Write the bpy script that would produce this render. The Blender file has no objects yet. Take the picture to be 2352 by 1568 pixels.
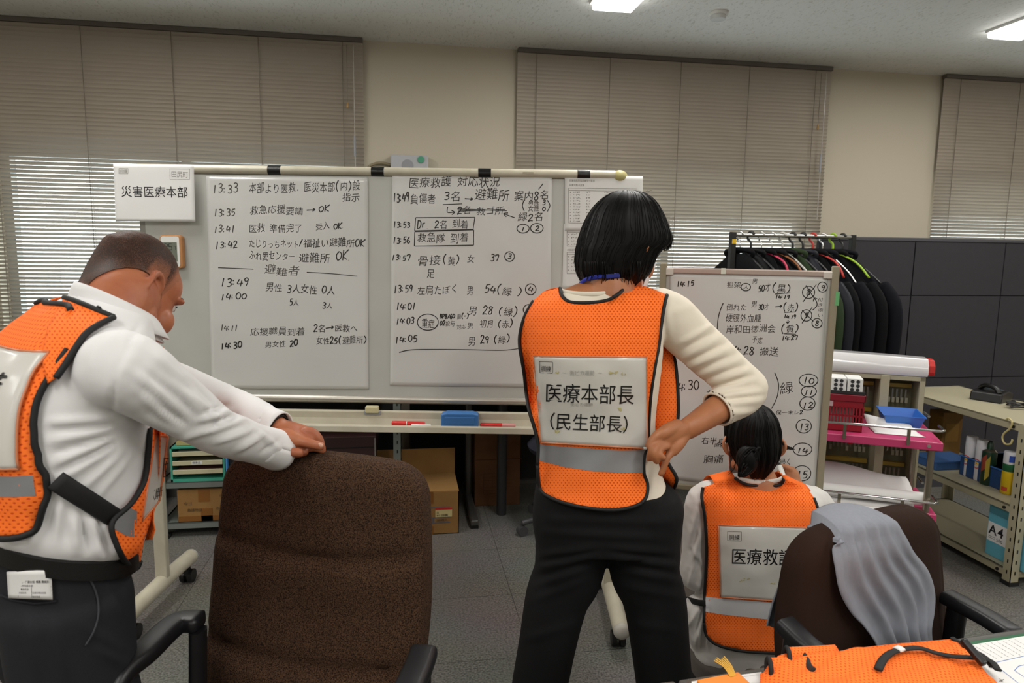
import bpy, bmesh, math, random
import numpy as np
from mathutils import Vector, Matrix, noise
from mathutils.bvhtree import BVHTree
from mathutils.geometry import delaunay_2d_cdt

random.seed(7)
SC = bpy.context.scene
COL = SC.collection
PI = math.pi

# ---------------------------------------------------------------- camera, world, exposure
EYE = 1.45
PITCH, ROLL, YAW = math.radians(7.6), math.radians(.8), math.radians(-9.2)
FOC = 1568.0                                   # 24 mm lens on a 36 mm, 2352 px frame
cam_data = bpy.data.cameras.new('camera')
cam_data.lens, cam_data.sensor_width, cam_data.clip_start = 24.0, 36.0, .05
cam_data.dof.use_dof = True
cam_data.dof.focus_distance = 1.9
cam_data.dof.aperture_fstop = 5.6
cam = bpy.data.objects.new('camera', cam_data)
COL.objects.link(cam)
cam.matrix_world = (Matrix.Translation((0, 0, EYE)) @ Matrix.Rotation(YAW, 4, 'Z')
                    @ Matrix.Rotation(PI / 2 - PITCH, 4, 'X') @ Matrix.Rotation(ROLL, 4, 'Z'))
SC.camera = cam
SC.view_settings.view_transform = 'Standard'
SC.view_settings.look = 'None'
SC.view_settings.gamma = 1.0
SC.view_settings.use_curve_mapping = False
SC.view_settings.exposure = 0.0
world = bpy.data.worlds.new('overcast_sky')
SC.world = world
world.use_nodes = True
wn = world.node_tree
wn.nodes['Background'].inputs[0].default_value = (.86, .93, 1.0, 1)
wn.nodes['Background'].inputs[1].default_value = 8.0
LAMP_W = 17.0                                  # watts of each ceiling lamp
LAMP_GLOW = 9.0

# ---------------------------------------------------------------- photo geometry helpers
def rotx(a):
    c, s = math.cos(a), math.sin(a); return np.array([[1, 0, 0], [0, c, -s], [0, s, c]])
def roty(a):
    c, s = math.cos(a), math.sin(a); return np.array([[c, 0, s], [0, 1, 0], [-s, 0, c]])
def rotz(a):
    c, s = math.cos(a), math.sin(a); return np.array([[c, -s, 0], [s, c, 0], [0, 0, 1]])
CAMM = rotx(PI / 2 - PITCH) @ rotz(ROLL)
E0 = np.array([0, 0, EYE])
# "view" frame: x right, y straight ahead of the camera (level), z up; the room's frame is it turned by YAW
def ray(px, py):
    return CAMM @ np.array([(px - 1176) / FOC, -(py - 784) / FOC, -1.])
def at(px, py, y):                              # the point seen at a pixel, y metres ahead
    d = ray(px, py); return E0 + d * (y / d[1])
def atz(px, py, z):                             # ... at a height
    d = ray(px, py); return E0 + d * ((z - EYE) / d[2])
def atroom(px, py, Y):                          # ... on the plane Y of the room (room frame)
    d = rotz(YAW) @ ray(px, py); return E0 + d * (Y / d[1])
def room(p): return rotz(YAW) @ np.array(p, float)
def view(p): return rotz(YAW).T @ np.array(p, float)
def atplane(px, py, p0, n):                     # on any plane (view frame)
    d = ray(px, py); return E0 + d * (np.dot(np.array(p0) - E0, n) / np.dot(d, n))

# ---------------------------------------------------------------- materials
def srgb(*c):
    return tuple(((v / 12.92) if v <= .04045 else ((v + .055) / 1.055) ** 2.4) for v in c)
def hexc(h):
    h = h.lstrip('#'); return srgb(*[int(h[i:i + 2], 16) / 255 for i in (0, 2, 4)])
MATS = {}
def mat(name, col, rough=.6, metal=0., bump=None, vary=None, spec=.5, trans=0., alpha=1., emit=None, sheen=0., coat=0., stretch=None, sss=0.):
    """principled; bump=(scale,strength,detail), vary=(scale, colour2, amount)"""
    if name in MATS: return MATS[name]
    m = bpy.data.materials.new(name); m.use_nodes = True
    nt = m.node_tree; N = nt.nodes; L = nt.links
    p = N['Principled BSDF']
    if isinstance(col, str): col = hexc(col)
    p.inputs['Base Color'].default_value = (*col, 1)
    p.inputs['Roughness'].default_value = rough
    p.inputs['Metallic'].default_value = metal
    p.inputs['Specular IOR Level'].default_value = spec
    if trans: p.inputs['Transmission Weight'].default_value = trans
    if alpha < 1: p.inputs['Alpha'].default_value = alpha
    if sheen:
        p.inputs['Sheen Weight'].default_value = sheen
        p.inputs['Sheen Tint'].default_value = (*col, 1)
    if coat:
        p.inputs['Coat Weight'].default_value = coat; p.inputs['Coat Roughness'].default_value = .15
    if sss:
        p.inputs['Subsurface Weight'].default_value = sss
        p.inputs['Subsurface Radius'].default_value = (.012, .005, .003)
    if emit:
        p.inputs['Emission Color'].default_value = (*col, 1); p.inputs['Emission Strength'].default_value = emit
    tc = N.new('ShaderNodeTexCoord'); vec = tc.outputs['Object']
    if stretch:
        mp = N.new('ShaderNodeMapping'); mp.inputs['Scale'].default_value = stretch
        L.new(vec, mp.inputs['Vector']); vec = mp.outputs[0]
    if vary:
        n = N.new('ShaderNodeTexNoise'); n.inputs['Scale'].default_value = vary[0]; n.inputs['Detail'].default_value = 5
        L.new(vec, n.inputs['Vector'])
        mr = N.new('ShaderNodeMapRange'); mr.inputs[1].default_value = .35; mr.inputs[2].default_value = .65
        mr.inputs[4].default_value = vary[2]
        L.new(n.outputs['Fac'], mr.inputs[0])
        mx = N.new('ShaderNodeMixRGB'); c2 = hexc(vary[1]) if isinstance(vary[1], str) else vary[1]
        mx.inputs[1].default_value = (*col, 1); mx.inputs[2].default_value = (*c2, 1)
        L.new(mr.outputs[0], mx.inputs[0]); L.new(mx.outputs[0], p.inputs['Base Color'])
    if bump:
        n = N.new('ShaderNodeTexNoise'); n.inputs['Scale'].default_value = bump[0]
        n.inputs['Detail'].default_value = bump[2] if len(bump) > 2 else 3
        L.new(vec, n.inputs['Vector'])
        b = N.new('ShaderNodeBump'); b.inputs['Strength'].default_value = bump[1]; b.inputs['Distance'].default_value = .002
        L.new(n.outputs['Fac'], b.inputs['Height']); L.new(b.outputs[0], p.inputs['Normal'])
    MATS[name] = m
    return m
def nodes_of(m):
    return m.node_tree.nodes, m.node_tree.links, m.node_tree.nodes['Principled BSDF']
def math_node(N, L, op, a, b=None, c=None):
    n = N.new('ShaderNodeMath'); n.operation = op
    for i, v in enumerate((a, b, c)):
        if v is None: continue
        if isinstance(v, (int, float)): n.inputs[i].default_value = v
        else: L.new(v, n.inputs[i])
    return n.outputs[0]

# ---------------------------------------------------------------- mesh building
class MB:
    """collects shapes; build() links them as ONE mesh object"""
    def __init__(s): s.v, s.f, s.uv, s.mi = [], [], {}, []
    def add(s, V, F, mi=0, uv=None):
        o = len(s.v); s.v.extend([tuple(map(float, p)) for p in V])
        for k, f in enumerate(F):
            if uv is not None: s.uv[len(s.f)] = [uv[i] for i in f]
            s.f.append(tuple(i + o for i in f)); s.mi.append(mi)
        return s
    def box(s, c, d, R=None, mi=0):
        c, d = np.array(c, float), np.array(d, float) / 2
        P = np.array([(x, y, z) for x in (-1, 1) for y in (-1, 1) for z in (-1, 1)]) * d
        if R is not None: P = P @ np.array(R).T
        return s.add(P + c, [(0, 1, 3, 2), (4, 6, 7, 5), (0, 4, 5, 1), (2, 3, 7, 6), (0, 2, 6, 4), (1, 5, 7, 3)], mi)
    def span(s, a, b, mi=0):
        a, b = np.array(a, float), np.array(b, float); return s.box((a + b) / 2, abs(b - a), mi=mi)
    def loft(s, rings, caps=True, closed=True, mi=0, uv=None):
        rings = [np.array(r) for r in rings]; n = len(rings[0]); V = np.concatenate(rings); F = []
        for i in range(len(rings) - 1):
            for j in range(n if closed else n - 1):
                k = (j + 1) % n; F.append((i * n + j, i * n + k, (i + 1) * n + k, (i + 1) * n + j))
        if caps: F.append(tuple(range(n - 1, -1, -1))); F.append(tuple(range((len(rings) - 1) * n, len(rings) * n)))
        return s.add(V, F, mi, uv)
    def tube(s, pts, r, n=10, caps=True, up=None, flat=1.0, mi=0, closed=False):
        """r: number or list; flat: second radius factor along the frame's b axis"""
        pts = [np.array(p, float) for p in pts]; m = len(pts)
        r = [r] * m if np.isscalar(r) else list(r)
        rings = []; prev = None
        for i, p in enumerate(pts):
            if closed: t = pts[(i + 1) % m] - pts[i - 1]
            else: t = pts[min(i + 1, m - 1)] - pts[max(i - 1, 0)]
            t = t / (np.linalg.norm(t) + 1e-12)
            if prev is None:
                a = np.array(up, float) if up is not None else (np.array([0, 0, 1.]) if abs(t[2]) < .9 else np.array([1., 0, 0]))
            else: a = prev
            a = a - t * np.dot(a, t); a /= np.linalg.norm(a) + 1e-12; prev = a
            b = np.cross(t, a)
            ang = np.linspace(0, 2 * PI, n, endpoint=False)
            rings.append(p + r[i] * (np.outer(np.cos(ang), a) + flat * np.outer(np.sin(ang), b)))
        if closed:
            rings.append(rings[0]); return s.loft(rings, caps=False, mi=mi)
        return s.loft(rings, caps, mi=mi)
    def cyl(s, a, b, r, n=16, r2=None, mi=0): return s.tube([a, b], [r, r if r2 is None else r2], n, mi=mi)
    def lathe(s, prof, c=(0, 0, 0), n=24, mi=0):
        """prof: (radius, z) from bottom up"""
        ang = np.linspace(0, 2 * PI, n, endpoint=False)
        return s.loft([np.stack([c[0] + r * np.cos(ang), c[1] + r * np.sin(ang), np.full(n, c[2] + z)], 1) for r, z in prof], mi=mi)
    def ball(s, c, r, n=14, m=9, R=None, mi=0):
        r = np.array([r] * 3 if np.isscalar(r) else r, float); c = np.array(c, float); rings = []
        for i in range(m):
            t = PI * (i + .5) / m - PI / 2
            ang = np.linspace(0, 2 * PI, n, endpoint=False)
            P = np.stack([np.cos(t) * np.cos(ang), np.cos(t) * np.sin(ang), np.full(n, math.sin(t))], 1) * r
            if R is not None: P = P @ np.array(R).T
            rings.append(P + c)
        return s.loft(rings, mi=mi)
    def prism(s, poly, z0, z1, axis=2, mi=0):
        """poly in the two other axes, extruded along axis"""
        def put(p, z):
            q = list(p); q.insert(axis, z); return q
        n = len(poly); V = [put(p, z0) for p in poly] + [put(p, z1) for p in poly]
        F = [tuple(range(n - 1, -1, -1)), tuple(range(n, 2 * n))] + [(i, (i + 1) % n, (i + 1) % n + n, i + n) for i in range(n)]
        return s.add(V, F, mi)
    def grid(s, P, mi=0, uv=True, closed=False):
        """P: array (rows, cols, 3)"""
        a, b = P.shape[:2]; V = P.reshape(-1, 3)
        F = [(i * b + j, i * b + (j + 1) % b, (i + 1) * b + (j + 1) % b, (i + 1) * b + j) for i in range(a - 1) for j in range(b if closed else b - 1)]
        U = [(j / max(b - 1, 1), i / max(a - 1, 1)) for i in range(a) for j in range(b)]
        return s.add(V, F, mi, U if uv else None)
    def mesh(s, name, origin=(0, 0, 0)):
        me = bpy.data.meshes.new(name)
        V = np.array(s.v, float).reshape(-1, 3) - np.array(origin, float)
        me.from_pydata([tuple(p) for p in V], [], s.f)
        if s.uv:
            ul = me.uv_layers.new(name='UVMap'); k = 0
            for i, f in enumerate(s.f):
                u = s.uv.get(i)
                for q in range(len(f)):
                    if u is not None: ul.data[k].uv = u[q]
                    k += 1
        if any(s.mi): me.polygons.foreach_set('material_index', s.mi)
        return me
    def build(s, name, m, parent=None, origin=(0, 0, 0), smooth=None, bevel=0, seg=2, solid=0, sub=0, fix=True):
        return link(name, s.mesh(name, origin), m, parent, smooth, bevel, seg, solid, sub, fix)

def link(name, me, m, parent=None, smooth=None, bevel=0, seg=2, solid=0, sub=0, fix=True):
    if fix:
        bm = bmesh.new(); bm.from_mesh(me)
        bmesh.ops.recalc_face_normals(bm, faces=bm.faces); bm.to_mesh(me); bm.free()
    ms = m if isinstance(m, (list, tuple)) else [m]
    for q in ms: me.materials.append(q)
    o = bpy.data.objects.new(name, me); COL.objects.link(o)
    if parent is not None: o.parent = parent
    if smooth is not None:
        if smooth >= 180: me.shade_smooth()
        else: me.shade_smooth(); me.set_sharp_from_angle(angle=math.radians(smooth))
    if solid:
        q = o.modifiers.new('solid', 'SOLIDIFY'); q.thickness = solid; q.offset = 0
    if bevel:
        q = o.modifiers.new('bevel', 'BEVEL'); q.width = bevel; q.segments = seg; q.limit_method = 'ANGLE'; q.angle_limit = math.radians(40)
        q.harden_normals = False
    if sub:
        q = o.modifiers.new('sub', 'SUBSURF'); q.levels = sub; q.render_levels = sub
    return o

def tag(o, label, cat, group=None):
    o['label'] = label; o['category'] = cat
    if group: o['group'] = group
    return o
def struct(o): o['kind'] = 'structure'; return o
def thing(name, label, cat, loc=(0, 0, 0), rz=0, group=None):
    """an Empty at the thing's base, in the room's frame"""
    o = bpy.data.objects.new(name, None); COL.objects.link(o)
    o.empty_display_size = .1
    o.location = [float(v) for v in loc]; o.rotation_euler = (0, 0, rz)
    return tag(o, label, cat, group)
def vthing(name, label, cat, loc=(0, 0, 0), rz=0, group=None):
    """the same, given in the camera's level frame"""
    return thing(name, label, cat, room(loc), YAW + rz, group)

def part(name, mb, m, parent, **k): return mb.build(name, m, parent, **k)
def remesh(mb, voxel, smooth_it=4, fac=.5, disp=None, keep=None):
    """one continuous skin over all the shapes in mb: returns a mesh"""
    me = mb.mesh('tmp'); bm = bmesh.new(); bm.from_mesh(me); bmesh.ops.recalc_face_normals(bm, faces=bm.faces); bm.to_mesh(me); bm.free()
    o = bpy.data.objects.new('tmp', me); COL.objects.link(o)
    r = o.modifiers.new('r', 'REMESH'); r.mode = 'VOXEL'; r.voxel_size = voxel
    if smooth_it:
        q = o.modifiers.new('s', 'SMOOTH'); q.factor = fac; q.iterations = smooth_it
    dg = bpy.context.evaluated_depsgraph_get()
    out = bpy.data.meshes.new_from_object(o.evaluated_get(dg))
    bpy.data.objects.remove(o); bpy.data.meshes.remove(me)
    if disp is not None: displace(out, disp)
    return out
def arrays(me):
    n = len(me.vertices); V = np.empty(n * 3); me.vertices.foreach_get('co', V)
    N = np.empty(n * 3); me.vertex_normals.foreach_get('vector', N)
    return V.reshape(-1, 3), N.reshape(-1, 3)
def setco(me, V):
    me.vertices.foreach_set('co', np.asarray(V, float).ravel()); me.update()
def displace(me, fn):
    V, N = arrays(me); setco(me, V + N * fn(V, N)[:, None])
def nz(V, scale=(1, 1, 1), seed=0., octv=0):
    """smooth noise in -1..1 for many points"""
    S = np.array(scale) if not np.isscalar(scale) else np.array([scale] * 3)
    Q = V * S + seed
    return np.array([noise.noise(Vector(q)) for q in Q])
def folds(V, L):
    """cloth folds: ridges of (a, b, width, height) along segments"""
    d = np.zeros(len(V))
    for a, b, w, h in L:
        a, b = np.array(a, float), np.array(b, float); ab = b - a
        t = np.clip(((V - a) @ ab) / np.dot(ab, ab), 0, 1)
        q = V - a - t[:, None] * ab
        s = (q ** 2).sum(1) / w ** 2
        d += h * np.exp(-s) * np.sin(PI * np.clip(t, .02, .98)) ** .5
    return d
def project(V):
    Q = (V - E0) @ CAMM; return np.stack([1176 + FOC * Q[:, 0] / -Q[:, 2], 784 - FOC * Q[:, 1] / -Q[:, 2]], 1)
def pxfolds(V, N, L, k=1.0):
    """cloth ridges on the side towards the camera; L: (x0, y0, x1, y1, width, height) widths in photo pixels, heights in metres"""
    P = project(V); D = E0 - V; D /= np.linalg.norm(D, axis=1)[:, None]; face = np.clip((N * D).sum(1) * 2.5, 0, 1); d = np.zeros(len(V))
    for x0, y0, x1, y1, w, h in L:
        a, b = np.array([x0, y0], float), np.array([x1, y1], float); ab = b - a; t = np.clip(((P - a) @ ab) / (ab @ ab), 0, 1)
        q = P - a - t[:, None] * ab; d += h * np.exp(-(q ** 2).sum(1) / w ** 2) * np.sin(PI * np.clip(t, .03, .97)) ** .5
    return d * face * k
def relax(me, mask, it):
    V, N = arrays(me); E = np.empty(len(me.edges) * 2, int); me.edges.foreach_get('vertices', E); E = E.reshape(-1, 2); w = mask(V)
    E = E[(w[E[:, 0]] > 0) | (w[E[:, 1]] > 0)]; idx, inv = np.unique(E, return_inverse=True); inv = inv.reshape(-1, 2); X = V[idx]; ww = w[idx][:, None]; n = len(idx)
    c = np.maximum(np.bincount(inv.ravel(), minlength=n), 1)[:, None]
    for _ in range(it):
        S = np.stack([np.bincount(inv[:, 0], X[inv[:, 1], k], n) + np.bincount(inv[:, 1], X[inv[:, 0], k], n) for k in range(3)], 1); X = X + (S / c - X) * ww
    V[idx] = X; setco(me, V)
def bvh(me, M=None):
    V, N = arrays(me)
    return BVHTree.FromPolygons([Vector(p) for p in V], [tuple(p.vertices) for p in me.polygons])
def submesh(me, keep, name):
    """the faces whose centre satisfies keep(C)->bool array, as a new mesh"""
    V, N = arrays(me); F = [tuple(p.vertices) for p in me.polygons]
    C = np.array([V[list(f)].mean(0) for f in F]); k = keep(C)
    F = [f for f, q in zip(F, k) if q]; idx = sorted({i for f in F for i in f}); mp = {i: j for j, i in enumerate(idx)}
    out = bpy.data.meshes.new(name); out.from_pydata([tuple(V[i]) for i in idx], [], [tuple(mp[i] for i in f) for f in F])
    return out, N[idx]
def spline(P, n, closed=False):
    """catmull-rom through the points, n points per span"""
    P = np.array(P, float); out = []; m = len(P)
    for i in range(m if closed else m - 1):
        if closed: a, b, c, d = P[i - 1], P[i], P[(i + 1) % m], P[(i + 2) % m]
        else: a, b, c, d = P[max(i - 1, 0)], P[i], P[i + 1], P[min(i + 2, m - 1)]
        for t in np.linspace(0, 1, n, endpoint=False):
            out.append(.5 * (2 * b + (c - a) * t + (2 * a - 5 * b + 4 * c - d) * t * t + (3 * b - a - 3 * c + d) * t ** 3))
    if not closed: out.append(P[-1])
    return np.array(out)
def limb(mb, pts, n=18, sp=5, up=None):
    """pts: (x,y,z, ra[, rb]) -> smooth elliptic limb with rounded ends; ra lies along up"""
    Q = spline([(*p, p[3]) if len(p) == 4 else p for p in [tuple(map(float, q)) for q in pts]], sp)
    P = Q[:, :3]; rings = []; m = len(Q); prev = None
    T = np.gradient(P, axis=0); T /= np.linalg.norm(T, axis=1)[:, None] + 1e-12
    ang = np.linspace(0, 2 * PI, n, endpoint=False)
    def ring(c, t, ra, rb):
        nonlocal prev
        a = np.array(up, float) if up is not None else (prev if prev is not None else (np.array([0, 0, 1.]) if abs(t[2]) < .9 else np.array([0, 1., 0])))
        a = a - t * np.dot(a, t); a /= np.linalg.norm(a); prev = a; b = np.cross(t, a)
        return c + np.outer(np.cos(ang), a) * ra + np.outer(np.sin(ang), b) * rb
    for k in (.15, .5, .85):
        e = math.sqrt(1 - (1 - k) ** 2); r = min(Q[0, 3], Q[0, 4])
        rings.append(ring(P[0] - T[0] * r * .8 * (1 - k), T[0], Q[0, 3] * e, Q[0, 4] * e))
    for i in range(m): rings.append(ring(P[i], T[i], Q[i, 3], Q[i, 4]))
    for k in (.85, .5, .15):
        e = math.sqrt(1 - (1 - k) ** 2); r = min(Q[-1, 3], Q[-1, 4])
        rings.append(ring(P[-1] + T[-1] * r * .8 * (1 - k), T[-1], Q[-1, 3] * e, Q[-1, 4] * e))
    return mb.loft(rings)

# ---------------------------------------------------------------- writing
GL = {}
def glyph(ch, off):
    k = (ch, off)
    if k in GL: return GL[k]
    c = bpy.data.curves.new('g', 'FONT'); c.body = ch; c.size = 1; c.offset = off; c.resolution_u = 2
    o = bpy.data.objects.new('g', c); COL.objects.link(o)
    dg = bpy.context.evaluated_depsgraph_get(); e = o.evaluated_get(dg); me = e.to_mesh()
    V = [tuple(v.co)[:2] for v in me.vertices]; F = [tuple(p.vertices) for p in me.polygons]
    e.to_mesh_clear(); bpy.data.objects.remove(o); bpy.data.curves.remove(c)
    w = 1.0 if ord(ch) > 0x2000 else (max((v[0] for v in V), default=.3) + .06)
    if ch == ' ': w = .4
    GL[k] = (V, F, w); return GL[k]
STROKES = {
    '0': [[(.3, .98), (.1, .75), (.06, .35), (.25, .03), (.48, .25), (.5, .7), (.3, .98)]],
    '1': [[(.32, 1), (.22, 0)]],
    '2': [[(.08, .75), (.25, .97), (.45, .85), (.42, .6), (.08, .05), (.3, .1), (.55, .04)]],
    '3': [[(.1, .9), (.3, .98), (.47, .82), (.38, .6), (.22, .53), (.42, .45), (.47, .2), (.28, .02), (.06, .1)]],
    '4': [[(.22, .95), (.05, .38), (.58, .42)], [(.45, .75), (.36, 0)]],
    '5': [[(.2, .92), (.14, .52), (.35, .58), (.47, .35), (.35, .08), (.08, .03)], [(.2, .92), (.55, .95)]],
    '6': [[(.4, 1), (.14, .6), (.07, .25), (.25, .02), (.45, .15), (.42, .38), (.2, .42), (.09, .25)]],
    '7': [[(.08, .7), (.1, .92), (.5, .92), (.3, .0)]],
    '8': [[(.45, .85), (.25, .98), (.12, .78), (.42, .4), (.4, .08), (.18, .03), (.1, .25), (.45, .75), (.45, .85)]],
    '9': [[(.46, .8), (.3, .97), (.12, .8), (.2, .56), (.42, .62), (.47, .85), (.42, .4), (.3, 0)]],
    ':': [[(.2, .74), (.22, .58)], [(.16, .30), (.18, .14)]],
    '.': [[(.1, .06), (.14, .02)]], '/': [[(.5, 1), (.05, 0)]], '-': [[(.1, .45), (.45, .47)]],
    '(': [[(.4, 1.12), (.18, .75), (.16, .3), (.34, -.12)]], ')': [[(.15, 1.12), (.38, .75), (.36, .3), (.12, -.12)]],
    '>': [[(0, .45), (1.0, .47)], [(.75, .68), (1.0, .47), (.72, .25)]],
    'O': [[(.3, .95), (.06, .55), (.2, .05), (.48, .3), (.5, .75), (.3, .95)]],
    'K': [[(.12, 1), (.08, 0)], [(.6, 1), (.12, .42), (.5, .02)]],
    'D': [[(.14, .95), (.1, .02)], [(.08, .93), (.4, .85), (.5, .45), (.35, .08), (.08, .03)]],
    'r': [[(.12, .6), (.1, .02)], [(.1, .4), (.22, .58), (.38, .58)]],
    'B': [[(.12, 1), (.08, 0)], [(.1, .97), (.42, .85), (.3, .55), (.12, .52), (.45, .4), (.38, .08), (.08, .03)]],
    'P': [[(.12, 1), (.08, 0)], [(.1, .97), (.48, .85), (.4, .5), (.12, .48)]],
}
class Sheet:
    """a flat (or gently curved) surface one can write on: map(x, y, lift) -> 3D"""
    def __init__(s, o, u, v, n, bulge=None):
        s.o, s.u, s.v, s.n = [np.array(q, float) for q in (o, u, v, n)]; s.bulge = bulge
    def map(s, x, y, lift=0):
        b = s.bulge(x, y) if s.bulge else 0
        return s.o + s.u * x + s.v * y + s.n * (lift + b)
    def inv(s, px, py):
        p = atplane(px, py, s.o, s.n) - s.o; return np.array([np.dot(p, s.u), np.dot(p, s.v)])
class Ink:
    def __init__(s, sheet, lift=.0006): s.sh, s.mb, s.lift = sheet, MB(), lift; s.k = 0
    def poly(s, P2, w):
        """a pen stroke through sheet points, w metres wide"""
        P = spline(P2, 5) if len(P2) > 2 else np.array(P2, float)
        T = np.gradient(P, axis=0); T /= np.linalg.norm(T, axis=1)[:, None] + 1e-9
        Nn = np.stack([-T[:, 1], T[:, 0]], 1) * w / 2
        s.k += 1; lf = s.lift + (s.k % 7) * 2e-5
        ww = np.linspace(1.05, .8, len(P))[:, None]
        A = [s.sh.map(*q, lf) for q in P + Nn * ww]; B = [s.sh.map(*q, lf) for q in P - Nn * ww]
        n = len(P); s.mb.add(A + B, [(i, i + 1, n + i + 1, n + i) for i in range(n - 1)])
    def pxpoly(s, pts, wpx=2.6):
        s.poly([s.sh.inv(*p) for p in pts], wpx * s.scale(pts[0]))
    def scale(s, p): return float(np.linalg.norm(s.sh.inv(p[0] + 10, p[1]) - s.sh.inv(*p)) / 10)
    def ell(s, cx, cy, rx, ry, wpx=2.4):
        a0 = random.uniform(0, 1); s.pxpoly([(cx + rx * math.cos(a), cy + ry * math.sin(a)) for a in np.linspace(a0, a0 + 6.35, 14)], wpx)
    def text(s, str_, x0, y0, x1, y1=None, h=28, hand=True, off=None, wpx=2.6, shear=None, squash=1.0):
        """characters along the baseline (x0,y0)-(x1,y1) in photo pixels, h pixels tall"""
        if y1 is None: y1 = y0 + (x1 - x0) * .014
        A, Bq = s.sh.inv(x0, y0), s.sh.inv(x1, y1)
        k = s.scale((x0, y0)); H = h * k
        ex = Bq - A; Lw = np.linalg.norm(ex); ex /= Lw; ey = np.array([-ex[1], ex[0]])
        off = 0 if off is None else off
        shear = (.12 if hand else 0) if shear is None else shear
        W = []
        for ch in str_:
            if hand and ch in STROKES: W.append(1.15 if ch == '>' else (.4 if ch in ':.' else .6))
            elif ch == ' ': W.append(.5)
            else: W.append(glyph(ch, off)[2])
        tot = sum(W); sx = Lw / tot; x = 0
        for ch, w in zip(str_, W):
            if ch != ' ':
                jr, jy, js = (random.uniform(-.10, .12), random.uniform(-.07, .07), random.uniform(.84, 1.08)) if hand else (0, 0, 1)
                def put(q):
                    gx, gy = q[0], q[1] * js + jy
                    gx = gx + gy * shear; gy = gy + gx * jr
                    return A + ex * ((x + gx * min(1, w * 1.0 if w < .5 else 1)) * sx) + ey * (gy * H * squash)
                if hand and ch in STROKES:
                    for st in STROKES[ch]: s.poly([put((q[0], q[1] * .85)) for q in st], wpx * k)
                else:
                    V, F, _ = glyph(ch, off)
                    s.k += 1; lf = s.lift + (s.k % 7) * 2e-5
                    s.mb.add([s.sh.map(*put(v), lf) for v in V], F)
            x += w
    def build(s, name, m, parent, origin=(0, 0, 0)): return s.mb.build(name, m, parent, origin=origin, fix=False)
# ---------------------------------------------------------------- materials of the place
def floor_mat():
    m = mat('floor_tiles', '#7d7a74', .5, bump=(60, .08)); N, L, p = nodes_of(m)
    tc = N.new('ShaderNodeTexCoord')
    n = N.new('ShaderNodeTexNoise'); n.inputs['Scale'].default_value = 130; n.inputs['Detail'].default_value = 3
    n2 = N.new('ShaderNodeTexNoise'); n2.inputs['Scale'].default_value = 2.2; n2.inputs['Detail'].default_value = 6
    for q in (n, n2): L.new(tc.outputs['Object'], q.inputs['Vector'])
    cr = N.new('ShaderNodeValToRGB')
    cr.color_ramp.elements[0].position = .35; cr.color_ramp.elements[0].color = (*hexc('#514f4a'), 1)
    cr.color_ramp.elements[1].position = .66; cr.color_ramp.elements[1].color = (*hexc('#82807a'), 1)
    L.new(n.outputs['Fac'], cr.inputs[0])
    mx = N.new('ShaderNodeMixRGB'); mx.blend_type = 'MULTIPLY'; mx.inputs[0].default_value = .35
    L.new(cr.outputs[0], mx.inputs[1]); L.new(n2.outputs['Color'], mx.inputs[2])
    br = N.new('ShaderNodeTexBrick'); br.offset = 0; br.inputs['Scale'].default_value = 1
    br.inputs['Mortar Size'].default_value = .0016; br.inputs['Brick Width'].default_value = .45; br.inputs['Row Height'].default_value = .45
    br.inputs['Color1'].default_value = (1, 1, 1, 1); br.inputs['Color2'].default_value = (.9, .9, .9, 1); br.inputs['Mortar'].default_value = (.35, .34, .32, 1)
    L.new(tc.outputs['Object'], br.inputs['Vector'])
    m2 = N.new('ShaderNodeMixRGB'); m2.blend_type = 'MULTIPLY'; m2.inputs[0].default_value = 1
    L.new(mx.outputs[0], m2.inputs[1]); L.new(br.outputs['Color'], m2.inputs[2]); L.new(m2.outputs[0], p.inputs['Base Color'])
    return m
def ceiling_mat():
    m = mat('ceiling_board', '#e2e1dd', .9); N, L, p = nodes_of(m)
    tc = N.new('ShaderNodeTexCoord')
    mp = N.new('ShaderNodeMapping'); mp.inputs['Scale'].default_value = (1, .35, 1); mp.inputs['Rotation'].default_value = (0, 0, .5)
    L.new(tc.outputs['Object'], mp.inputs['Vector'])
    n = N.new('ShaderNodeTexNoise'); n.inputs['Scale'].default_value = 75; n.inputs['Detail'].default_value = 4; n.inputs['Distortion'].default_value = 1.2
    L.new(mp.outputs[0], n.inputs['Vector'])
    cr = N.new('ShaderNodeValToRGB')
    cr.color_ramp.elements[0].position = .33; cr.color_ramp.elements[0].color = (*hexc('#cbc9c3'), 1)
    cr.color_ramp.elements[1].position = .44; cr.color_ramp.elements[1].color = (*hexc('#e0dfdb'), 1)
    L.new(n.outputs['Fac'], cr.inputs[0]); L.new(cr.outputs[0], p.inputs['Base Color'])
    b = N.new('ShaderNodeBump'); b.inputs['Strength'].default_value = .5; b.inputs['Distance'].default_value = .003
    L.new(n.outputs['Fac'], b.inputs['Height']); L.new(b.outputs[0], p.inputs['Normal'])
    return m
M_WALL = mat('wall_paper', '#b3aa98', .85, bump=(220, .12, 2))
M_FLOOR, M_CEIL = floor_mat(), ceiling_mat()
M_IVORY = mat('ivory_metal', '#b9b3a0', .38, bump=(9, .03), vary=(14, '#a39c89', .5))
M_IVORYD = mat('dark_ivory_metal', '#a8a08a', .4, vary=(10, '#96907c', .5))
M_ALU = mat('brushed_aluminium', '#b5b0a6', .35, .6)
M_CHROME = mat('chrome', '#d0d0d0', .15, 1.)
M_BLACK = mat('black_plastic', '#0e0e0f', .38)
M_BLACKM = mat('black_matte', '#121214', .7, bump=(300, .1))
M_WHITEP = mat('white_plastic', '#dcdcd8', .35)
M_GREY = mat('grey_plastic', '#8d8f95', .5)
M_INK = mat('black_marker_ink', '#1c1b18', .5)
M_INKF = mat('faded_marker_ink', '#4a4842', .6)
M_PRINT = mat('black_print', '#15151a', .6)
M_PRINTG = mat('grey_print', '#77756f', .7)

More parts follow.
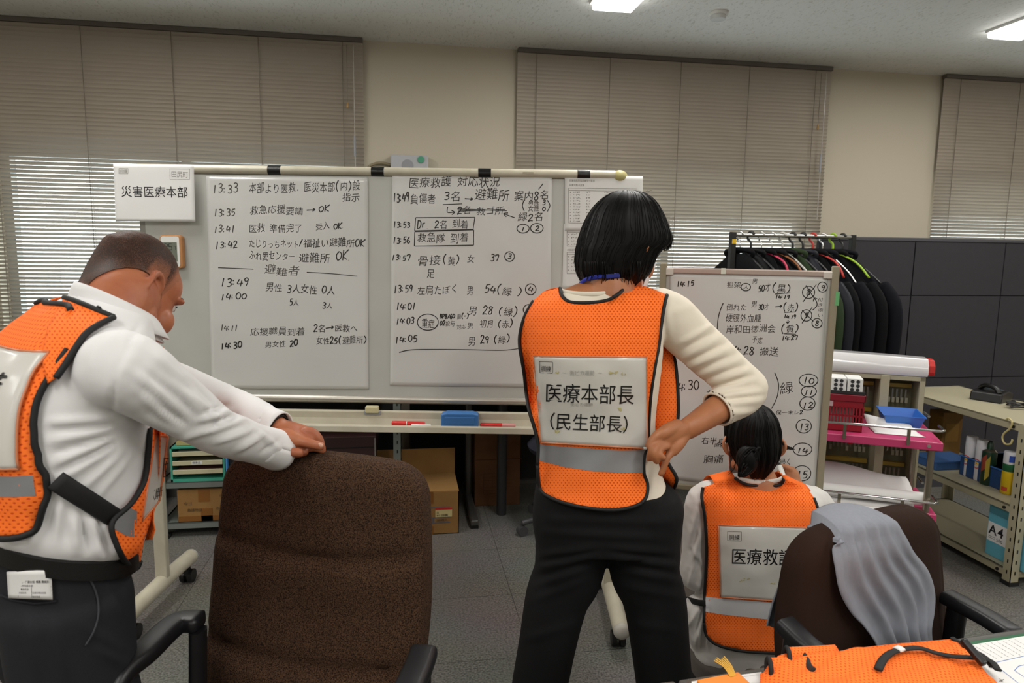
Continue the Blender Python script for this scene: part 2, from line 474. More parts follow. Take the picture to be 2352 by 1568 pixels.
# ---------------------------------------------------------------- the room
X0, X1, YB, WY, ZC = -4.6, 6.4, -4.6, 4.08, 2.6
struct(part('floor', MB().span((X0, YB, -.1), (X1, WY + .25, 0)), M_FLOOR, None))
struct(part('ceiling', MB().span((X0, YB, ZC), (X1, WY + .25, ZC + .1)), M_CEIL, None))
WIN = [(-2.18, -.20), (.66, 2.64), (3.42, 5.40)]
WZ0, WZ1 = .90, 1.97
wb = MB(); xs = X0
for a, b in WIN:
    wb.span((xs, WY, 0), (a + .04, WY + .2, ZC)); xs = b - .04
    wb.span((a + .04, WY, 0), (b - .04, WY + .2, WZ0)).span((a + .04, WY, WZ1), (b - .04, WY + .2, ZC))
wb.span((xs, WY, 0), (X1, WY + .2, ZC))
struct(part('wall_back', wb, M_WALL, None))
struct(part('wall_left', MB().span((X0 - .1, YB, 0), (X0, WY + .2, ZC)), M_WALL, None))
struct(part('wall_right', MB().span((X1, YB, 0), (X1 + .1, WY + .2, ZC)), M_WALL, None))
struct(part('wall_front', MB().span((X0, YB - .1, 0), (X1, YB, ZC)), M_WALL, None))
M_BASE = mat('baseboard_vinyl', '#4d4a46', .6)
struct(part('baseboard_back', MB().span((X0, WY - .008, 0), (X1, WY, .07)), M_BASE, None))
def glass_mat():
    m = bpy.data.materials.new('window_glass'); m.use_nodes = True; N, L = m.node_tree.nodes, m.node_tree.links; N.clear()
    o = N.new('ShaderNodeOutputMaterial'); t = N.new('ShaderNodeBsdfTransparent'); g = N.new('ShaderNodeBsdfGlossy'); x = N.new('ShaderNodeMixShader')
    t.inputs[0].default_value = (.9, .94, .93, 1); g.inputs['Roughness'].default_value = .02; x.inputs[0].default_value = .08
    L.new(t.outputs[0], x.inputs[1]); L.new(g.outputs[0], x.inputs[2]); L.new(x.outputs[0], o.inputs[0]); return m
M_GLASS = glass_mat()
M_SASH = mat('aluminium_sash', '#8d8f8f', .4, .7)
for i, (a, b) in enumerate(WIN):
    a, b = a + .04, b - .04; f = MB(); y0, y1 = WY + .09, WY + .15; mid = (a + b) / 2
    for xx in (a, mid - .025, b - .05): f.span((xx, y0, WZ0), (xx + .05, y1, WZ1))
    f.span((a, y0, WZ0), (b, y1, WZ0 + .05)).span((a, y0, WZ1 - .05), (b, y1, WZ1))
    w = struct(part('window_%d' % (i + 1), f, M_SASH, None))
    part('pane', MB().span((a + .04, WY + .115, WZ0 + .04), (b - .04, WY + .121, WZ1 - .04)), M_GLASS, w)
# window stool of the left window
struct(part('trim_1', MB().span((-2.2, WY - .16, .86), (-.1, WY + .08, .90)), M_IVORYD, None, bevel=.004))

# pale block of flats across the yard, and the yard
M_FACADE = mat('pale_facade', '#f0f2f4', .8)
M_FAC2 = mat('grey_shutters', '#b9bec4', .7)
gb = MB().span((-9, 16, -4), (1.4, 20, 1.62))
for k in range(5):
    for r in range(2): gb.span((-8.4 + k * 2.0, 15.97, -.9 + r * 1.35), (-7.2 + k * 2.0, 16.02, -.2 + r * 1.35), mi=1)
gb.span((-9, 15.6, 1.05), (1.4, 16, 1.15), mi=1)
tag(part('neighbouring_building', gb, [M_FACADE, M_FAC2], None), 'pale building across the yard seen through the slats of the left window', 'building')
struct(part('ground', MB().span((-30, 4.4, -4.1), (30, 60, -4)), mat('yard_asphalt', '#cfcfcd', .9), None))

# ---------------------------------------------------------------- blinds
def slat_mat():
    m = bpy.data.materials.new('blind_slat'); m.use_nodes = True; N, L = m.node_tree.nodes, m.node_tree.links
    p = N['Principled BSDF']; p.inputs['Base Color'].default_value = (*hexc('#aba091'), 1); p.inputs['Roughness'].default_value = .45
    t = N.new('ShaderNodeBsdfTranslucent'); t.inputs[0].default_value = (*hexc('#d8d4cc'), 1)
    x = N.new('ShaderNodeMixShader'); x.inputs[0].default_value = .2
    L.new(p.outputs[0], x.inputs[1]); L.new(t.outputs[0], x.inputs[2]); L.new(x.outputs[0], N['Material Output'].inputs[0]); return m
M_SLAT = slat_mat()
M_CORD = mat('blind_cord', '#6b6255', .8)
M_HEAD = mat('blind_headrail', '#59534a', .5)
def blind(a, b, label, gap=None, tilt=51):
    z1, z0, pitch, wd = 2.592, .92, .0216, .025
    t = thing('venetian_blind', label, 'blind', (0, 0, z0), 0, 'venetian blinds along the window wall')
    y = WY - .035
    part('headrail', MB().span((a, y - .02, z1 - .018 - z0), (b, y + .02, z1 + .006 - z0)), M_HEAD, t, bevel=.002)
    mb = MB(); z = z1 - .03; k = 0
    while z > z0 + .02:
        ang = math.radians(tilt + (20 if z > 2.02 else (10 * max(0, (z - 1.55) / .47))) + random.uniform(-1.5, 1.5))
        pts = []
        for u in np.linspace(-.5, .5, 5):
            q = u * wd; c = .0022 * (1 - (2 * u) ** 2)          # inner (room) edge is the upper one
            pts.append((q * math.cos(ang) + c * math.sin(ang), -q * math.sin(ang) + c * math.cos(ang)))
        ring = [(p[0], p[1] + .0002) for p in pts] + [(p[0], p[1] - .0002) for p in pts[::-1]]
        sag = 0 if gap is None else gap(z)
        mb.loft([np.array([(xx, y + p[0], z + p[1] - z0 + (sag if xx == a else 0)) for p in ring]) for xx in (a, b)])
        z -= pitch
    part('slats', mb, M_SLAT, t)
    part('bottom_rail', MB().span((a, y - .012, .0), (b, y + .012, .016)), M_HEAD, t, bevel=.003)
    n = 5
    cord = MB()
    for i in range(n):
        xx = a + .11 + (b - a - .22) * i / (n - 1)
        for dy in (-.0135, .0135): cord.tube([(xx, y + dy, .01), (xx, y + dy, z1 - z0)], (.0018), 5)
    part('ladder_cord', cord, M_CORD, t)
    xx = b - .05
    w = part('tilt_wand', MB().tube([(xx, y - .03, z1 - .04 - z0), (xx + .003, y - .032, .75)], .0025, 6), mat('clear_wand', '#a7a29a', .2), t)
    g = MB().tube([(xx, y - .031, 1.15), (xx, y - .031, 1.04)], .0055, 8)
    part('wand_grip', g, M_GREY, w)
    lc = part('lift_cord', MB().tube([(xx - .035, y - .03, z1 - .04 - z0), (xx - .035, y - .03, 1.33)], .0012, 5), M_CORD, t)
    part('cord_tassel', MB().lathe([(.001, .03), (.006, .02), (.007, 0), (.004, -.004)], (xx - .035, y - .03, 1.30), 8), mat('tassel', '#9a7a45', .5), lc)
    return t
blind(-2.19, -.205, 'grey beige venetian blind behind the long whiteboard, daylight through its lower slats', tilt=38)
blind(.665, 2.635, 'grey beige venetian blind between the two cream wall pillars, behind the coat rack')
blind(3.425, 5.395, 'grey beige venetian blind at far right above the dark grey partition')

# ---------------------------------------------------------------- ceiling lights
M_LIT = mat('lit_diffuser', (1, .985, .95), .5, emit=LAMP_GLOW)
M_TROF = mat('light_housing', '#d8d7d2', .4)
def ceiling_light(x, y, label, L=1.25, group='ceiling lights'):
    t = thing('ceiling_light', label, 'ceiling light', (x, y, ZC), 0, group)
    h = MB()
    prof = [(-.11, 0), (-.11, -.012), (.11, -.012), (.11, 0)]
    h.prism([(p[0], p[1]) for p in prof], -L / 2, L / 2, axis=1)
    part('housing', h, M_TROF, t)
    part('diffuser', MB().prism([(-.097, -.0125), (-.097, -.030), (-.09, -.037), (.09, -.037), (.097, -.030), (.097, -.0125)], -L / 2 + .004, L / 2 - .004, axis=1), M_LIT, t)
    ld = bpy.data.lights.new('lamp', 'AREA'); ld.shape = 'RECTANGLE'; ld.size, ld.size_y = .2, L; ld.energy = LAMP_W; ld.color = (1, .97, .92)
    lo = bpy.data.objects.new('lamp', ld); COL.objects.link(lo); lo.parent = t; lo.location = (0, 0, -.045)
    return t
for i, x in enumerate((-3.2, -1.11, .98, 3.08, 5.17)):
    for j, y in enumerate((2.635, .1, -2.4)):
        lab = {(2, 0): 'lit ceiling light cut by the top edge above the long whiteboard', (3, 0): 'lit ceiling light at upper right, nearest the right pillar'}.get((i, j), 'lit ceiling light of the rows behind the photographer')
        ceiling_light(x, y, lab, group='ceiling lights' if (i, j) in ((2, 0), (3, 0)) else 'ceiling lights out of the frame')
p = atz(1650, 30, ZC); q = room(p)
t = thing('smoke_detector', 'small round white smoke detector on the ceiling', 'smoke detector', (q[0], q[1], ZC))
part('base', MB().lathe([(.045, 0), (.047, -.012), (.04, -.014)], n=24), M_WHITEP, t, smooth=40)
part('sensor_head', MB().lathe([(.038, -.013), (.036, -.03), (.02, -.036), (.001, -.037)], n=24), mat('detector_grey', '#c4c5c3', .5), t, smooth=40)

# ---------------------------------------------------------------- dark cubicle partition
M_PART = mat('partition_fabric', '#2b292d', .9, bump=(400, .25, 2), vary=(30, '#262428', .5))
M_PTRIM = mat('partition_trim', '#3d3c41', .5)
pa, pb, PY, PZ = 2.42, 5.0, 3.72, 1.555
t = thing('cubicle_partition', 'dark grey fabric office partition behind the beige steel rack', 'partition', ((pa + pb) / 2, PY, 0))
px = pa
k = 0
while px < pb - .1:
    w_ = min(.62, pb - px)
    pm = MB()
    for z0, z1 in ((.06, .70), (.706, 1.21), (1.216, PZ - .02)):
        pm.box((px + w_ / 2 - (pa + pb) / 2, 0, (z0 + z1) / 2), (w_ - .008, .045, z1 - z0))
    pm.box((px + w_ / 2 - (pa + pb) / 2, .004, .8), (w_ + .001, .03, 1.44))
    part('panel', pm, M_PART, t); px += w_; k += 1
part('top_trim', MB().box((0, 0, PZ - .008), (pb - pa, .055, .022)), M_PTRIM, t, bevel=.004)
part('foot_rail', MB().box((0, 0, .03), (pb - pa, .06, .06)), M_PTRIM, t)

# ---------------------------------------------------------------- alarm unit on the pillar
q = atroom(940, 366, WY - .03); zz = 2.0
c0, c1 = atroom(897, 354, WY - .06), atroom(984, 354, WY - .06)
w_ = c1[0] - c0[0]
t = thing('wall_speaker', 'small pale grey wall unit with a green round button above the whiteboard', 'wall unit', ((c0[0] + c1[0]) / 2, WY, c0[2] - .09))
part('body', MB().box((0, -.03, 0), (w_, .058, .18)), mat('pale_grey_plastic', '#a4a4a8', .5), t, bevel=.008)
part('button', MB().cyl((w_ * .3, -.059, .066), (w_ * .3, -.066, .066), .019, 20), mat('green_button', '#3f8a6c', .4), t)
part('speaker_grille', MB().cyl((-.02 + w_ * .04, -.0585, .03), (-.02 + w_ * .04, -.061, .03), .034, 24), mat('grille_grey', '#85858a', .6), t)
cb = MB().tube(spline([(-w_ / 2, -.02, .035), (-w_ / 2 - .05, -.02, .045), (-w_ / 2 - .1, -.02, .035), (-w_ / 2 - .13, -.02, .005), (-w_ / 2 - .13, -.02, -.09), (-w_ / 2 - .05, -.02, -.13), (-w_ / 2 + .02, -.02, -.09)], 6), .008, 8)
part('cable', cb, mat('tan_cable', '#7d7258', .5), t, smooth=180)
q = atroom(1886, 313, WY)
t = thing('blind_cord_hook', 'small black hook fixed to the edge of the right cream pillar', 'hook', (q[0] + .01, WY, q[2]))
part('plate', MB().box((0, -.006, 0), (.016, .012, .10)), M_BLACK, t, bevel=.004)
# ---------------------------------------------------------------- long whiteboard on castors
WF = 2.60                                       # its writing face, metres ahead of the camera
M_BOARD = mat('whiteboard_enamel', '#b9bab4', .22, vary=(5, '#b1b2ac', .6))
M_FILM = mat('clinging_film', '#c9c9c6', .24, bump=(7, .25, 2), coat=.4)
M_PAPER = mat('white_paper', '#d3d3d0', .75, bump=(30, .05))
M_PAPERB = mat('bright_paper', '#dedddb', .7, bump=(30, .05))
M_TAPE = mat('black_vinyl_tape', '#0b0b0b', .3, bump=(120, .2))
BC = -.50
wbt = vthing('whiteboard', 'long wheeled whiteboard covered in handwritten incident notes', 'whiteboard', (BC, WF, 0))
Wl, Wr, Wb, Wt = -.905, .905, .862, 1.735
part('panel', MB().span((Wl + .02, 0, Wb + .02), (Wr - .02, .022, Wt - .02)), M_BOARD, wbt)
part('top_rail', MB().tube([(Wl - .0, .008, Wt - .002), (Wr - .03, .008, Wt - .002)], .0175, 14, flat=1.1), M_IVORY, wbt, smooth=50)
part('bottom_rail', MB().tube([(Wl, .008, Wb + .006), (Wr, .008, Wb + .006)], .0165, 14, flat=1.1), M_ALU, wbt, smooth=50)
for x in (Wl + .01, Wr - .01):
    part('side_rail', MB().box((x, .012, (Wb + Wt) / 2), (.026, .022, Wt - Wb)), M_ALU if x > 0 else mat('side_rail_grey', '#8f8d86', .4, .3), wbt, bevel=.004)
M_CAP = mat('yellowed_rubber', '#a9a06a', .5)
part('corner_cap', MB().ball((Wr - .012, .008, Wt - .006), (.03, .021, .023)), M_CAP, wbt, smooth=180)
for px in (630, 867.5, 1113.5, 1341):
    x = at(px, 385, WF)[0] - BC
    part('tape_wrap', MB().tube([(x - .0235, .008, Wt - .002), (x + .0235, .008, Wt - .002)], .0186, 14, flat=1.1), M_TAPE, wbt, smooth=50)
part('handle_slot', MB().box((at(1213, 388, WF)[0] - BC, -.0115, Wt), (.04, .002, .007)), M_IVORYD, wbt)
# pen tray
prof = [(-.115, .768), (-.112, .79), (-.104, .795), (-.100, .782), (-.030, .776), (-.024, .80), (-.024, .825), (-.012, .830), (-.008, .768)]
part('pen_tray', MB().prism(prof, Wl + .05, Wr - .02, axis=0), M_IVORY, wbt, bevel=.002)
part('under_rail', MB().span((Wl + .03, .0, .80), (Wr - .03, .02, .822)), M_BLACKM, wbt)
lx = at(855, 943, 2.57)[0] - BC
part('latch', MB().box((lx, -.03, .836), (.052, .024, .028)), mat('cream_plastic', '#c0b890', .4), wbt, bevel=.006, seg=3)
part('latch_plate', MB().box((lx, -.027, .822), (.064, .010, .016)), M_GREY, wbt, bevel=.003)
for s, xl in ((-1, -1.397 - BC), (1, .409 - BC)):
    part('post', MB().box((xl, .005, .49), (.048, .03, .80)), M_IVORY, wbt, bevel=.005)
    ft = part('foot', MB().tube(spline([(xl, -.30, .10), (xl, -.1, .105), (xl, .1, .105), (xl, .24, .10)], 6), .031, 16), M_IVORY, wbt, smooth=50)
    for y in (-.305, .245):
        part('foot_cap', MB().ball((xl, y, .1), (.0315, .022, .0315)), mat('worn_cap', '#a9a59c', .5), ft, smooth=180)
    for y in (-.25, .19):
        c = MB()
        for dx in (-.016, .016): c.cyl((xl + dx - .009, y + .02, .029), (xl + dx + .009, y + .02, .029), .029, 18)
        c.box((xl, y + .012, .055), (.02, .03, .04))
        part('castor', c, M_BLACK, wbt, smooth=40)

BOARD = Sheet((BC, WF, 0), (1, 0, 0), (0, 0, 1), (0, -1, 0))
def rumple(seed, amp):
    return lambda x, y: amp * max(0, noise.noise(Vector((x * 5, y * 7, seed))) + .6 * noise.noise(Vector((x * 16 + y * 7, y * 13 - x * 5, seed + 3))) + 1.0)
def sheet(name, label, cat, base, corners, m, lift, amp, seed, nx=40, ny=50, group=None, thick=.0006):
    """a sheet hanging on a board; corners TL,TR,BR,BL in photo pixels; returns (thing, Sheet to write on)"""
    P = [base.inv(*c) for c in corners]; cx, cy = (P[3] + P[2]) / 2
    o = base.map(cx, cy, 0); rz = math.atan2(base.u[1], base.u[0])
    t = vthing(name, label, cat, o, rz, group)
    f = rumple(seed, amp)
    sh = Sheet((0, 0, 0), (1, 0, 0), (0, 0, 1), (0, -1, 0), lambda x, y: f(x, y) + lift)
    G = np.empty((ny, nx, 3))
    for i in range(ny):
        for j in range(nx):
            a, b = j / (nx - 1), i / (ny - 1)
            q = (P[0] * (1 - a) + P[1] * a) * (1 - b) + (P[3] * (1 - a) + P[2] * a) * b - (cx, cy)
            G[i, j] = sh.map(*q)
    mb = MB().grid(G)
    part('sheet', mb, m, t, smooth=180, solid=thick, fix=False)
    w = Sheet(o, base.u, base.v, base.n, None)          # for pixel -> sheet coordinates
    class Pen(Sheet):
        def inv(s, px, py): return w.inv(px, py)
    pen = Pen(sh.o, sh.u, sh.v, sh.n, sh.bulge)
    return t, pen
def tx(ink, rows):
    for r in rows:
        s, x0, y0, x1, y1, h = r[:6]; ink.text(s, x0, y0, x1, y1, h, **(r[6] if len(r) > 6 else {}))

# left film
t, pen = sheet('film_sheet', 'left white film sheet of handwritten notes starting at 13:33', 'writing sheet', BOARD,
               [(474, 404), (845, 408), (847, 894), (487, 892)], M_FILM, .0012, .0016, 1.3, group='film sheets on the boards')
ink, fd = Ink(pen), Ink(pen)
tx(ink, [('本部より医救．医災本部(内)設', 572, 443, 828, 436, 25), ('指示', 786, 463, 827, 462, 22),
         ('救急応援要請', 574, 492, 697, 490, 22), ('>', 704, 490, 726, 490, 16), ('OK', 732, 488, 758, 486, 17),
         ('医救 準備完了', 572, 534, 695, 530, 22), ('受入 OK.', 725, 528, 793, 525, 19),
         ('13:42', 494, 571, 547, 569, 19), ('たじりっちネット/', 572, 567, 696, 566, 21), ('福祉い避難所OK', 697, 568, 839, 565, 23, dict(off=.003)),
         ('ふれ愛センター', 572, 595, 678, 596, 22, dict(off=.003)), ('避難所 OK.', 686, 600, 810, 598, 27),
         ('13:49', 506, 657, 573, 657, 21), ('男性 3人女性 0人', 610, 668, 770, 675, 22), ('14:00', 506, 688, 568, 687, 18),
         ('5人', 665, 700, 687, 701, 19), ('3人', 740, 707, 764, 709, 17),
         ('応援職員到着', 575, 769, 701, 769, 21), ('2名>医救へ', 720, 762, 822, 759, 20, dict(off=.003)),
         ('14:30', 507, 803, 558, 798, 19, dict(wpx=3.2)), ('男女性 20', 609, 796, 685, 795, 18, dict(off=0, wpx=3.2)), ('女性25(避難所)', 726, 791, 844, 786, 20, dict(off=0))])
ink.pxpoly([(502, 614.5), (540, 616), (583, 618)], 2); ink.pxpoly([(705, 625), (760, 628), (821, 634)], 2)
tx(fd, [('13:33', 488, 445, 549, 441, 24), ('13:35', 491, 497, 542, 495, 20), ('13:41', 491, 535, 542, 533, 18),
        ('避難者', 606, 628, 688, 632, 23), ('14:11', 507, 759, 548, 759, 16)])
ink.build('handwriting', M_INK, t); fd.build('faded_handwriting', M_INKF, t)

# right film
t, pen = sheet('film_sheet', 'right white film sheet of handwritten notes headed in large characters', 'writing sheet', BOARD,
               [(901, 398), (1268, 406), (1262, 889), (896, 885)], M_FILM, .0012, .0016, 8.1, group='film sheets on the boards')
ink = Ink(pen)
tx(ink, [('医療救護 対応状況', 938, 428, 1148, 427, 27), ('13:49', 903, 465, 941, 463, 25), ('負傷者', 942, 466, 1001, 464, 25),
         ('3名', 1019, 461, 1059, 459, 23), ('>', 1067, 461, 1088, 461, 17), ('避難所', 1089, 459, 1170, 458, 27), ('案内8名', 1180, 459, 1261, 457, 25),
         ('2名 救ゴ所', 1049, 492, 1157, 491, 21), ('男性 3', 1212, 471, 1253, 471, 13, dict(off=.004)), ('女性 0', 1212, 484, 1253, 484, 13, dict(off=.004)),
         ('緑2名', 1188, 508, 1248, 507, 21), ('1', 1196, 531, 1206, 531, 12), ('2', 1228, 531, 1239, 531, 15),
         ('13:53', 903, 524, 943, 521, 16), ('Dr. 2名 到着', 957, 525, 1076, 523, 22), ('13:56', 902, 559, 943, 558, 17), ('救急隊 到着', 958, 556, 1076, 555, 24),
         ('13:57', 899, 598, 943, 598, 16), ('骨接', 958, 606, 1012, 606, 27), ('(黄)', 1016, 606, 1057, 605, 24), ('女', 1072, 602, 1090, 602, 21), ('37', 1126, 599, 1146, 599, 18),
         ('3', 1165, 595, 1175, 595, 13), ('足', 980, 635, 998, 635, 22),
         ('13:59', 904, 672, 949, 670, 20), ('左肩たぼく', 958, 675, 1053, 673, 23), ('男', 1072, 676, 1087, 676, 25), ('54(緑 )', 1111, 673, 1200, 678, 23), ('4', 1212, 671, 1225, 671, 15),
         ('14:01', 909, 711, 956, 711, 20), ('男 28 (緑)', 1075, 720, 1190, 724, 24), ('5', 1208, 717, 1220, 717, 14),
         ('14:03', 909, 744, 952, 744, 17), ('重症', 968, 751, 998, 750, 22), ('BP8/60 脈(-)', 1010, 731, 1077, 731, 13, dict(off=.004)),
         ('O2投与', 1010, 748, 1045, 748, 15, dict(off=.002)), ('対応', 1049, 756, 1070, 754, 12, dict(off=.002)),
         ('男', 1073, 752, 1087, 752, 19), ('初月 (赤)', 1101, 751, 1179, 750, 21),
         ('14:05', 907, 789, 960, 783, 19), ('男 29 (緑)', 1075, 792, 1173, 786, 23)])
for e in [(1201.5, 525, 14, 10), (1233, 524, 14.5, 11), (1170.5, 589, 11, 11), (1219, 664, 12, 12.5), (1215, 711, 13, 12), (983, 739.5, 24, 18.5)]: ink.ell(*e)
for l in [[(1247, 422), (1237, 435)], [(1017, 470), (1062, 468)], [(1028.6, 475), (1028, 487.5), (1043, 487.5)], [(1037, 483), (1044, 487.5), (1038, 493)],
          [(1051, 480), (1164, 484)], [(1053, 485), (1160, 481)], [(1204, 459), (1200, 472), (1204, 485)], [(1257, 460), (1263, 472), (1257, 486)],
          [(1182, 500), (1158, 491)], [(1167, 489), (1157, 490.5), (1163, 498)],
          [(955, 500), (1091, 499)], [(1091, 499), (1086.6, 527)], [(1087, 527), (953, 530)], [(953, 530), (955, 500)],
          [(953, 532), (1088, 528)], [(1088, 528), (1088, 563)], [(1088, 563), (953, 565)], [(952, 565), (953, 532)],
          [(917, 809), (945, 803), (1010, 802), (1073, 802.6), (1153, 804), (1191, 800)]]: ink.pxpoly(l, 2.2)
ink.build('handwriting', M_INK, t)

def scribble(ink, x0, y, x1, h, wpx=1.1):
    """rows of print too small to read"""
    x = x0
    while x < x1:
        for k in range(3):
            a, b = random.uniform(0, h), random.uniform(0, h)
            ink.pxpoly([(x + random.uniform(0, h * .7), y - a), (x + random.uniform(0, h * .8), y - b)], wpx)
        x += h * .95
# printed list sheets at the board's right end
def listing(label, corners, rows, seed, lift):
    t, pen = sheet('list_sheet', label, 'paper', BOARD, corners, M_PAPER, lift, .0012, seed, 16, 16, group='printed lists')
    ink = Ink(pen, .0007); rows(ink); ink.build('print', M_PRINTG, t); return t
def rows_a(k):
    k.text('災害用携帯電話番号一覧表', 1307, 417, 1366, 418, 6, hand=False); k.text('災害対策本部員', 1307, 427, 1342, 428, 5.5, hand=False)
    for y in (432, 437.5, 512): k.pxpoly([(1306, y), (1462, y + 2)], .9)
    k.pxpoly([(1306, 432), (1305, 512)], .9)
    for i in range(11):
        y = 443 + i * 6.7
        scribble(k, 1309, y, 1311, 3); scribble(k, 1316, y, 1330, 3.6); scribble(k, 1346, y, 1356, 3.6); scribble(k, 1388, y, 1412, 3.2)
def rows_b(k):
    k.text('災害医療本部', 1303, 524, 1330, 524.5, 5.5, hand=False); k.text('本部運営', 1302, 576, 1322, 576, 5.5, hand=False)
    for a, b, n in ((528, 565, 4), (579, 628, 5)):
        for y in (a, a + 5, b): k.pxpoly([(1302, y), (1460, y + 2)], .9)
        k.pxpoly([(1302, a), (1302, b)], .9)
        for i in range(n):
            y = a + 12 + i * 7.6; scribble(k, 1305, y, 1307, 3); scribble(k, 1312, y, 1325, 3.6); scribble(k, 1342, y, 1356, 3.6)
listing('upper printed list sheet overhanging the right end of the long whiteboard', [(1297, 403), (1476, 405), (1474, 531), (1297, 530)], rows_a, 3.3, .0035)
listing('lower printed list sheet, partly behind the dark bobbed hair', [(1295, 514), (1470, 516), (1468, 668), (1291, 664)], rows_b, 5.7, .0018)

# headquarters sign
SIGN = Sheet((BC, WF - .032, 0), (1, 0, 0), (0, 0, 1), (0, -1, 0))
t, pen = sheet('paper_sign', 'white paper sign with six bold characters taped at the board\'s upper left corner', 'sign', SIGN,
               [(261, 377), (445, 378), (449, 509), (266, 508)], M_PAPERB, .0, .0015, 2.2, 20, 20)
ink, g = Ink(pen), Ink(pen)
ink.text('災害医療本部', 279, 450, 433, 452, 27, hand=False, off=.004)
g.text('田尻町', 394, 406, 433, 407, 15, hand=False); g.text('訓練', 275, 397, 294, 397, 9.5, hand=False)
for a, b, c, d in ((391, 388, 436, 412), (274, 387, 295, 399)):
    for l in ([(a, b), (c, b)], [(c, b), (c, d)], [(c, d), (a, d)], [(a, d), (a, b)]): g.pxpoly(l, .8)
ink.build('bold_print', M_PRINT, t); g.build('small_print', M_PRINTG, t)

# wooden thermometer
c = at(401, 578, WF)
w_, h_ = at(425, 578, WF)[0] - at(375, 578, WF)[0], .123
t = vthing('thermometer', 'wood rimmed digital thermometer stuck on the whiteboard behind the cropped head', 'thermometer', (c[0], WF - .001, c[2] - h_ / 2))
def rrect(w, h, r, n=5):
    return [(x * (w / 2 - r) + r * math.cos(a), z * (h / 2 - r) + r * math.sin(a)) for x, z, a0 in ((1, 1, 0), (-1, 1, PI / 2), (-1, -1, PI), (1, -1, 1.5 * PI)) for a in np.linspace(a0, a0 + PI / 2, n)]
def plate(w, h, r, y0, y1, cx=0, cz=0): return MB().prism([(p[0] + cx, p[1] + cz) for p in rrect(w, h, r)], y0, y1, axis=1)
part('wooden_rim', plate(w_, h_, .012, -.026, 0, 0, h_ / 2), mat('pale_wood', '#b9824f', .5, vary=(20, '#a06c3c', .6), stretch=(6, 1, 1)), t, bevel=.003)
part('white_face', plate(w_ * .84, h_ * .92, .009, -.0275, -.02, -.002, h_ / 2), M_WHITEP, t, bevel=.001)
scr = part('display', plate(w_ * .62, h_ * .58, .002, -.0285, -.02, -.002, h_ * .5), mat('lcd_grey', '#6d7466', .3), t)
pen = Sheet((0, -.0288, 0), (1, 0, 0), (0, 0, 1), (0, -1, 0)); ink = Ink(pen, .0002)
def seg7(s, x, z, h):
    S = {'2': 'abged', '5': 'afgcd', '7': 'abc', '1': 'bc'}
    for ch in s:
        w = h * .5; q = {'a': [(0, h), (w, h)], 'b': [(w, h), (w, h / 2)], 'c': [(w, h / 2), (w, 0)], 'd': [(0, 0), (w, 0)], 'e': [(0, 0), (0, h / 2)], 'f': [(0, h / 2), (0, h)], 'g': [(0, h / 2), (w, h / 2)]}
        for k in S[ch]: ink.poly([(x + p[0], z + p[1]) for p in q[k]], h * .12)
        x += h * .75
seg7('25', -.022, h_ * .56, .022); seg7('7', .012, h_ * .56, .013)
seg7('71', -.020, h_ * .30, .018)
ink.build('digits', M_PRINT, scr)

# on the tray
TZ, TF = .7815, WF - .07
M_RED = mat('marker_red', '#c8201c', .35); M_CLEAR = mat('clear_cap', '#c9b8ae', .25)
M_BLUE = mat('eraser_blue', '#3c74b4', .45, bump=(60, .05))
def marker(name, label, px0, px1, py, m1, m2, r=.0085, cap=.35, f=TF, mid=None):
    a, b = at(px0, py, f), at(px1, py, f); L = b[0] - a[0]
    t = vthing(name, label, 'marker pen', (a[0], f, TZ + r), 0, 'marker pens on the tray')
    part('barrel', MB().tube([(L * cap * .8, 0, 0), (L * .97, 0, 0), (L, 0, 0)], [r, r, r * .7], 12), m2, t, smooth=50)
    part('cap', MB().tube([(0, 0, 0), (L * .03, 0, 0), (L * cap, 0, 0)], [r * .8, r * 1.12, r * 1.12], 12), m1, t, smooth=50)
    if mid:
        part('label_band', MB().tube([(L * mid[0], 0, 0), (L * mid[1], 0, 0)], r * 1.03, 12), M_WHITEP, t, smooth=50)
    return t
marker('marker_pen', 'red marker pen lying farther left of the blue eraser on the tray', 900, 976, 971, M_RED, M_RED, cap=.42, mid=(.44, .46), f=TF + .012)
marker('marker_pen', 'white marker pen lying in front of the left red marker', 945, 990, 974, M_WHITEP, M_WHITEP, r=.006, f=TF - .012)
marker('marker_pen', 'clear barrelled white marker between the left red marker and the blue eraser', 962, 996, 971, M_CLEAR, M_WHITEP, f=TF + .012 - .02 + .02, cap=.6) if False else None
marker('marker_pen', 'red marker pen right of the blue eraser with a pale pink end', 1103, 1184, 971, M_RED, mat('pink_tip', '#c98a86', .4), cap=.62, mid=(.26, .28), f=TF)
a, b = at(1014, 960, TF), at(1099, 960, TF); L = b[0] - a[0]
t = vthing('whiteboard_eraser', 'blue block eraser standing on the whiteboard tray', 'eraser', ((a[0] + b[0]) / 2, TF + .005, TZ))
part('body', MB().prism([(-L / 2, 0), (L / 2, 0), (L / 2, .052), (L * .35, .058), (-L * .35, .058), (-L / 2, .052)], -.024, .024, axis=1), M_BLUE, t, bevel=.005, seg=3)
part('grip_panel', MB().box((0, -.0245, .03), (L * .8, .003, .026)), mat('eraser_blue_panel', '#3a70ae', .5), t, bevel=.001)

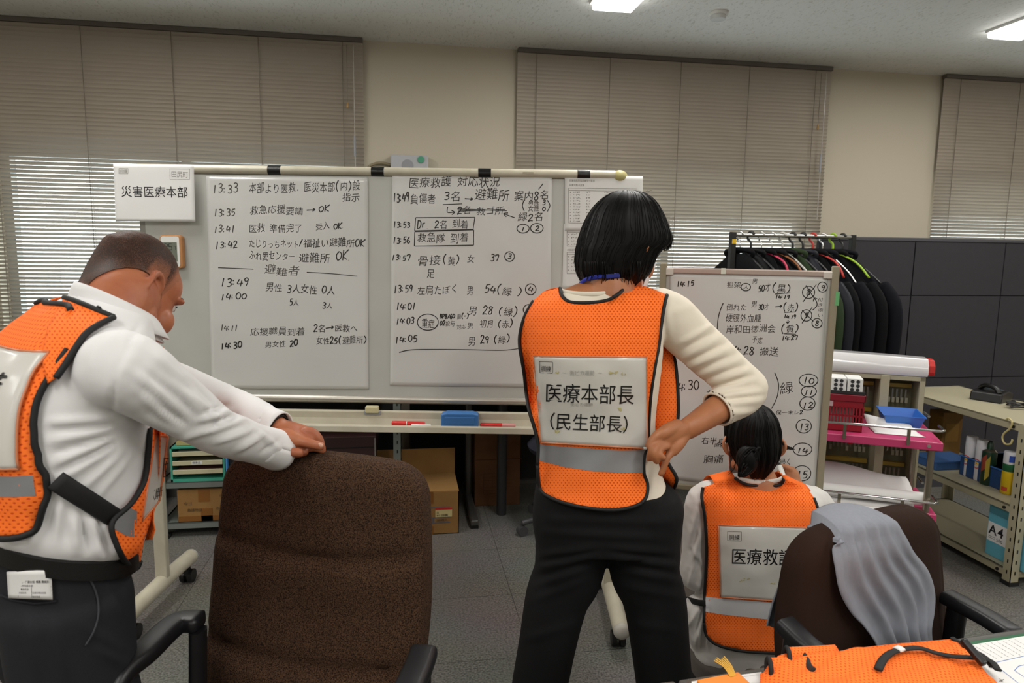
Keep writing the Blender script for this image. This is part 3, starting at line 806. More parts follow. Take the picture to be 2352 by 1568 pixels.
# ---------------------------------------------------------------- small whiteboard, right edge nearer
pl, pr = at(1530, 614, 2.42), at(1912, 628, 2.245)
d = np.array([pr[0] - pl[0], pr[1] - pl[1], 0]); SW = np.linalg.norm(d); u = d / SW; n = np.array([u[1], -u[0], 0])
SRZ = math.atan2(u[1], u[0]); so = (pl + pr) / 2; so[2] = 0
S2 = Sheet(so, u, (0, 0, 1), n)
ztop = (pl[2] + pr[2]) / 2; zbot = S2.inv(1880, 1158)[1]
sb = vthing('whiteboard', 'small upright whiteboard in front of the crouching woman, aluminium frame', 'whiteboard', so, SRZ)
part('panel', MB().span((-SW / 2, 0, zbot), (SW / 2, .018, ztop)), M_BOARD, sb)
M_PINKALU = mat('pinkish_aluminium', '#b6a59c', .35, .5); M_OLIVE = mat('olive_grey_frame', '#8a826c', .45)
part('top_rail', MB().span((-SW / 2 - .004, -.009, ztop - .016), (SW / 2 + .004, .022, ztop + .004)), M_PINKALU, sb, bevel=.004)
part('bottom_rail', MB().span((-SW / 2 - .004, -.012, zbot - .004), (SW / 2 + .004, .022, zbot + .016)), M_OLIVE, sb, bevel=.004)
for s in (-1, 1):
    part('side_post', MB().box((s * (SW / 2 + .009), .005, (ztop + .10) / 2 + .01), (.022, .04, ztop - .08)), M_OLIVE, sb, bevel=.004)
    part('corner_cap', MB().box((s * (SW / 2 - .012), -.006, ztop - .01), (.03, .012, .022)), mat('corner_grey', '#c4bdb4', .4), sb, bevel=.002)
    part('foot', MB().box((s * (SW / 2 + .009), .02, .065), (.032, .46, .03)), M_OLIVE, sb, bevel=.006)
    for y in (-.18, .22):
        part('castor', MB().cyl((s * (SW / 2 + .009) - .011, y, .026), (s * (SW / 2 + .009) + .011, y, .026), .026, 16), M_BLACK, sb, smooth=40)
k_ = S2.inv(1662, 622)[0]
part('tape_scrap', MB().box((k_, -.0095, ztop - .004), (.016, .002, .02)), mat('clear_tape', '#d5d4c8', .2), sb, bevel=.0005)
part('green_sticker', MB().box((SW / 2 + .0185, -.0155, ztop - .085), (.012, .001, .045)), mat('green_sticker', '#5fa56a', .6), sb)
t, pen = sheet('film_sheet', 'wrinkled white film of notes starting at 14:15 on the small whiteboard', 'writing sheet', S2,
               [(1537, 626), (1900, 636), (1873, 1139), (1538, 1098)], M_FILM, .0012, .0014, 4.4, group='film sheets on the boards')
ink = Ink(pen)
tx(ink, [('14:15', 1554, 660, 1595, 656, 17), ('担架', 1669, 660, 1702, 657, 18), ('人', 1706, 664, 1720, 664, 12), ('男', 1727, 650, 1740, 650, 14),
         ('50才', 1741, 669, 1769, 669, 21), ('(黒)', 1771, 671, 1817, 671, 24), ('14:19', 1780, 686, 1814, 686, 12), ('8', 1851, 678, 1862, 678, 17), ('9', 1884, 666, 1895, 666, 15),
         ('14:16', 1553, 718, 1597, 717, 17), ('倒れた', 1667, 713, 1715, 714, 18), ('男', 1725, 704, 1739, 704, 17), ('30才', 1741, 712, 1766, 711, 17), ('>', 1780, 709, 1797, 709, 14),
         ('(赤)', 1797, 714, 1834, 714, 22), ('14:19', 1800, 731, 1828, 731, 12), ('9', 1846, 731, 1857, 731, 15), ('8', 1871, 748, 1881, 748, 14),
         ('硬膜外血腫', 1666, 738, 1748, 739, 22), ('岸和田徳洲会', 1667, 764, 1781, 761, 21), ('(黄)', 1792, 764, 1836, 763, 23), ('14:27', 1795, 781, 1832, 780, 13),
         ('予定', 1726, 787, 1751, 788, 20), ('14:28 搬送', 1672, 814, 1788, 814, 24), ('14:30', 1545, 899, 1607, 894, 26), ('右足', 1621, 910, 1657, 910, 18),
         ('緑', 1790, 905, 1823, 903, 37, dict(off=-.005)), ('10', 1843, 882, 1870, 882, 20), ('11', 1846, 906, 1869, 906, 17), ('12', 1842, 936, 1868, 936, 20), ('13', 1835, 988, 1858, 988, 20),
         ('14', 1829, 1039, 1856, 1039, 17), ('15', 1829, 1097, 1856, 1097, 23), ('緑く', 1791, 1067, 1819, 1065, 19), ('右半身', 1610, 1017, 1665, 1022, 20), ('麻痺', 1640, 1027, 1665, 1028, 14), ('胸痛', 1615, 1062, 1662, 1063, 24),
         ('保一末レ2', 1781, 950, 1844, 951, 12)])
for e in [(1713, 659, 11, 8.5), (1857, 671, 14, 14), (1889, 659, 11, 11.5), (1852, 724, 12.5, 13), (1876.5, 742, 11.5, 11), (1857, 873, 21.5, 14.5), (1857.7, 898.5, 17.5, 12.5),
          (1854.5, 926, 17.5, 15), (1846, 978, 17.5, 15.5), (1843, 1031, 21.5, 14.5), (1842, 1086, 20.5, 17.5)]: ink.ell(*e)
for i, ch in enumerate('付き添い'): ink.text(ch, 1877, 692 + 11.5 * i, 1890, 692 + 11.5 * i, 12)
for l in [[(1780, 675), (1815, 672)], [(1801, 717), (1827, 716)], [(1801, 766), (1828, 767)], [(1844, 693), (1875, 653)], [(1851, 655), (1872, 688)], [(1842, 742), (1866, 704)], [(1842, 712), (1868, 738)],
          [(1866, 712), (1876, 702), (1875, 692), (1870, 684)], [(1868, 692), (1870, 684), (1877, 686)],
          [(1661, 696), (1652, 720), (1648, 745), (1648, 774)], [(1779, 855), (1788, 880), (1785, 910), (1772, 938)], [(1810, 734), (1809, 741)], [(1806, 738), (1809, 742), (1813, 737)]]: ink.pxpoly(l, 2.2)
ink.build('handwriting', M_INK, t)
# ---------------------------------------------------------------- steel racks
M_STEELG = mat('grey_green_steel', '#6a706b', .45, bump=(40, .05))
M_STEELB = mat('beige_steel', '#a39c83', .42, bump=(30, .04))
M_HOLE = mat('punched_hole', '#15150f', .8)
M_BOLT = mat('bolt', '#c9c8bf', .3, .9)
M_CARD = mat('cardboard', '#8f6a38', .8, bump=(25, .06), vary=(6, '#7f5c2e', .6))
M_CARDD = mat('dark_cardboard', '#6b4626', .8, vary=(6, '#5c3b1f', .6))
M_PACK = mat('packing_tape', '#7b4f1f', .3)
M_RUB = mat('black_rubber', '#131312', .8)
def steel_rack(name, label, loc, dx, dy, H, levels, m, plate=.032, pw=.04):
    """angle-post rack; corner at loc, running dx, dy"""
    t = thing(name, label, 'shelf', loc, 0)
    for ix, x in enumerate((0, dx)):
        for iy, y in enumerate((0, dy)):
            sx, sy = (1 if ix == 0 else -1) * math.copysign(1, dx), (1 if iy == 0 else -1) * math.copysign(1, dy)
            p = MB().span((x, y, .015), (x + sx * pw, y + sy * .003, H)).span((x, y, .015), (x + sx * .003, y + sy * pw, H))
            po = part('post', p, m, t)
            part('rubber_foot', MB().span((x - sx * .004, y - sy * .004, 0), (x + sx * (pw + .004), y + sy * (pw + .004), .018)), M_RUB, po)
            h = MB(); z = .06
            while z < H - .03:
                h.box((x + sx * pw / 2, y - sy * .0006, z), (.006, .0012, .016)); h.box((x - sx * .0006, y + sy * pw / 2, z), (.0012, .006, .016)); z += .05
            part('slots', h, M_HOLE, po)
    for z in levels:
        b = MB().span((0.004, .004 * math.copysign(1, dy), z - .006), (dx - .004, dy - .004 * math.copysign(1, dy), z))
        s = math.copysign(1, dy); e = .004
        for q in (MB().span((e, e * s, z - plate), (dx - e, (e + .012) * s, z)), MB().span((e, dy - (e + .012) * s, z - plate), (dx - e, dy - e * s, z)),
                  MB().span((e, e * s, z - plate), (e + .012, dy - e * s, z)), MB().span((dx - e - .012, e * s, z - plate), (dx - e, dy - e * s, z))): b.add(q.v, q.f)
        sh = part('shelf_plate', b, m, t, bevel=.002)
        bo = MB()
        for x in (.02, dx - .02): bo.cyl((x, -.001 * s, z - .017), (x, -.004 * s, z - .017), .0055, 10)
        for y in (.07, abs(dy) - .07): bo.cyl((.003, y * s, z - .017), (-.003, y * s, z - .017), .007, 10)
        part('bolts', bo, M_BOLT if m is M_STEELG else M_HOLE, sh)
    return t
# left: low grey rack under the window
LR = np.array([-1.20, 3.475, 0])
steel_rack('steel_rack', 'low grey steel rack under the left window holding the teal tray stack', LR, 1.19, .45, .78, (.078, .288, .775), M_STEELG)
part('back_panel', MB().span((.01, .44, .08), (1.18, .446, .77)), mat('rack_fill_dark', '#1b1c1b', .8), bpy.data.objects['steel_rack'])  # added dark sheet, so the space behind the rack reads dark
def carton(label, loc, w, d, h, m=M_CARD, rz=0, name='cardboard_box'):
    t = thing(name, label, 'box', loc, rz)
    part('carton', MB().span((0, 0, 0), (w, d, h)), m, t, bevel=.003)
    return t
t = carton('small taped cardboard box on the lower shelf under the teal tray stack', (-1.115, 3.49, .079), .27, .35, .165)
part('tape_strip', MB().span((.10, -.0012, .10), (.155, 0, .165)).span((.11, -.0012, 0), (.165, 0, .065)).span((0, -.0012, 0), (.27, 0, .028)), M_PACK, t)
ink = Ink(Sheet((0, -.0014, 0), (1, 0, 0), (0, 0, 1), (0, -1, 0)), .0002)
def wr(ink, s, x, z, h, off=-.004):
    for ch in s:
        V, F, w = glyph(ch, off); ink.k += 1
        ink.mb.add([ink.sh.map(x + v[0] * h, z + v[1] * h, ink.lift + (ink.k % 7) * 2e-5) for v in V], F); x += w * h
wr(ink, '今ゴ', .03, .085, .02); wr(ink, '救護物品', .045, .052, .018); wr(ink, 'カバー', .18, .058, .017); wr(ink, '品', .2, .125, .012)
ink.build('handwriting', M_INK, t)
M_TEAL = mat('teal_plastic', '#3f9a83', .4); M_CREAM = mat('cream_drawer', '#b9b394', .5)
t = thing('tray_stack', 'teal letter tray stack with cream drawers on the low grey rack', 'file tray', (-1.135, 3.48, .289))
w_, h_, d_ = .255, .178, .33
part('frame', MB().span((0, 0, 0), (w_, d_, .014)).span((0, 0, h_ - .008), (w_, d_, h_)).span((0, 0, 0), (.009, d_, h_)).span((w_ - .009, 0, 0), (w_, d_, h_)).span((0, d_ - .006, 0), (w_, d_, h_)), M_TEAL, t)
for i, z in enumerate((.04, .085, .132)):
    dr = part('drawer', MB().span((.011, -.004, z), (w_ - .011, .004, z + .022)).span((.013, 0, z), (w_ - .013, d_ - .02, z + .003)), M_CREAM, t, bevel=.001)
    if i == 1:
        part('label_card', MB().span((.1, -.0055, z + .004), (.15, -.004, z + .02)), M_PAPER, dr)
        ink = Ink(Sheet((0, -.0056, 0), (1, 0, 0), (0, 0, 1), (0, -1, 0)), .0002); wr(ink, '規準品', .104, z + .008, .013, 0); ink.build('label_print', M_PRINT, dr)
    else:
        part('papers', MB().span((.02, .01, z + .004), (w_ - .02, d_ - .04, z + .012)), mat('pinkish_papers', '#8e5f52', .8) if i == 0 else M_PAPER, dr)
def obox(name, label, cat, loc, size, m, parts=(), rz=0, bevel=.003, group=None):
    t = thing(name, label, cat, loc, rz, group)
    w, d, h = size
    part('body', MB().span((0, 0, 0), (w, d, h)), m, t, bevel=bevel)
    for n_, a, b, mm in parts: part(n_, MB().span(a, b), mm, t, bevel=min(.001, bevel))
    return t
obox('file_folder', 'yellowish folder lying on top of the teal tray stack', 'folder', (-1.11, 3.5, .4675), (.2, .28, .022), mat('dull_yellow', '#8f8350', .7), (('spine', (.0, -.001, .003), (.2, 0, .019), mat('dull_yellow_spine', '#a39a68', .7)),))
obox('file_box', 'black file box on the low grey rack right of the teal tray stack', 'file box', (-.865, 3.5, .289), (.1, .3, .2), M_BLACKM, (('spine_label', (.02, -.0012, .1), (.08, 0, .15), mat('dim_label', '#5b5a35', .7)),))
obox('plastic_folder', 'thin bright blue folder on the low grey rack beside the teal stack', 'folder', (-.876, 3.476, .289), (.008, .28, .15), mat('bright_blue', '#3f83c4', .4), (('edge', (.001, -.001, .01), (.007, 0, .14), mat('bright_blue2', '#4b8fd0', .4)),))
obox('storage_case', 'dark red brown storage case on the low grey rack behind the brown chair', 'case', (-.44, 3.5, .289), (.3, .35, .2), mat('dark_maroon', '#2c1613', .5), (('metal_edge', (.292, -.002, .02), (.3, 0, .19), mat('dull_edge', '#6d6a66', .4)), ('lid_line', (0, -.001, .14), (.29, 0, .146), M_BLACK)))
obox('file_binder', 'yellow green binder standing on the low grey rack behind the brown chair', 'binder', (-.60, 3.5, .289), (.055, .3, .17), mat('olive_yellow', '#7b7326', .6), (('spine_label', (.01, -.0012, .05), (.045, 0, .12), mat('dim_label', '#5b5a35', .7)),))

# open cardboard box on the floor, front flap folded down, back flap up
t = thing('cardboard_box', 'open cardboard box on the floor behind the brown chair with a red topped label', 'box', (-.15, 3.36, 0))
bw, bd, bh, th = .43, .29, .225, .004
part('carton', MB().span((0, 0, 0), (bw, th, bh)).span((0, bd - th, 0), (bw, bd, bh)).span((0, 0, 0), (th, bd, bh)).span((bw - th, 0, 0), (bw, bd, bh)).span((0, 0, 0), (bw, bd, th)), M_CARD, t)
part('flap', MB().span((0, bd - th, bh), (bw, bd, bh + .145)), M_CARD, t)
part('flap', MB().span((0, .002, bh), (bw, bd, bh + th)), M_CARD, t)
part('tape_strip', MB().span((.0, -.001, bh - .06), (.30, 0, bh + .002)).span((0, -.001, 0), (.30, 0, .045)), M_PACK, t)
M_STRIPE = mat('blue_grey_print', '#4f5562', .7)
part('printed_stripes', MB().span((.05, -.0008, .140), (.385, 0, .146)).span((.05, -.0008, .088), (.385, 0, .092)).span((.05, -.0008, .060), (.385, 0, .066)).span((.295, -.0008, .066), (.303, 0, .09)), M_STRIPE, t)
part('label', MB().span((.31, -.0012, .092), (.395, 0, .142)), mat('label_yellow', '#c2b480', .6), t)
lb = part('label_header', MB().span((.31, -.0018, .131), (.395, -.001, .142)), mat('label_red', '#b4231c', .5), t)
ink = Ink(Sheet((0, -.002, 0), (1, 0, 0), (0, 0, 1), (0, -1, 0)), .0002)
wr(ink, '500枚入', .315, .07, .016, 0); wr(ink, '品', .315, .112, .012, 0); wr(ink, '番号', .315, .098, .009, 0); wr(ink, '000-0000', .335, .118, .007, 0) if False else None
for k in range(11): ink.poly([(.338 + k * .0035, .096), (.338 + k * .0035, .108)], random.choice((.0012, .002)))
ink.build('print', M_PRINT, t)

# desk behind, its T legs, carton and task chair
M_DESK = mat('dark_grey_leg', '#5a5855', .35, .6); M_DESKT = mat('dark_desk_top', '#3c3834', .5)
t = thing('office_desk', 'desk with dark grey metal legs standing behind the long whiteboard', 'desk', (.36, 3.78, 0))
part('desktop', MB().span((-.33, -.42, .69), (1.25, .26, .72)), M_DESKT, t, bevel=.003)
part('dark_fill_panel', MB().span((-.32, .245, .05), (1.24, .26, .69)), mat('panel_black', '#121110', .8), t)  # invented black sheet that keeps the space under the desk dark
for x in (.0, 1.1):
    part('post', MB().box((x + .008, .0, .37), (.036, .05, .64)), M_DESK, t, bevel=.008)
    ft = part('foot_bar', MB().loft([np.array([(x + .008 + dx * k, y, z0 + dz * k2) for dx, dz in ((-.022, 0), (.022, 0), (.022, .04), (-.022, .04))]) for y, k, k2, z0 in ((-.37, .95, .7, .012), (-.33, 1, .9, .012), (0, .8, 1.3, .012), (.22, .8, .8, .012))]), M_DESK, t, bevel=.006)
    part('foot_cap', MB().box((x + .008, -.35, .008), (.04, .05, .016)), M_BLACK, ft)
part('round_leg', MB().cyl((.175, -.19, 0), (.175, -.19, .69), .028, 20), mat('dark_pipe', '#3a3a3c', .4, .5), t, smooth=40)
t = carton('large brown carton standing under the desk behind the round leg', (.40, 3.72, 0), .26, .3, .44, M_CARDD)
part('flap_seam', MB().span((0, -.001, .27), (.27, 0, .274)), mat('seam', '#4a2f18', .8), t)
ink = Ink(Sheet((0, -.0012, 0), (1, 0, 0), (0, 0, 1), (0, -1, 0)), .0002)
for k in range(7): ink.poly([(.05, .07 + k * .02), (.22, .07 + k * .02)], .0012)
for x in (.05, .1, .22): ink.poly([(x, .07), (x, .19)], .0012)
ink.build('printed_grid', mat('dim_print', '#33200f', .8), t)
M_NAVY = mat('navy_upholstery', '#1c1d2b', .85, bump=(300, .2))
t = thing('task_chair', 'navy task chair under the desk, half hidden by the black trousers', 'chair', (.86, 3.36, 0), 3.3)
part('seat', MB().lathe([(.01, .40), (.15, .405), (.215, .425), (.225, .45), (.2, .475), (.05, .482), (.001, .482)], n=28), M_NAVY, t, smooth=60)
part('backrest', MB().ball((0, .24, .78), (.2, .04, .2)), M_NAVY, t, smooth=180)
part('back_bar', MB().tube(spline([(0, .05, .41), (0, .22, .42), (0, .265, .5), (0, .27, .7)], 5), .018, 8), M_BLACK, t, smooth=60)
part('column', MB().cyl((0, 0, .09), (0, 0, .41), .025, 14), M_BLACK, t, smooth=40)
M_BASEG = mat('grey_base', '#3d3d3f', .45)
for k in range(5):
    a = k * 2 * PI / 5 + .1; c, s = math.cos(a), math.sin(a)
    l = part('base_arm', MB().tube([(0, 0, .1), (c * .15, s * .15, .088), (c * .27, s * .27, .066)], [.024, .019, .014], 8), M_BASEG, t, smooth=50)
    part('castor', MB().cyl((c * .27 - s * .018, s * .27 + c * .018, .026), (c * .27 + s * .018, s * .27 - c * .018, .026), .026, 14), M_BASEG, l, smooth=40)

# low cabinet and folders at far left
t = thing('low_cabinet', 'low grey cabinet below the left window, mostly behind the stooping man', 'cabinet', (-2.75, 3.42, 0))
part('body', MB().span((0, 0, 0), (1.45, .45, .76)), M_STEELG, t, bevel=.004)
for k in range(2):
    d = part('door', MB().span((.02 + k * .71, -.012, .05), (.72 + k * .71, 0, .74)), M_STEELG, t, bevel=.002)
    part('handle', MB().span((.62 + k * .1, -.03, .4), (.64 + k * .1, -.012, .52)), M_CHROME, d, bevel=.003)
M_MANILA = [mat('manila_yellow', '#a8863a', .7), mat('pale_manila', '#b79c5e', .7), mat('ochre_folder', '#8f6d28', .7)]
M_BINDB = mat('blue_binder', '#1f5e9e', .5)
for i, (px, w, h, m_, tilt, lab) in enumerate([(-8, .03, .27, 0, .12, 'yellow folder at the far left image edge on the low cabinet'), (14, .04, .285, 1, .2, 'pale manila folder leaning beside the yellow folders on the low cabinet'),
        (30, .035, .30, 0, .16, 'tall yellow folder next to the blue binder on the low cabinet'), (45, .03, .26, 2, .1, 'ochre folder touching the blue binder on the low cabinet')]):
    p = atroom(px, 780, 3.52); t = thing('file_folder', lab, 'folder', (p[0], 3.50, .761), 0, 'folders on the low cabinet')
    R = roty(tilt)
    part('cover', MB().box((0, .1, h / 2), (w, .23, h - .02), R), M_MANILA[m_], t, bevel=.003)
    part('papers', MB().box((0, .11, h / 2 + .012), (w * .7, .22, h - .015), R), M_PAPER, t)
    part('index_tab', MB().box((0, -.008, h * .7), (w * .6, .016, .05), R), M_MANILA[1], t)
p = atroom(66, 790, 3.52)
t = obox('ring_binder', 'blue ring binder on the low cabinet right of the yellow folders', 'binder', (p[0] - .03, 3.5, .761), (.05, .25, .25), M_BINDB, (('spine_label', (.01, -.0012, .12), (.04, 0, .21), M_PAPER),))
p = atroom(74, 750, 3.56)
obox('black_case', 'black case showing behind the blue binder at far left', 'case', (p[0] - .06, 3.77, .761), (.16, .09, .30), M_BLACKM, (('clasp', (.06, -.006, .2), (.1, 0, .23), M_CHROME),))

# ---------------------------------------------------------------- right: beige rack and what is on it
RX, RY0, RY1 = 2.655, 2.475, 3.345
steel_rack('steel_rack', 'beige steel rack at right holding spray cans and a charger', (RX, RY1, 0), .45, RY0 - RY1, .728, (.068, .358, .728), M_STEELB, pw=.042)
def onlevel(px, py, z): return room(atz(px, py, z))
RM = .3585
p = onlevel(2252, 918, .7285)
t = thing('battery_charger', 'black desktop charger with a slanted grey top on the beige rack', 'charger', (p[0] + .06, p[1] + .0, .729), .5)
part('body', MB().prism([(-.085, 0), (.085, 0), (.085, .035), (.02, .052), (-.075, .045)], -.07, .07, axis=1), M_BLACK, t, bevel=.006)
part('cradle', MB().tube(spline([(-.06, -.05, .045), (-.05, -.03, .07), (-.03, .02, .075), (0, .05, .055)], 4), .012, 8), M_BLACK, t, smooth=60)
part('top_plate', MB().box((.045, 0, .0475), (.06, .08, .004), roty(.24)), mat('blue_grey_plate', '#5f6d74', .3), t)
p = onlevel(2330, 935, .7285)
cc = []
for k in range(46):
    a = k * .41; r = .05 + .018 * math.sin(k * 1.7)
    cc.append((p[0] + .03 + r * 1.3 * math.cos(a), p[1] - .02 + r * math.sin(a), .734 + .0006 * k + .002 * math.sin(k * 2.3)))
tag(part('power_cord', MB().tube(spline(cc, 3), .0035, 6), M_BLACK, None, smooth=180), 'black coiled cord lying at the right end of the beige rack', 'cord')
p = at(2318, 1003, 2.62); q = room(p)
hk = spline([(0, .012, .052), (0, .0, .062), (0, -.018, .05), (0, -.012, .02), (0, .014, -.01), (0, .02, -.035), (0, .004, -.055), (0, -.022, -.048), (0, -.03, -.026)], 6)
t = thing('s_hook', 'cream S shaped hook hanging from the front edge of the beige rack', 'hook', (RX - .008, RY0 + .085, .728 - .045))
part('hook', MB().tube([(p_[0] - .004, p_[1], p_[2]) for p_ in hk], .0042, 8), mat('cream_hook', '#b8ac78', .4), t, smooth=180)
def can(label, px, py, r, h, segs, name='spray_can', group=None):
    p = onlevel(px, py, RM)
    t = thing(name, label, 'spray can', (p[0] + r, p[1], RM + .0005), 0, group)
    for n_, z0, z1, m_, kk in segs:
        if kk == 'cyl': mb = MB().lathe([(r * .9, z0), (r, z0 + .004), (r, z1 - .004), (r * .96, z1)], n=24)
        elif kk == 'dome': mb = MB().lathe([(r * .96, z0), (r * .7, z0 + (z1 - z0) * .6), (r * .45, z1)], n=24)
        elif kk == 'cap': mb = MB().lathe([(r * .98, z0), (r * .98, z1 - .006), (r * .9, z1), (.001, z1)], n=24)
        else: mb = MB().lathe([(r * .5, z0), (r * .42, z1 - .01), (r * .2, z1), (.001, z1)], n=20)
        part(n_, mb, m_, t, smooth=40)
    return t
M_CANG = mat('can_dark_green', '#12301f', .35); M_CANY = mat('can_yellow', '#c9a912', .35); M_CANW = mat('can_white', '#c9c9cf', .35); M_SIGNR = mat('sign_red', '#c23329', .5)
def ring_sign(t, r, z):
    """the round no-insects sign wrapped on a can"""
    mb = MB(); R = r * 1.02
    def wp(x, zz): a = PI + x / R; return (R * math.cos(a), R * math.sin(a), z + zz)
    A = np.linspace(0, 2 * PI, 25)
    mb.loft([np.array([wp(k * math.cos(a), k * math.sin(a)) for a in A]) for k in (.024, .019)], caps=False, closed=False)
    L_ = [(-.016, .016), (.016, -.016)]; mb.add([wp(L_[0][0] - .002, L_[0][1] - .002), wp(L_[0][0] + .002, L_[0][1] + .002), wp(0.002, .002), wp(L_[1][0] + .002, L_[1][1] + .002), wp(L_[1][0] - .002, L_[1][1] - .002), wp(-.002, -.002)], [(0, 1, 2, 5), (5, 2, 3, 4)])
    part('warning_ring', mb, M_SIGNR, t, fix=False)
    mb = MB(); mb.add([wp(.010 * math.cos(a) * (1 + .3 * math.cos(3 * a)), .010 * math.sin(a)) for a in np.linspace(0, 2 * PI, 12, endpoint=False)], [tuple(range(12))])
    part('insect_mark', mb, mat('sign_yellow', '#d8b01e', .5), t, fix=False)
for px, py, lab in ((2214, 1093, 'white can with a red warning ring at the left of the can row'), (2238, 1103, 'white spray can half hidden behind the leftmost can on the beige rack')):
    t = can(lab, px, py, .026, .2, (('can', 0, .18, M_CANW, 'cyl'), ('cap', .178, .205, M_CANW, 'cap')), group='spray cans on the beige rack'); ring_sign(t, .026, .085)
    ink = Ink(Sheet((0, 0, 0), (1, 0, 0), (0, 0, 1), (0, -1, 0)))
t = can('dark green spray bottle with red and yellow print in the middle of the beige rack', 2253, 1112, .031, .22, (('can', 0, .165, M_CANG, 'cyl'), ('metal_dome', .165, .178, M_CHROME, 'dome'), ('spray_head', .176, .215, M_CANG, 'noz')), group='spray cans on the beige rack')
def wrap_patch(t, name, r, a0, a1, z0, z1, m, slant=0):
    A = np.linspace(a0, a1, 8); rr = r * 1.015
    part(name, MB().loft([np.array([(rr * math.cos(a), rr * math.sin(a), z + slant * (a - a0)) for a in A]) for z in (z0, z1)], caps=False, closed=False), m, t, fix=False)
wrap_patch(t, 'red_print', .031, PI * .9, PI * 1.15, .06, .13, mat('print_red', '#8e3a2a', .5), .03)
wrap_patch(t, 'yellow_print', .0312, PI * 1.12, PI * 1.3, .02, .12, mat('print_yellow', '#a08c2c', .5), .05)
for px, py, lab in ((2300, 1133, 'yellow and green spray can with a white cap behind the rack\'s front post'), (2332, 1142, 'second yellow spray can, partly behind the rack\'s front post')):
    t = can(lab, px, py, .027, .2, (('can', 0, .108, M_CANY, 'cyl'), ('green_band', .107, .145, mat('can_green', '#1d5a35', .35), 'cyl'), ('cap', .144, .2, M_CANW, 'cap')), group='spray cans on the beige rack')
    wrap_patch(t, 'blue_mark', .0272, PI * 1.2, PI * 1.5, .155, .185, mat('print_blue', '#24479c', .5)); wrap_patch(t, 'red_print', .0272, PI * .95, PI * 1.25, .015, .035, mat('print_red2', '#b8452c', .5))
obox('document_tray', 'blue tray with papers on the middle shelf behind the spray cans', 'tray', (2.78, 2.62, RM + .001), (.26, .32, .10), mat('deep_blue', '#1d3c6b', .5), (('rim', (-.004, -.004, .094), (.264, .324, .1), mat('mid_blue', '#2d5f9d', .5)),))
obox('file_case', 'dull blue file case on the middle shelf left of the white cans', 'file case', (2.70, 3.00, RM + .001), (.22, .16, .045), mat('dull_blue', '#33578a', .5), (('lid', (-.003, -.003, .04), (.223, .163, .047), mat('dull_blue2', '#3d659d', .5)),))
obox('folder_box', 'ochre folder box at the back left of the middle shelf', 'box', (2.86, 3.16, RM + .001), (.12, .1, .26), mat('ochre_dark', '#7a5514', .7), (('spine_label', (.02, -.0012, .1), (.1, 0, .2), mat('ochre_label', '#8d671f', .7)),))
# blue paper boxes
M_CYAN = mat('light_blue_carton', '#5fa9bd', .5)
p = onlevel(2268, 1275, .0685)
t = obox('paper_box', 'light blue A4 paper box on the bottom shelf of the beige rack', 'box', (RX + .05, p[1] - .20, .0685), (.31, .23, .245), M_CYAN)
part('white_label', MB().span((-.0014, .125, .07), (0, .225, .16)), M_PAPERB, t)
ink = Ink(Sheet((-.0016, .23, 0), (0, -1, 0), (0, 0, 1), (-1, 0, 0)), .0003)
wr(ink, 'A4', .012, .105, .062, .018); wr(ink, '500', .055, .08, .022, .006); wr(ink, 'PAPER', .008, .082, .013, 0) if False else None
ink.poly([(.012, .092), (.05, .092)], .002); ink.poly([(.012, .084), (.05, .084)], .002)
ink.build('label_print', M_PRINT, t)
part('barcode_patch', MB().span((-.0014, .06, .07), (0, .095, .11)), mat('barcode_grey', '#6f7f86', .6), t)
obox('paper_box', 'second light blue box showing right of the beige rack\'s front post', 'box', (RX + .06, p[1] - .47, .0685) if False else (RX + .07, RY0 + .012, .0685), (.3, p[1] - .245 - RY0 - .012, .2), M_CYAN, (('lid', (-.002, -.002, .17), (.302, p[1] - .243 - RY0 - .012, .2), mat('light_blue_lid', '#6db4c6', .5)),)) if p[1] - .245 - RY0 > .06 else None

# ---------------------------------------------------------------- pink trolley
M_PINK = mat('pink_enamel', '#bb3a68', .35); M_TUBE = mat('trolley_tube', '#8e8676', .3, .85)
TA, TB = at(2168, 1018, 2.6), at(1900.7, 994, 2.734)
u = TA - TB; u[2] = 0; u /= np.linalg.norm(u); TRZ = math.atan2(u[1], u[0]); TZU, TZL = TA[2], at(2119, 1182, 2.6)[2]
tl = vthing('trolley', 'pink two shelf trolley with chrome guard rails behind the small whiteboard', 'trolley', (TA[0], TA[1], 0), TRZ)
TW, TD = .74, .34
for nm, z in (('upper_shelf', TZU), ('lower_shelf', TZL)):
    sh = part(nm, MB().span((-TW, 0, z - .034), (0, TD, z)), M_PINK, tl, bevel=.004)
    gr = MB().tube([(-TW + .005, -.006, z + .048), (-.015, -.006, z + .048), (.0, .01, z + .048), (.0, .09, z + .048)], .0055, 8)
    gr.tube([(.0, TD - .09, z + .05), (0, TD - .01, z + .05)], .0055, 8)
    part('guard_rail', gr, M_CHROME, tl, smooth=50)
    br = MB()
    for x in (-.60, -.355, -.125):
        br.box((x, -.007, z + .018), (.012, .006, .066)); br.cyl((x, -.012, z - .014), (x, -.008, z - .014), .005, 8)
    part('rail_bracket', br, M_TUBE, tl)
    part('screw', MB().cyl((-.05, -.004, z - .016), (-.05, 0, z - .016), .007, 10), M_BOLT, sh)
for x in (-.035, -TW + .035):
    for y in (.02, TD - .04):
        l = part('leg', MB().cyl((x, y, .09), (x, y, TZU - .02), .0125, 14), M_TUBE, tl, smooth=40)
        c = MB()
        c.cyl((x - .012, y, .045), (x + .012, y, .045), .045, 18).box((x, y, .08), (.034, .04, .03)); part('castor', c, M_RUB, l, smooth=40)
def ontrolley(px, py, z):
    p = atz(px, py, z) - TA; w = np.array([-u[1], u[0], 0]); return np.array([np.dot(p, u), np.dot(p, w)])
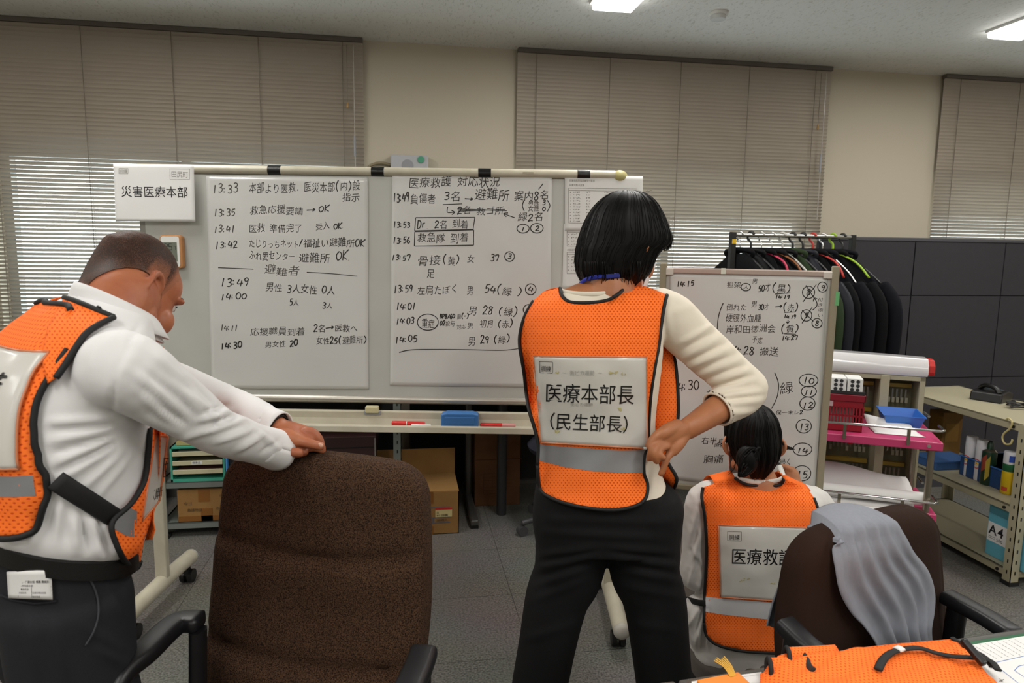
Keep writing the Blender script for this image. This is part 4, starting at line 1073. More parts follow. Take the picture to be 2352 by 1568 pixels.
def tthing(name, label, cat, lx, ly, z, rz=0, group=None):
    w = np.array([-u[1], u[0], 0]); p = np.array([TA[0], TA[1], 0]) + u * lx + w * ly; p[2] = z
    return vthing(name, label, cat, p, TRZ + rz, group)
# red basket with its holes
M_BASK = mat('red_basket', '#8c1022', .4); M_DKT = mat('dark_tray', '#221f22', .5)
L = ontrolley(1979, 994, TZU)
t = tthing('basket', 'dark red perforated plastic basket on the pink trolley', 'basket', L[0], max(L[1], .02), TZU + .001)
bw, bd, bh = .25, .24, .155
def bwall(mb, a, b, z0, z1, th=.003):
    a, b = np.array(a), np.array(b); d = b - a; n_ = np.array([-d[1], d[0]]) / np.linalg.norm(d) * th
    mb.add([(*a, z0), (*b, z0), (*b, z1), (*a, z1), (*(a + n_), z0), (*(b + n_), z0), (*(b + n_), z1), (*(a + n_), z1)], [(0, 1, 2, 3), (4, 7, 6, 5), (0, 4, 5, 1), (1, 5, 6, 2), (2, 6, 7, 3), (3, 7, 4, 0)])
mb = MB().span((-bw, 0, 0), (0, bd, .004))
for a, b in (((-bw, 0), (0, 0)), ((0, 0), (0, bd)), ((0, bd), (-bw, bd)), ((-bw, bd), (-bw, 0))):
    bwall(mb, a, b, 0, .035); bwall(mb, a, b, .062, .070); bwall(mb, a, b, .100, bh)
    a, b = np.array(a, float), np.array(b, float); n_ = int(np.linalg.norm(b - a) / .012)
    for k in range(n_ + 1):
        p = a + (b - a) * k / n_; e = (b - a) / np.linalg.norm(b - a) * .0028
        bwall(mb, p - e, p + e, .03, .105)
part('shell', mb, M_BASK, t)
part('rim', MB().span((-bw - .006, -.006, bh - .028), (.006, .002, bh)).span((-bw - .006, bd - .002, bh - .028), (.006, bd + .006, bh)).span((-.002, -.006, bh - .028), (.006, bd + .006, bh)).span((-bw - .006, -.006, bh - .028), (-bw + .002, bd + .006, bh)), mat('red_rim', '#7d0f22', .4), t, bevel=.002)
part('name_card', MB().span((-.2, -.003, .103), (-.115, -.0005, .125)), mat('pinkish_card', '#b89aa0', .6), t)
obj_c = tthing('bag_of_papers', 'white and orange packets inside the dark red basket', 'packets', L[0] - .125, max(L[1], .02) + .12, TZU + .006)
part('white_packet', MB().box((.02, -.02, .05), (.15, .1, .09), rotz(.2)), mat('packet_white', '#b7a5a5', .5), obj_c, bevel=.006)
part('orange_packet', MB().box((-.03, .06, .025), (.14, .06, .05), rotz(-.2)), mat('packet_orange', '#a0401a', .5), obj_c, bevel=.006)
t2 = tthing('flat_tray', 'thin dark tray lying across the rim of the red basket', 'tray', L[0] - .125, max(L[1], .02) + .12, TZU + bh + .0015)
part('base', MB().box((0, 0, .003), (.252, .245, .006)), M_DKT, t2, bevel=.002)
part('lip', MB().box((0, -.121, .008), (.252, .004, .012)), M_DKT, t2)
M_DOT = mat('dot_dark', '#2a2a2c', .5)
for k, lab in ((0, 'white carton with six dark dots, left of the pair above the red basket'), (1, 'white carton with six dark dots, right of the pair above the red basket')):
    t3 = tthing('dotted_carton', lab, 'box', L[0] - .098 + k * .062, max(L[1], .02) + .012, TZU + bh + .0085, 0, 'cartons on the red basket')
    part('carton', MB().span((-.029, 0, 0), (.029, .1, .058)), M_PAPERB, t3, bevel=.002)
    d = MB()
    for x in (-.011, .010):
        for z in (.012, .029, .046): d.cyl((x, -.001, z), (x, .0005, z), .0075, 14)
    part('dots', d, M_DOT, t3)
    if k == 0: part('orange_side', MB().span((-.0302, .004, .003), (-.029, .096, .055)), mat('orange_side', '#b8501e', .5), t3)
# blue tray and papers
P = [ontrolley(*q, TZU) for q in ((2040, 985), (2108, 985), (2125, 940), (2022, 938))]
a, b = ontrolley(2037, 980, TZU), ontrolley(2112, 985, TZU)
t = tthing('plastic_tray', 'blue plastic tray with a yellow pen on the pink trolley', 'tray', (a[0] + b[0]) / 2, (a[1] + b[1]) / 2, TZU + .004)
tw, td, hh = (b[0] - a[0]), .15, .05
def ringr(w, d, z, y0=0): return np.array([(-w / 2, y0, z), (w / 2, y0, z), (w / 2, y0 + d, z), (-w / 2, y0 + d, z)])
part('shell', MB().loft([ringr(tw, td, 0), ringr(tw + .03, td + .03, hh, -.015), ringr(tw + .038, td + .038, hh, -.019), ringr(tw + .036, td + .036, hh - .004, -.018)] + [ringr(tw + .024, td + .024, hh - .002, -.012), ringr(tw - .006, td - .006, .003, .003)], caps=True), mat('tray_blue', '#2f6cc0', .35), t)
part('yellow_pen', MB().cyl((-.03, .06, .012), (.05, .075, .012), .007, 10), mat('pen_yellow', '#d5b52a', .4), t)
part('dark_clip', MB().box((-.05, .04, .008), (.03, .02, .012)), M_BLACK, t)
def paper(name, label, c4, z, m, curl=0, nx=10, ny=8, parent_t=None, group=None):
    Q = np.array([ontrolley(*q, z) for q in c4]); c = Q.mean(0)
    t = tthing(name, label, 'paper', c[0], c[1], z, 0, group)
    G = np.empty((ny, nx, 3))
    for i in range(ny):
        for j in range(nx):
            s, r = j / (nx - 1), i / (ny - 1); q = (Q[0] * (1 - s) + Q[1] * s) * (1 - r) + (Q[3] * (1 - s) + Q[2] * s) * r - c
            G[i, j] = (q[0], q[1], .0015 + curl * (max(0, r - .35) / .65) ** 2 * (1 - .5 * s))
    part('sheet', MB().grid(G), m, t, smooth=180, solid=.0008)
    return t
paper('paper_sheet', 'white paper sheets curling up beside the blue tray on the pink trolley', [(2010, 995), (2126, 1005), (2090, 985), (1982, 968)], TZU + .0008, M_PAPERB, .035)
# film roll box on the key cabinets, sheets and roll on the lower shelf
P1 = ontrolley(1888, 1170, TZL); P2 = ontrolley(2108, 1178, TZL)
paper('paper_sheet', 'large flat white sheet under the paper roll on the lower trolley shelf', [(1888, 1160), (2105, 1180), (2085, 1120), (1886, 1105)], TZL + .001, M_PAPERB, 0)
t = tthing('paper_roll', 'thick white paper roll lying on the lower trolley shelf', 'paper roll', -.30, .06, TZL + .040)
part('roll', MB().tube([(-.38, 0, 0), (.28, 0, 0)], [.024, .027], 20), M_PAPERB, t, smooth=50)
part('core_end', MB().cyl((.2795, 0, 0), (.2815, 0, 0), .012, 16), mat('roll_core', '#8f887c', .7), t)
G = np.array([[(-.38 + .62 * s, .0 + .22 * r, -.024 + .10 * math.sin(PI * min(1, r * .62)) * (1 - .45 * s) + .01 * math.sin(9 * s + 3 * r)) for s in np.linspace(0, 1, 24)] for r in np.linspace(0, 1, 10)])
part('loose_sheet', MB().grid(G), M_PAPERB, t, smooth=180, solid=.0008)

# ---------------------------------------------------------------- key cabinets behind the trolley
KF = 3.10
a, b = at(1895, 852, KF), at(2107, 858, KF); kw, kz = (b[0] - a[0]) * .96, a[2]
t = vthing('key_cabinet', 'beige open key cabinet with rows of hanging keys behind the pink trolley', 'cabinet', (a[0], KF, 0), TRZ)
mid = at(2021, 852, KF)[0] - a[0]
part('frame', MB().span((0, 0, .3), (.02, .14, kz)).span((kw - .022, 0, .3), (kw, .14, kz)).span((mid - .022, -.01, .3), (mid + .014, .14, kz)).span((0, 0, kz - .02), (kw, .14, kz)).span((0, 0, .3), (kw, .14, .33)), M_STEELB, t, bevel=.002)
part('back_panel', MB().span((0, .135, .3), (kw, .145, kz)), mat('dark_olive', '#706c55', .7), t)
for x in (.03, kw - .03):
    part('stand_leg', MB().span((x - .02, .01, 0), (x + .02, .13, .3)), M_STEELB, t)
rails, keys = MB(), MB(); tags_ = MB()
z = kz - .07
while z > .36:
    for x0, x1 in ((.025, mid - .03), (mid + .02, kw - .03)):
        rails.span((x0, .11, z), (x1, .134, z + .018))
        x = x0 + .012
        while x < x1 - .008:
            keys.box((x, .104, z - .03), (.007, .003, .045)); tags_.box((x + .004, .100, z - .058), (.011, .003, .024)) if random.random() < .6 else None
            x += .018
    z -= .125
part('hook_rails', rails, mat('yellow_rail', '#a3852a', .5), t)
part('keys', keys, mat('key_metal', '#8d897b', .35, .8), t); t['kind'] = 'thing'
part('key_tags', tags_, mat('key_tag', '#a8a48f', .5), t)
part('red_tag', MB().box((mid - .11, .098, kz - .34), (.02, .003, .035)), M_RED, t)
t = vthing('film_roll', 'white plastic wrapped film roll with a red end cap on the beige key cabinet', 'film roll', (a[0], KF + .03, kz + .001), TRZ)
L = at(2112, 830, KF)[0] - a[0]
rr = [(-.03, .0), (.07, .0), (.085, .03), (.08, .07), (.05, .088), (-.01, .085), (-.035, .055), (-.038, .02)]
part('wrap', MB().loft([np.array([(x, p[0] * k, p[1] * k2) for p in rr]) for x, k, k2 in ((-.1, 1, 1), (.02, 1, 1.06), (.1, 1.04, 1.02), (.25, 1, .98), (L - .005, .95, .92))]), mat('glossy_white_film', '#d6d4d4', .18, coat=.6, bump=(14, .5, 2)), t, smooth=40, bevel=.004)
part('end_cap', MB().prism([(p[0] * .8 + .005, p[1] * .8 + .005) for p in rr], L - .004, L + .022, axis=0), mat('cap_red', '#b5211d', .4), t, bevel=.004)

# ---------------------------------------------------------------- coat rack with its clothes
CA, CB = np.array([1.655, 3.275]), np.array([2.40, 3.385])
t = thing('coat_rack', 'black metal coat rack full of dark jackets in front of the window', 'coat rack', (CA[0], CA[1], 0), math.atan2(CB[1] - CA[1], CB[0] - CA[0]))
CL = float(np.linalg.norm(CB - CA)); CH = 1.545
for x in (0, CL):
    p_ = part('post', MB().box((x, 0, .78), (.028, .028, 1.575 - .02)), M_BLACK, t, bevel=.003)
    part('foot', MB().box((x, 0, .03), (.03, .5, .03)), M_BLACK, p_, bevel=.004)
part('yellow_tag', MB().box((.0, -.0148, 1.51), (.024, .002, .022)), mat('tag_yellow', '#d0a916', .5), t)
part('rail', MB().cyl((0, 0, CH), (CL, 0, CH), .011, 14), mat('rail_metal', '#a9a9a4', .2, .9), t, smooth=40)
part('lower_rail', MB().cyl((0, 0, .09), (CL, 0, .09), .011, 12), M_BLACK, t, smooth=40)
cdir = (CB - CA) / CL
def jacket_mesh(w, L, th, seed, collar=True):
    """shoulders, body and hem hanging from a hanger, in the hanger's own frame (x across, z down from 0)"""
    rings = []
    for k, (z, hw, ht) in enumerate([(.0, .04, .014), (-.02, .07, .024), (-.085, w * .29, .026), (-.155, w * .42, .027), (-.23, w * .52, th * .9), (-.3, w * .50, th * .95), (-.5, w * .49, th), (-L, w * .52, th)]):
        A = np.linspace(0, 2 * PI, 26, endpoint=False)
        e = .8
        R = np.stack([hw * np.sign(np.cos(A)) * abs(np.cos(A)) ** e, ht * np.sign(np.sin(A)) * abs(np.sin(A)) ** e, np.full(26, z)], 1)
        R[:, 1] += np.array([.002 * math.sin(4 * a + seed) * min(1, -z * 3) for a in A]); rings.append(R)
    return MB().loft(rings)
def jacket(s, label, m, w=.44, L=.72, th=.026, ang=0, hang=None, hookm=None, lab2='', trim=None, collar_m=None):
    c = CA + cdir * s; rz = math.atan2(cdir[1], cdir[0]) + PI / 2 + ang
    h = thing('coat_hanger', lab2, 'hanger', (c[0], c[1], CH), rz, 'coat hangers on the rack')
    ex = .004 if hang in (H_RED, H_PINK, H_LIME, H_BRN) else -.03
    hk = [(0, 0, -.085), (0, 0, -.04), (.018, 0, -.02), (.018, 0, .002), (.008, 0, .0145), (-.006, 0, .0135), (-.015, 0, .002)]
    part('hook', MB().tube(spline(hk, 4), .0035 if hookm in (M_CHROME,) else .006, 7), hookm or M_BLACK, h, smooth=180)
    part('shoulder_bar', MB().tube(spline([(-w * .42, 0, -.215 + ex), (-.12, 0, -.135 + ex), (0, 0, -.085), (.12, 0, -.135 + ex), (w * .42, 0, -.215 + ex)], 4), .0055, 7, flat=1.6), hang or M_BLACK, h, smooth=180)
    j = thing('jacket', label, 'jacket', (c[0], c[1], CH - .095), rz, 'jackets on the coat rack')
    part('body', jacket_mesh(w, L, th, s * 40), m, j, smooth=60)
    for sx in (-1, 1):
        mb = MB(); limb(mb, [(sx * w * .42, 0, -.16, .024, .04), (sx * w * .52, .0, -.25, .026, .05), (sx * w * .55, .0, -.4, .026, .048), (sx * w * .54, .0, -.6, .024, .042)], n=12, sp=3, up=(0, 1, 0))
        part('sleeve', mb, m, j, smooth=180)
    part('collar', MB().tube(spline([(-.06, -.012, -.02), (-.07, .004, .008), (0, .012, .02), (.07, .004, .008), (.06, -.012, -.02)], 4), .012, 8), collar_m or m, j, smooth=180)
    if trim: part('zip_trim', MB().box((-w * .575, 0, -.56), (.012, .024, .42), roty(.05)), trim, j)
    return j
J = lambda n_, c, r=.8, b=.25: mat(n_, c, r, bump=(50, b), spec=.15)
J_K, J_K2, J_CH, J_OL, J_GY, J_NV = J('jacket_black', '#08080a'), J('jacket_jet', '#0b0b0d', .6), J('jacket_charcoal', '#141416'), J('jacket_olive', '#2b3823'), J('jacket_sheen', '#23242b', .4), J('jacket_navy', '#0c0c13')
H_RED, H_PINK, H_BRN, H_LIME, H_CLR = mat('hanger_red', '#b3281d', .4), mat('hanger_pink', '#b8264a', .3), mat('hanger_brown', '#7a4512', .4), mat('hanger_lime', '#8fb51e', .4), mat('hanger_clear', '#b9b7b0', .2)
rows = [(0.045, 'black jacket at the left end of the coat rack, its shoulder past the post', J_K, dict(ang=.5, w=.46), M_CHROME, M_BLACK, 'wire hook hanger at the left end of the coat rack'),
        (0.110, 'black jacket second from the left on the coat rack', J_K2, dict(ang=.5, w=.42), M_BLACK, M_BLACK, 'thick black hanger second from the left on the coat rack'),
        (0.174, 'black jacket hung on the crimson hanger, third on the coat rack', J_K, dict(ang=.5, w=.36), M_CHROME, H_PINK, 'crimson hanger third from the left on the coat rack'),
        (0.238, 'charcoal jacket below the brown wooden hanger on the coat rack', J_CH, dict(ang=.5, w=.42), M_CHROME, H_BRN, 'brown wooden hanger near the middle of the coat rack'),
        (0.303, 'black jacket with a white neck label left of the olive one', J_K2, dict(ang=.5, w=.42), H_CLR, H_CLR, 'clear hanger inside the jacket left of the olive one'),
        (0.367, 'olive green jacket in the middle of the coat rack', J_OL, dict(ang=.5, w=.43), M_BLACK, M_BLACK, 'black hanger inside the olive green jacket'),
        (0.432, 'shiny dark grey jacket right of the olive one', J_GY, dict(ang=.5, w=.43), M_BLACK, M_BLACK, 'black hanger inside the shiny dark grey jacket'),
        (0.496, 'black jacket on the red hanger', J_K, dict(ang=.5, w=.40), H_RED, H_RED, 'red hanger on the right half of the coat rack'),
        (0.561, 'long black coat hung between the red and lime hangers', J_NV, dict(ang=.5, w=.44, L=.84), M_CHROME, M_CHROME, 'wire hanger between the red and lime hangers'),
        (0.626, 'long black coat with an orange red zip strip on the lime hanger', J_K, dict(ang=.5, w=.46, L=.88, trim=mat('zip_orange', '#a8300f', .5)), H_LIME, H_LIME, 'lime green hanger near the right end of the coat rack'),
        (0.690, 'dark navy coat at the right end of the coat rack', J_NV, dict(ang=.5, w=.5, L=.86), M_BLACK, M_BLACK, 'black hanger at the right end of the coat rack')]
for s, lab, m_, kw_, hm, bm, lab2 in rows: jacket(s, lab, m_, hang=bm, hookm=hm, lab2=lab2, **kw_)
# ---------------------------------------------------------------- brown swivel chairs
def weave_mat():
    m = mat('brown_weave', '#3a291d', .95); N, L, p = nodes_of(m)
    tc = N.new('ShaderNodeTexCoord')
    mp = N.new('ShaderNodeMapping'); mp.inputs['Rotation'].default_value = (0, .6, 0); L.new(tc.outputs['Object'], mp.inputs['Vector'])
    w = N.new('ShaderNodeTexWave'); w.wave_type = 'BANDS'; w.bands_direction = 'X'; w.inputs['Scale'].default_value = 95; w.inputs['Distortion'].default_value = 3; w.inputs['Detail'].default_value = 2; w.inputs['Detail Scale'].default_value = 6
    L.new(mp.outputs[0], w.inputs['Vector'])
    n = N.new('ShaderNodeTexNoise'); n.inputs['Scale'].default_value = 420; n.inputs['Detail'].default_value = 1
    L.new(tc.outputs['Object'], n.inputs['Vector'])
    b = math_node(N, L, 'MULTIPLY', n.outputs['Fac'], 1.15)
    cr = N.new('ShaderNodeValToRGB'); e = cr.color_ramp.elements
    e[0].position = .38; e[0].color = (*hexc('#170f0a'), 1); e[1].position = .8; e[1].color = (*hexc('#533b28'), 1)
    L.new(b, cr.inputs[0]); L.new(cr.outputs[0], p.inputs['Base Color'])
    bp = N.new('ShaderNodeBump'); bp.inputs['Strength'].default_value = .6; bp.inputs['Distance'].default_value = .0012
    L.new(b, bp.inputs['Height']); L.new(bp.outputs[0], p.inputs['Normal'])
    p.inputs['Specular IOR Level'].default_value = .2
    return m
M_WEAVE = weave_mat(); M_DARKFAB = mat('dark_brown_cloth', '#2a1a12', .95, bump=(500, .2), spec=.2)
M_ARM = mat('arm_black', '#131316', .42, bump=(260, .06))
def back_mesh(z0, z1, hw_lo, hw_mid, hw_top, rec, th=.05, seams=(), crown=.02, rc=.085, y0=0):
    """upholstered backrest: rings in z; front is -y; rec: how far the top leans back"""
    rings = []; T = list(np.linspace(0, .86, 34)) + list(1 - .14 * (1 - np.sin(np.linspace(.06, PI / 2, 15)))) + [.9995]
    T = sorted(set(T)); A = np.linspace(0, 2 * PI, 72, endpoint=False)
    H = z1 - z0
    for t in T:
        z = z0 + H * t
        hw = (hw_lo + (hw_mid - hw_lo) * math.sin(min(1, t / .45) * PI / 2)) if t < .45 else hw_mid + (hw_top - hw_mid) * ((t - .45) / .55) ** 1.6
        d = z1 - z
        if d < rc: hw = hw - rc + math.sqrt(max(rc * rc - (rc - d) ** 2, 0))
        if t < .06: hw -= .03 * (1 - t / .06)
        edge = min(1, (d + .002) / .06); tk = th * math.sqrt(max(.02, 1 - (1 - edge) ** 2)) * (min(1, .5 + t / .12))
        yc = y0 + rec * t + .018 * math.sin(PI * t)
        c, s = np.cos(A), np.sin(A); e = .42
        x = hw * np.sign(c) * abs(c) ** e; y = tk * np.sign(s) * abs(s) ** e
        f = np.clip(-s, 0, 1) ** .6; q = x / max(hw, .01)
        y = y + .022 * (q ** 2) * (-1) * 0 + .016 * q * q - .0 * f
        for ts, sag, dep in seams:
            zz = z - sag * (1 - q ** 2) * -1
            y = y + f * dep * np.exp(-((zz - (z0 + H * ts)) / .010) ** 2) - f * dep * .5 * np.exp(-((zz - (z0 + H * ts) + .045) / .04) ** 2)
        inner = abs(q) - .88
        y = y + f * .004 * np.exp(-(inner / .018) ** 2)
        zc = np.full_like(x, z) + (crown * (1 - q ** 2) * max(0, (t - .8) / .2))
        rings.append(np.stack([x, yc + y, zc], 1))
    return MB().loft(rings)
def swivel_base(t, m=M_ARM):
    part('column', MB().cyl((0, -.02, .09), (0, -.02, .40), .03, 16), M_CHROME, t, smooth=40)
    part('mechanism', MB().box((0, -.02, .395), (.2, .26, .05)), M_BLACK, t, bevel=.01)
    for k in range(5):
        a = k * 2 * PI / 5 + .3; c, s = math.cos(a), math.sin(a)
        l = part('base_arm', MB().tube([(0, -.02, .11), (c * .16, s * .16 - .02, .10), (c * .30, s * .30 - .02, .072)], [.03, .024, .018], 10), m, t, smooth=50)
        w = MB()
        for q in (-.014, .014): w.cyl((c * .30 - s * (q - .009), s * .30 - .02 + c * (q - .009), .028), (c * .30 - s * (q + .009), s * .30 - .02 + c * (q + .009), .028), .028, 16)
        part('castor', w, M_BLACK, l, smooth=40)
def arm_pad(t, pts, w=.028, h=.013, post=None):
    """pts in chair space along the pad's middle"""
    P = spline(pts, 6); rings = []
    for i, p in enumerate(P):
        d = P[min(i + 1, len(P) - 1)] - P[max(i - 1, 0)]; d /= np.linalg.norm(d)
        sd = np.cross(d, (0, 0, 1)); sd /= np.linalg.norm(sd); up = np.cross(sd, d)
        k = 1 if 0 < i < len(P) - 1 else .75
        A = np.linspace(0, 2 * PI, 20, endpoint=False); c, s = np.cos(A), np.sin(A)
        rings.append(p + np.outer(np.sign(c) * abs(c) ** .5 * w * k, sd) + np.outer(np.sign(s) * abs(s) ** .6 * h * k, up))
    a = part('armrest', MB().loft(rings), M_ARM, t, smooth=60)
    if post is not None: part('arm_bracket', MB().tube(spline(post, 5), .014, 10, flat=1.6), M_CHROME if False else M_ARM, a, smooth=60)
    return a
CH1 = np.array([-.425, 1.345, 0]); A1 = math.radians(-14)
def local(p, c, a): return rotz(-a) @ (np.array(p) - c)
c1 = vthing('office_chair', 'tall brown woven high back swivel chair the stooping man leans on', 'chair', CH1, A1, 'brown swivel chairs')
bk1 = back_mesh(.44, 1.005, .236, .252, .228, .11, .052, seams=((.30, .018, .016), (.685, .018, .016)), crown=.010, rc=.075, y0=-.03)
b1 = part('backrest', bk1, M_WEAVE, c1, smooth=75)
# piping along the front edge
part('seat', MB().loft([np.array([(hw * np.sign(math.cos(a)) * abs(math.cos(a)) ** .5, -.26 + hd * np.sign(math.sin(a)) * abs(math.sin(a)) ** .5, z) for a in np.linspace(0, 2 * PI, 40, endpoint=False)]) for z, hw, hd in ((.415, .20, .20), (.42, .235, .235), (.46, .25, .25), (.495, .245, .245), (.512, .21, .21), (.515, .1, .1))]), M_WEAVE, c1, smooth=60)
Z = .70
for pts, side in (([(462, 1428), (405, 1432), (330, 1500), (282, 1537)], -1), ([(975, 1493), (960, 1535), (935, 1590), (915, 1640)], 1)):
    L = [local(atz(*q, Z), CH1, A1) for q in pts]; e = L[-1] + (L[-1] - L[-2]) * .5
    L = L + [np.array([e[0], e[1], Z - .015]), np.array([e[0] * 1.0, e[1] - .03, Z - .06])]
    s = L[0]
    arm_pad(c1, L, .026, .016, [(s[0], s[1] - .01, Z - .012), (s[0], s[1] - .02, .56), (s[0] * .9, s[1] - .06, .43), (s[0] * .5, s[1] - .1, .40)])
swivel_base(c1)

CH2 = np.array([.838, 1.455, 0]); A2 = math.radians(27)
c2 = vthing('office_chair', 'brown swivel chair by the table with a grey garment over its back', 'chair', CH2, A2, 'brown swivel chairs')
bk2 = back_mesh(.40, .862, .250, .262, .215, .06, .05, crown=.012, rc=.085, y0=-.03)
b2 = part('backrest', bk2, M_DARKFAB, c2, smooth=75)
part('seat', MB().loft([np.array([(hw * np.sign(math.cos(a)) * abs(math.cos(a)) ** .5, -.25 + hd * np.sign(math.sin(a)) * abs(math.sin(a)) ** .5, z) for a in np.linspace(0, 2 * PI, 40, endpoint=False)]) for z, hw, hd in ((.385, .20, .19), (.39, .235, .22), (.43, .25, .235), (.465, .24, .225), (.478, .1, .1))]), M_DARKFAB, c2, smooth=60)
for pts, zz_ in (([(1806, 1436), (1850, 1478), (1895, 1513), (1940, 1552)], (.702, .690, .676, .660)), ([(2180, 1372), (2225, 1396), (2275, 1424), (2335, 1462)], (.655,) * 4)):
    z = zz_[0]; L = [local(atz(*q, k), CH2, A2) for q, k in zip(pts, zz_)]; s = L[0]
    L = [L[0] + (L[0] - L[1]) * .1] + L
    arm_pad(c2, L, .024, .016, [(s[0], s[1] - .02, z - .012), (s[0], s[1] - .02, .52), (s[0] * .9, s[1] - .06, .41), (s[0] * .5, s[1] - .1, .385)])
swivel_base(c2)

# grey garment draped over the second chair
M_GARM = mat('grey_jersey', '#83868f', .85, bump=(700, .12), vary=(160, '#797c85', .4), stretch=(1, 1, .3))
bm2 = bk2.mesh('tmp2'); BV2 = bvh(bm2)
def front_y(x, z):
    h = BV2.ray_cast(Vector((x, -1, z)), Vector((0, 1, 0)))
    return h[0].y if h[0] is not None else None
def chair_xz(px, py):                            # where the pixel meets the chair's front plane
    o, d = local(E0, CH2, A2), rotz(-A2) @ ray(px, py); h = BV2.ray_cast(Vector(o), Vector(d))
    if h[0] is not None: return h[0].x, h[0].z
    n = rotz(A2) @ np.array([0, -1., 0]); p = atplane(px, py, CH2 + rotz(A2) @ np.array([0, .0, .7]), n); q = local(p, CH2, A2); return q[0], q[2]
lt = np.array([chair_xz(*q) for q in [(1834, 1228), (1848, 1262), (1882, 1285), (1908, 1345), (1932, 1395), (1958, 1425), (1985, 1470), (1996, 1520)]])
rt = np.array([chair_xz(*q) for q in [(2052, 1204), (2080, 1255), (2112, 1300), (2124, 1345), (2122, 1385), (2112, 1430), (2114, 1480), (2112, 1520)]])
def resample(P, n):
    d = np.concatenate([[0], np.cumsum(np.linalg.norm(np.diff(P, axis=0), axis=1))]); t = np.linspace(0, d[-1], n)
    return np.stack([np.interp(t, d, P[:, k]) for k in range(P.shape[1])], 1)
lt = np.array(lt); lt[0], lt[1], lt[2] = (-.168, .855), (-.180, .835), (-.186, .808)
NU, NV = 60, 44
Lp, Rp = resample(spline(lt, 5), NV), resample(spline(rt, 5), NV)
G = np.empty((NV + 14, NU, 3))
def fold(u, v):
    f = 0
    for c0, c1_, w, h in ((.06, .0, .05, .010), (.20, .30, .05, .016), (.36, .52, .055, .018), (.55, .72, .05, .016), (.74, .86, .05, .015), (.93, .97, .05, .010)):
        c = c0 + (c1_ - c0) * v; f += h * math.exp(-((u - c) / w) ** 2)
    return f * (.7 + .6 * v) + .003 * noise.noise(Vector((u * 6, v * 5, 2)))
for i in range(NV):
    v = i / (NV - 1)
    for j in range(NU):
        u_ = j / (NU - 1); x, z = Lp[i] * (1 - u_) + Rp[i] * u_
        zz = z + .012 * math.sin(PI * u_) * (v < .02)
        y = front_y(x, min(zz, .859 - .02 * abs(x)))
        if y is None: y = -.02
        G[14 + i, j] = (x, y - .010 - .012 * v, zz)
Yf = G[14:, :, 1].copy()
for _ in range(5):
    P = np.pad(Yf, 1, mode='edge'); S_m = .2 * (P[1:-1, 1:-1] + P[:-2, 1:-1] + P[2:, 1:-1] + P[1:-1, :-2] + P[1:-1, 2:]); Yf = np.minimum(S_m, Yf + .002)
G[14:, :, 1] = Yf - np.array([[fold(j / (NU - 1), i / (NV - 1)) for j in range(NU)] for i in range(NV)])
for k in range(14):                               # over the top and down the back
    q = (k + 1) / 14
    for j in range(NU):
        x0, y0, z0 = G[14, j]; u_ = j / (NU - 1)
        a = min(1, q * 2.2) * PI
        top = .872 + .012 * math.sin(PI * u_) - .03 * (abs(x0) > .15)
        yb = .105; ym = (y0 + yb) / 2; r = (yb - y0) / 2
        drop = max(0, q - .45) * .16
        G[13 - k, j] = (x0 + .13 * max(0, q - .1) * (1 - u_), ym - r * math.cos(a), z0 + (top - z0) * math.sin(min(a, PI / 2)) - (0 if a < PI / 2 else (1 - math.sin(a)) * .01) - drop)
gt = vthing('grey_garment', 'grey jersey garment draped over the back of the brown chair by the table', 'garment', CH2, A2)
part('cloth', MB().grid(G), M_GARM, gt, smooth=180, solid=.003, fix=False)
# a sleeve hanging behind, its cuff seen left of the chair
n2 = rotz(A2) @ np.array([0, -1., 0])
def back_pt(px, py): return local(atplane(px, py, CH2 + rotz(A2) @ np.array([0, .10, .6]), n2), CH2, A2)
S = np.array([[back_pt(1850, 1250), back_pt(1815, 1310), back_pt(1785, 1370), back_pt(1766, 1440)], [back_pt(1890, 1245), back_pt(1880, 1310), back_pt(1870, 1390), back_pt(1860, 1475)]])
Lb, Rb = resample(spline(S[0], 5), 20), resample(spline(S[1], 5), 20)
sg = np.array([[Lb[i] * (1 - q) + Rb[i] * q + np.array([0, .012 * math.sin(q * 9) + .006, 0]) for q in np.linspace(0, 1, 14)] for i in range(20)])
part('hanging_hem', MB().grid(sg), M_GARM, gt, smooth=180, solid=.004, fix=False)

# ---------------------------------------------------------------- table with green mats at lower right
TBZ = .70
e0, e1 = atz(1556, 1557, TBZ), atz(2340, 1441, TBZ)
ux = (e1 - e0) / np.linalg.norm(e1 - e0); TRZ2 = math.atan2(ux[1], ux[0]); vy = np.array([-ux[1], ux[0], 0])
def ontable(px, py, z=TBZ): p = atz(px, py, z) - e0; return np.array([np.dot(p, ux), np.dot(p, vy)])
M_TABLE = mat('table_grey_edge', '#45423d', .4); M_GREEN = mat('green_mat', '#1c7148', .7, bump=(200, .1))
M_CLEARF = glass_mat().copy(); M_CLEARF.name = 'clear_desk_film'
for n_ in M_CLEARF.node_tree.nodes:
    if n_.type == 'MIX_SHADER': n_.inputs[0].default_value = .10
    if n_.type == 'BSDF_TRANSPARENT': n_.inputs[0].default_value = (.96, .97, .96, 1)
    if n_.type == 'BSDF_GLOSSY': n_.inputs['Roughness'].default_value = .12
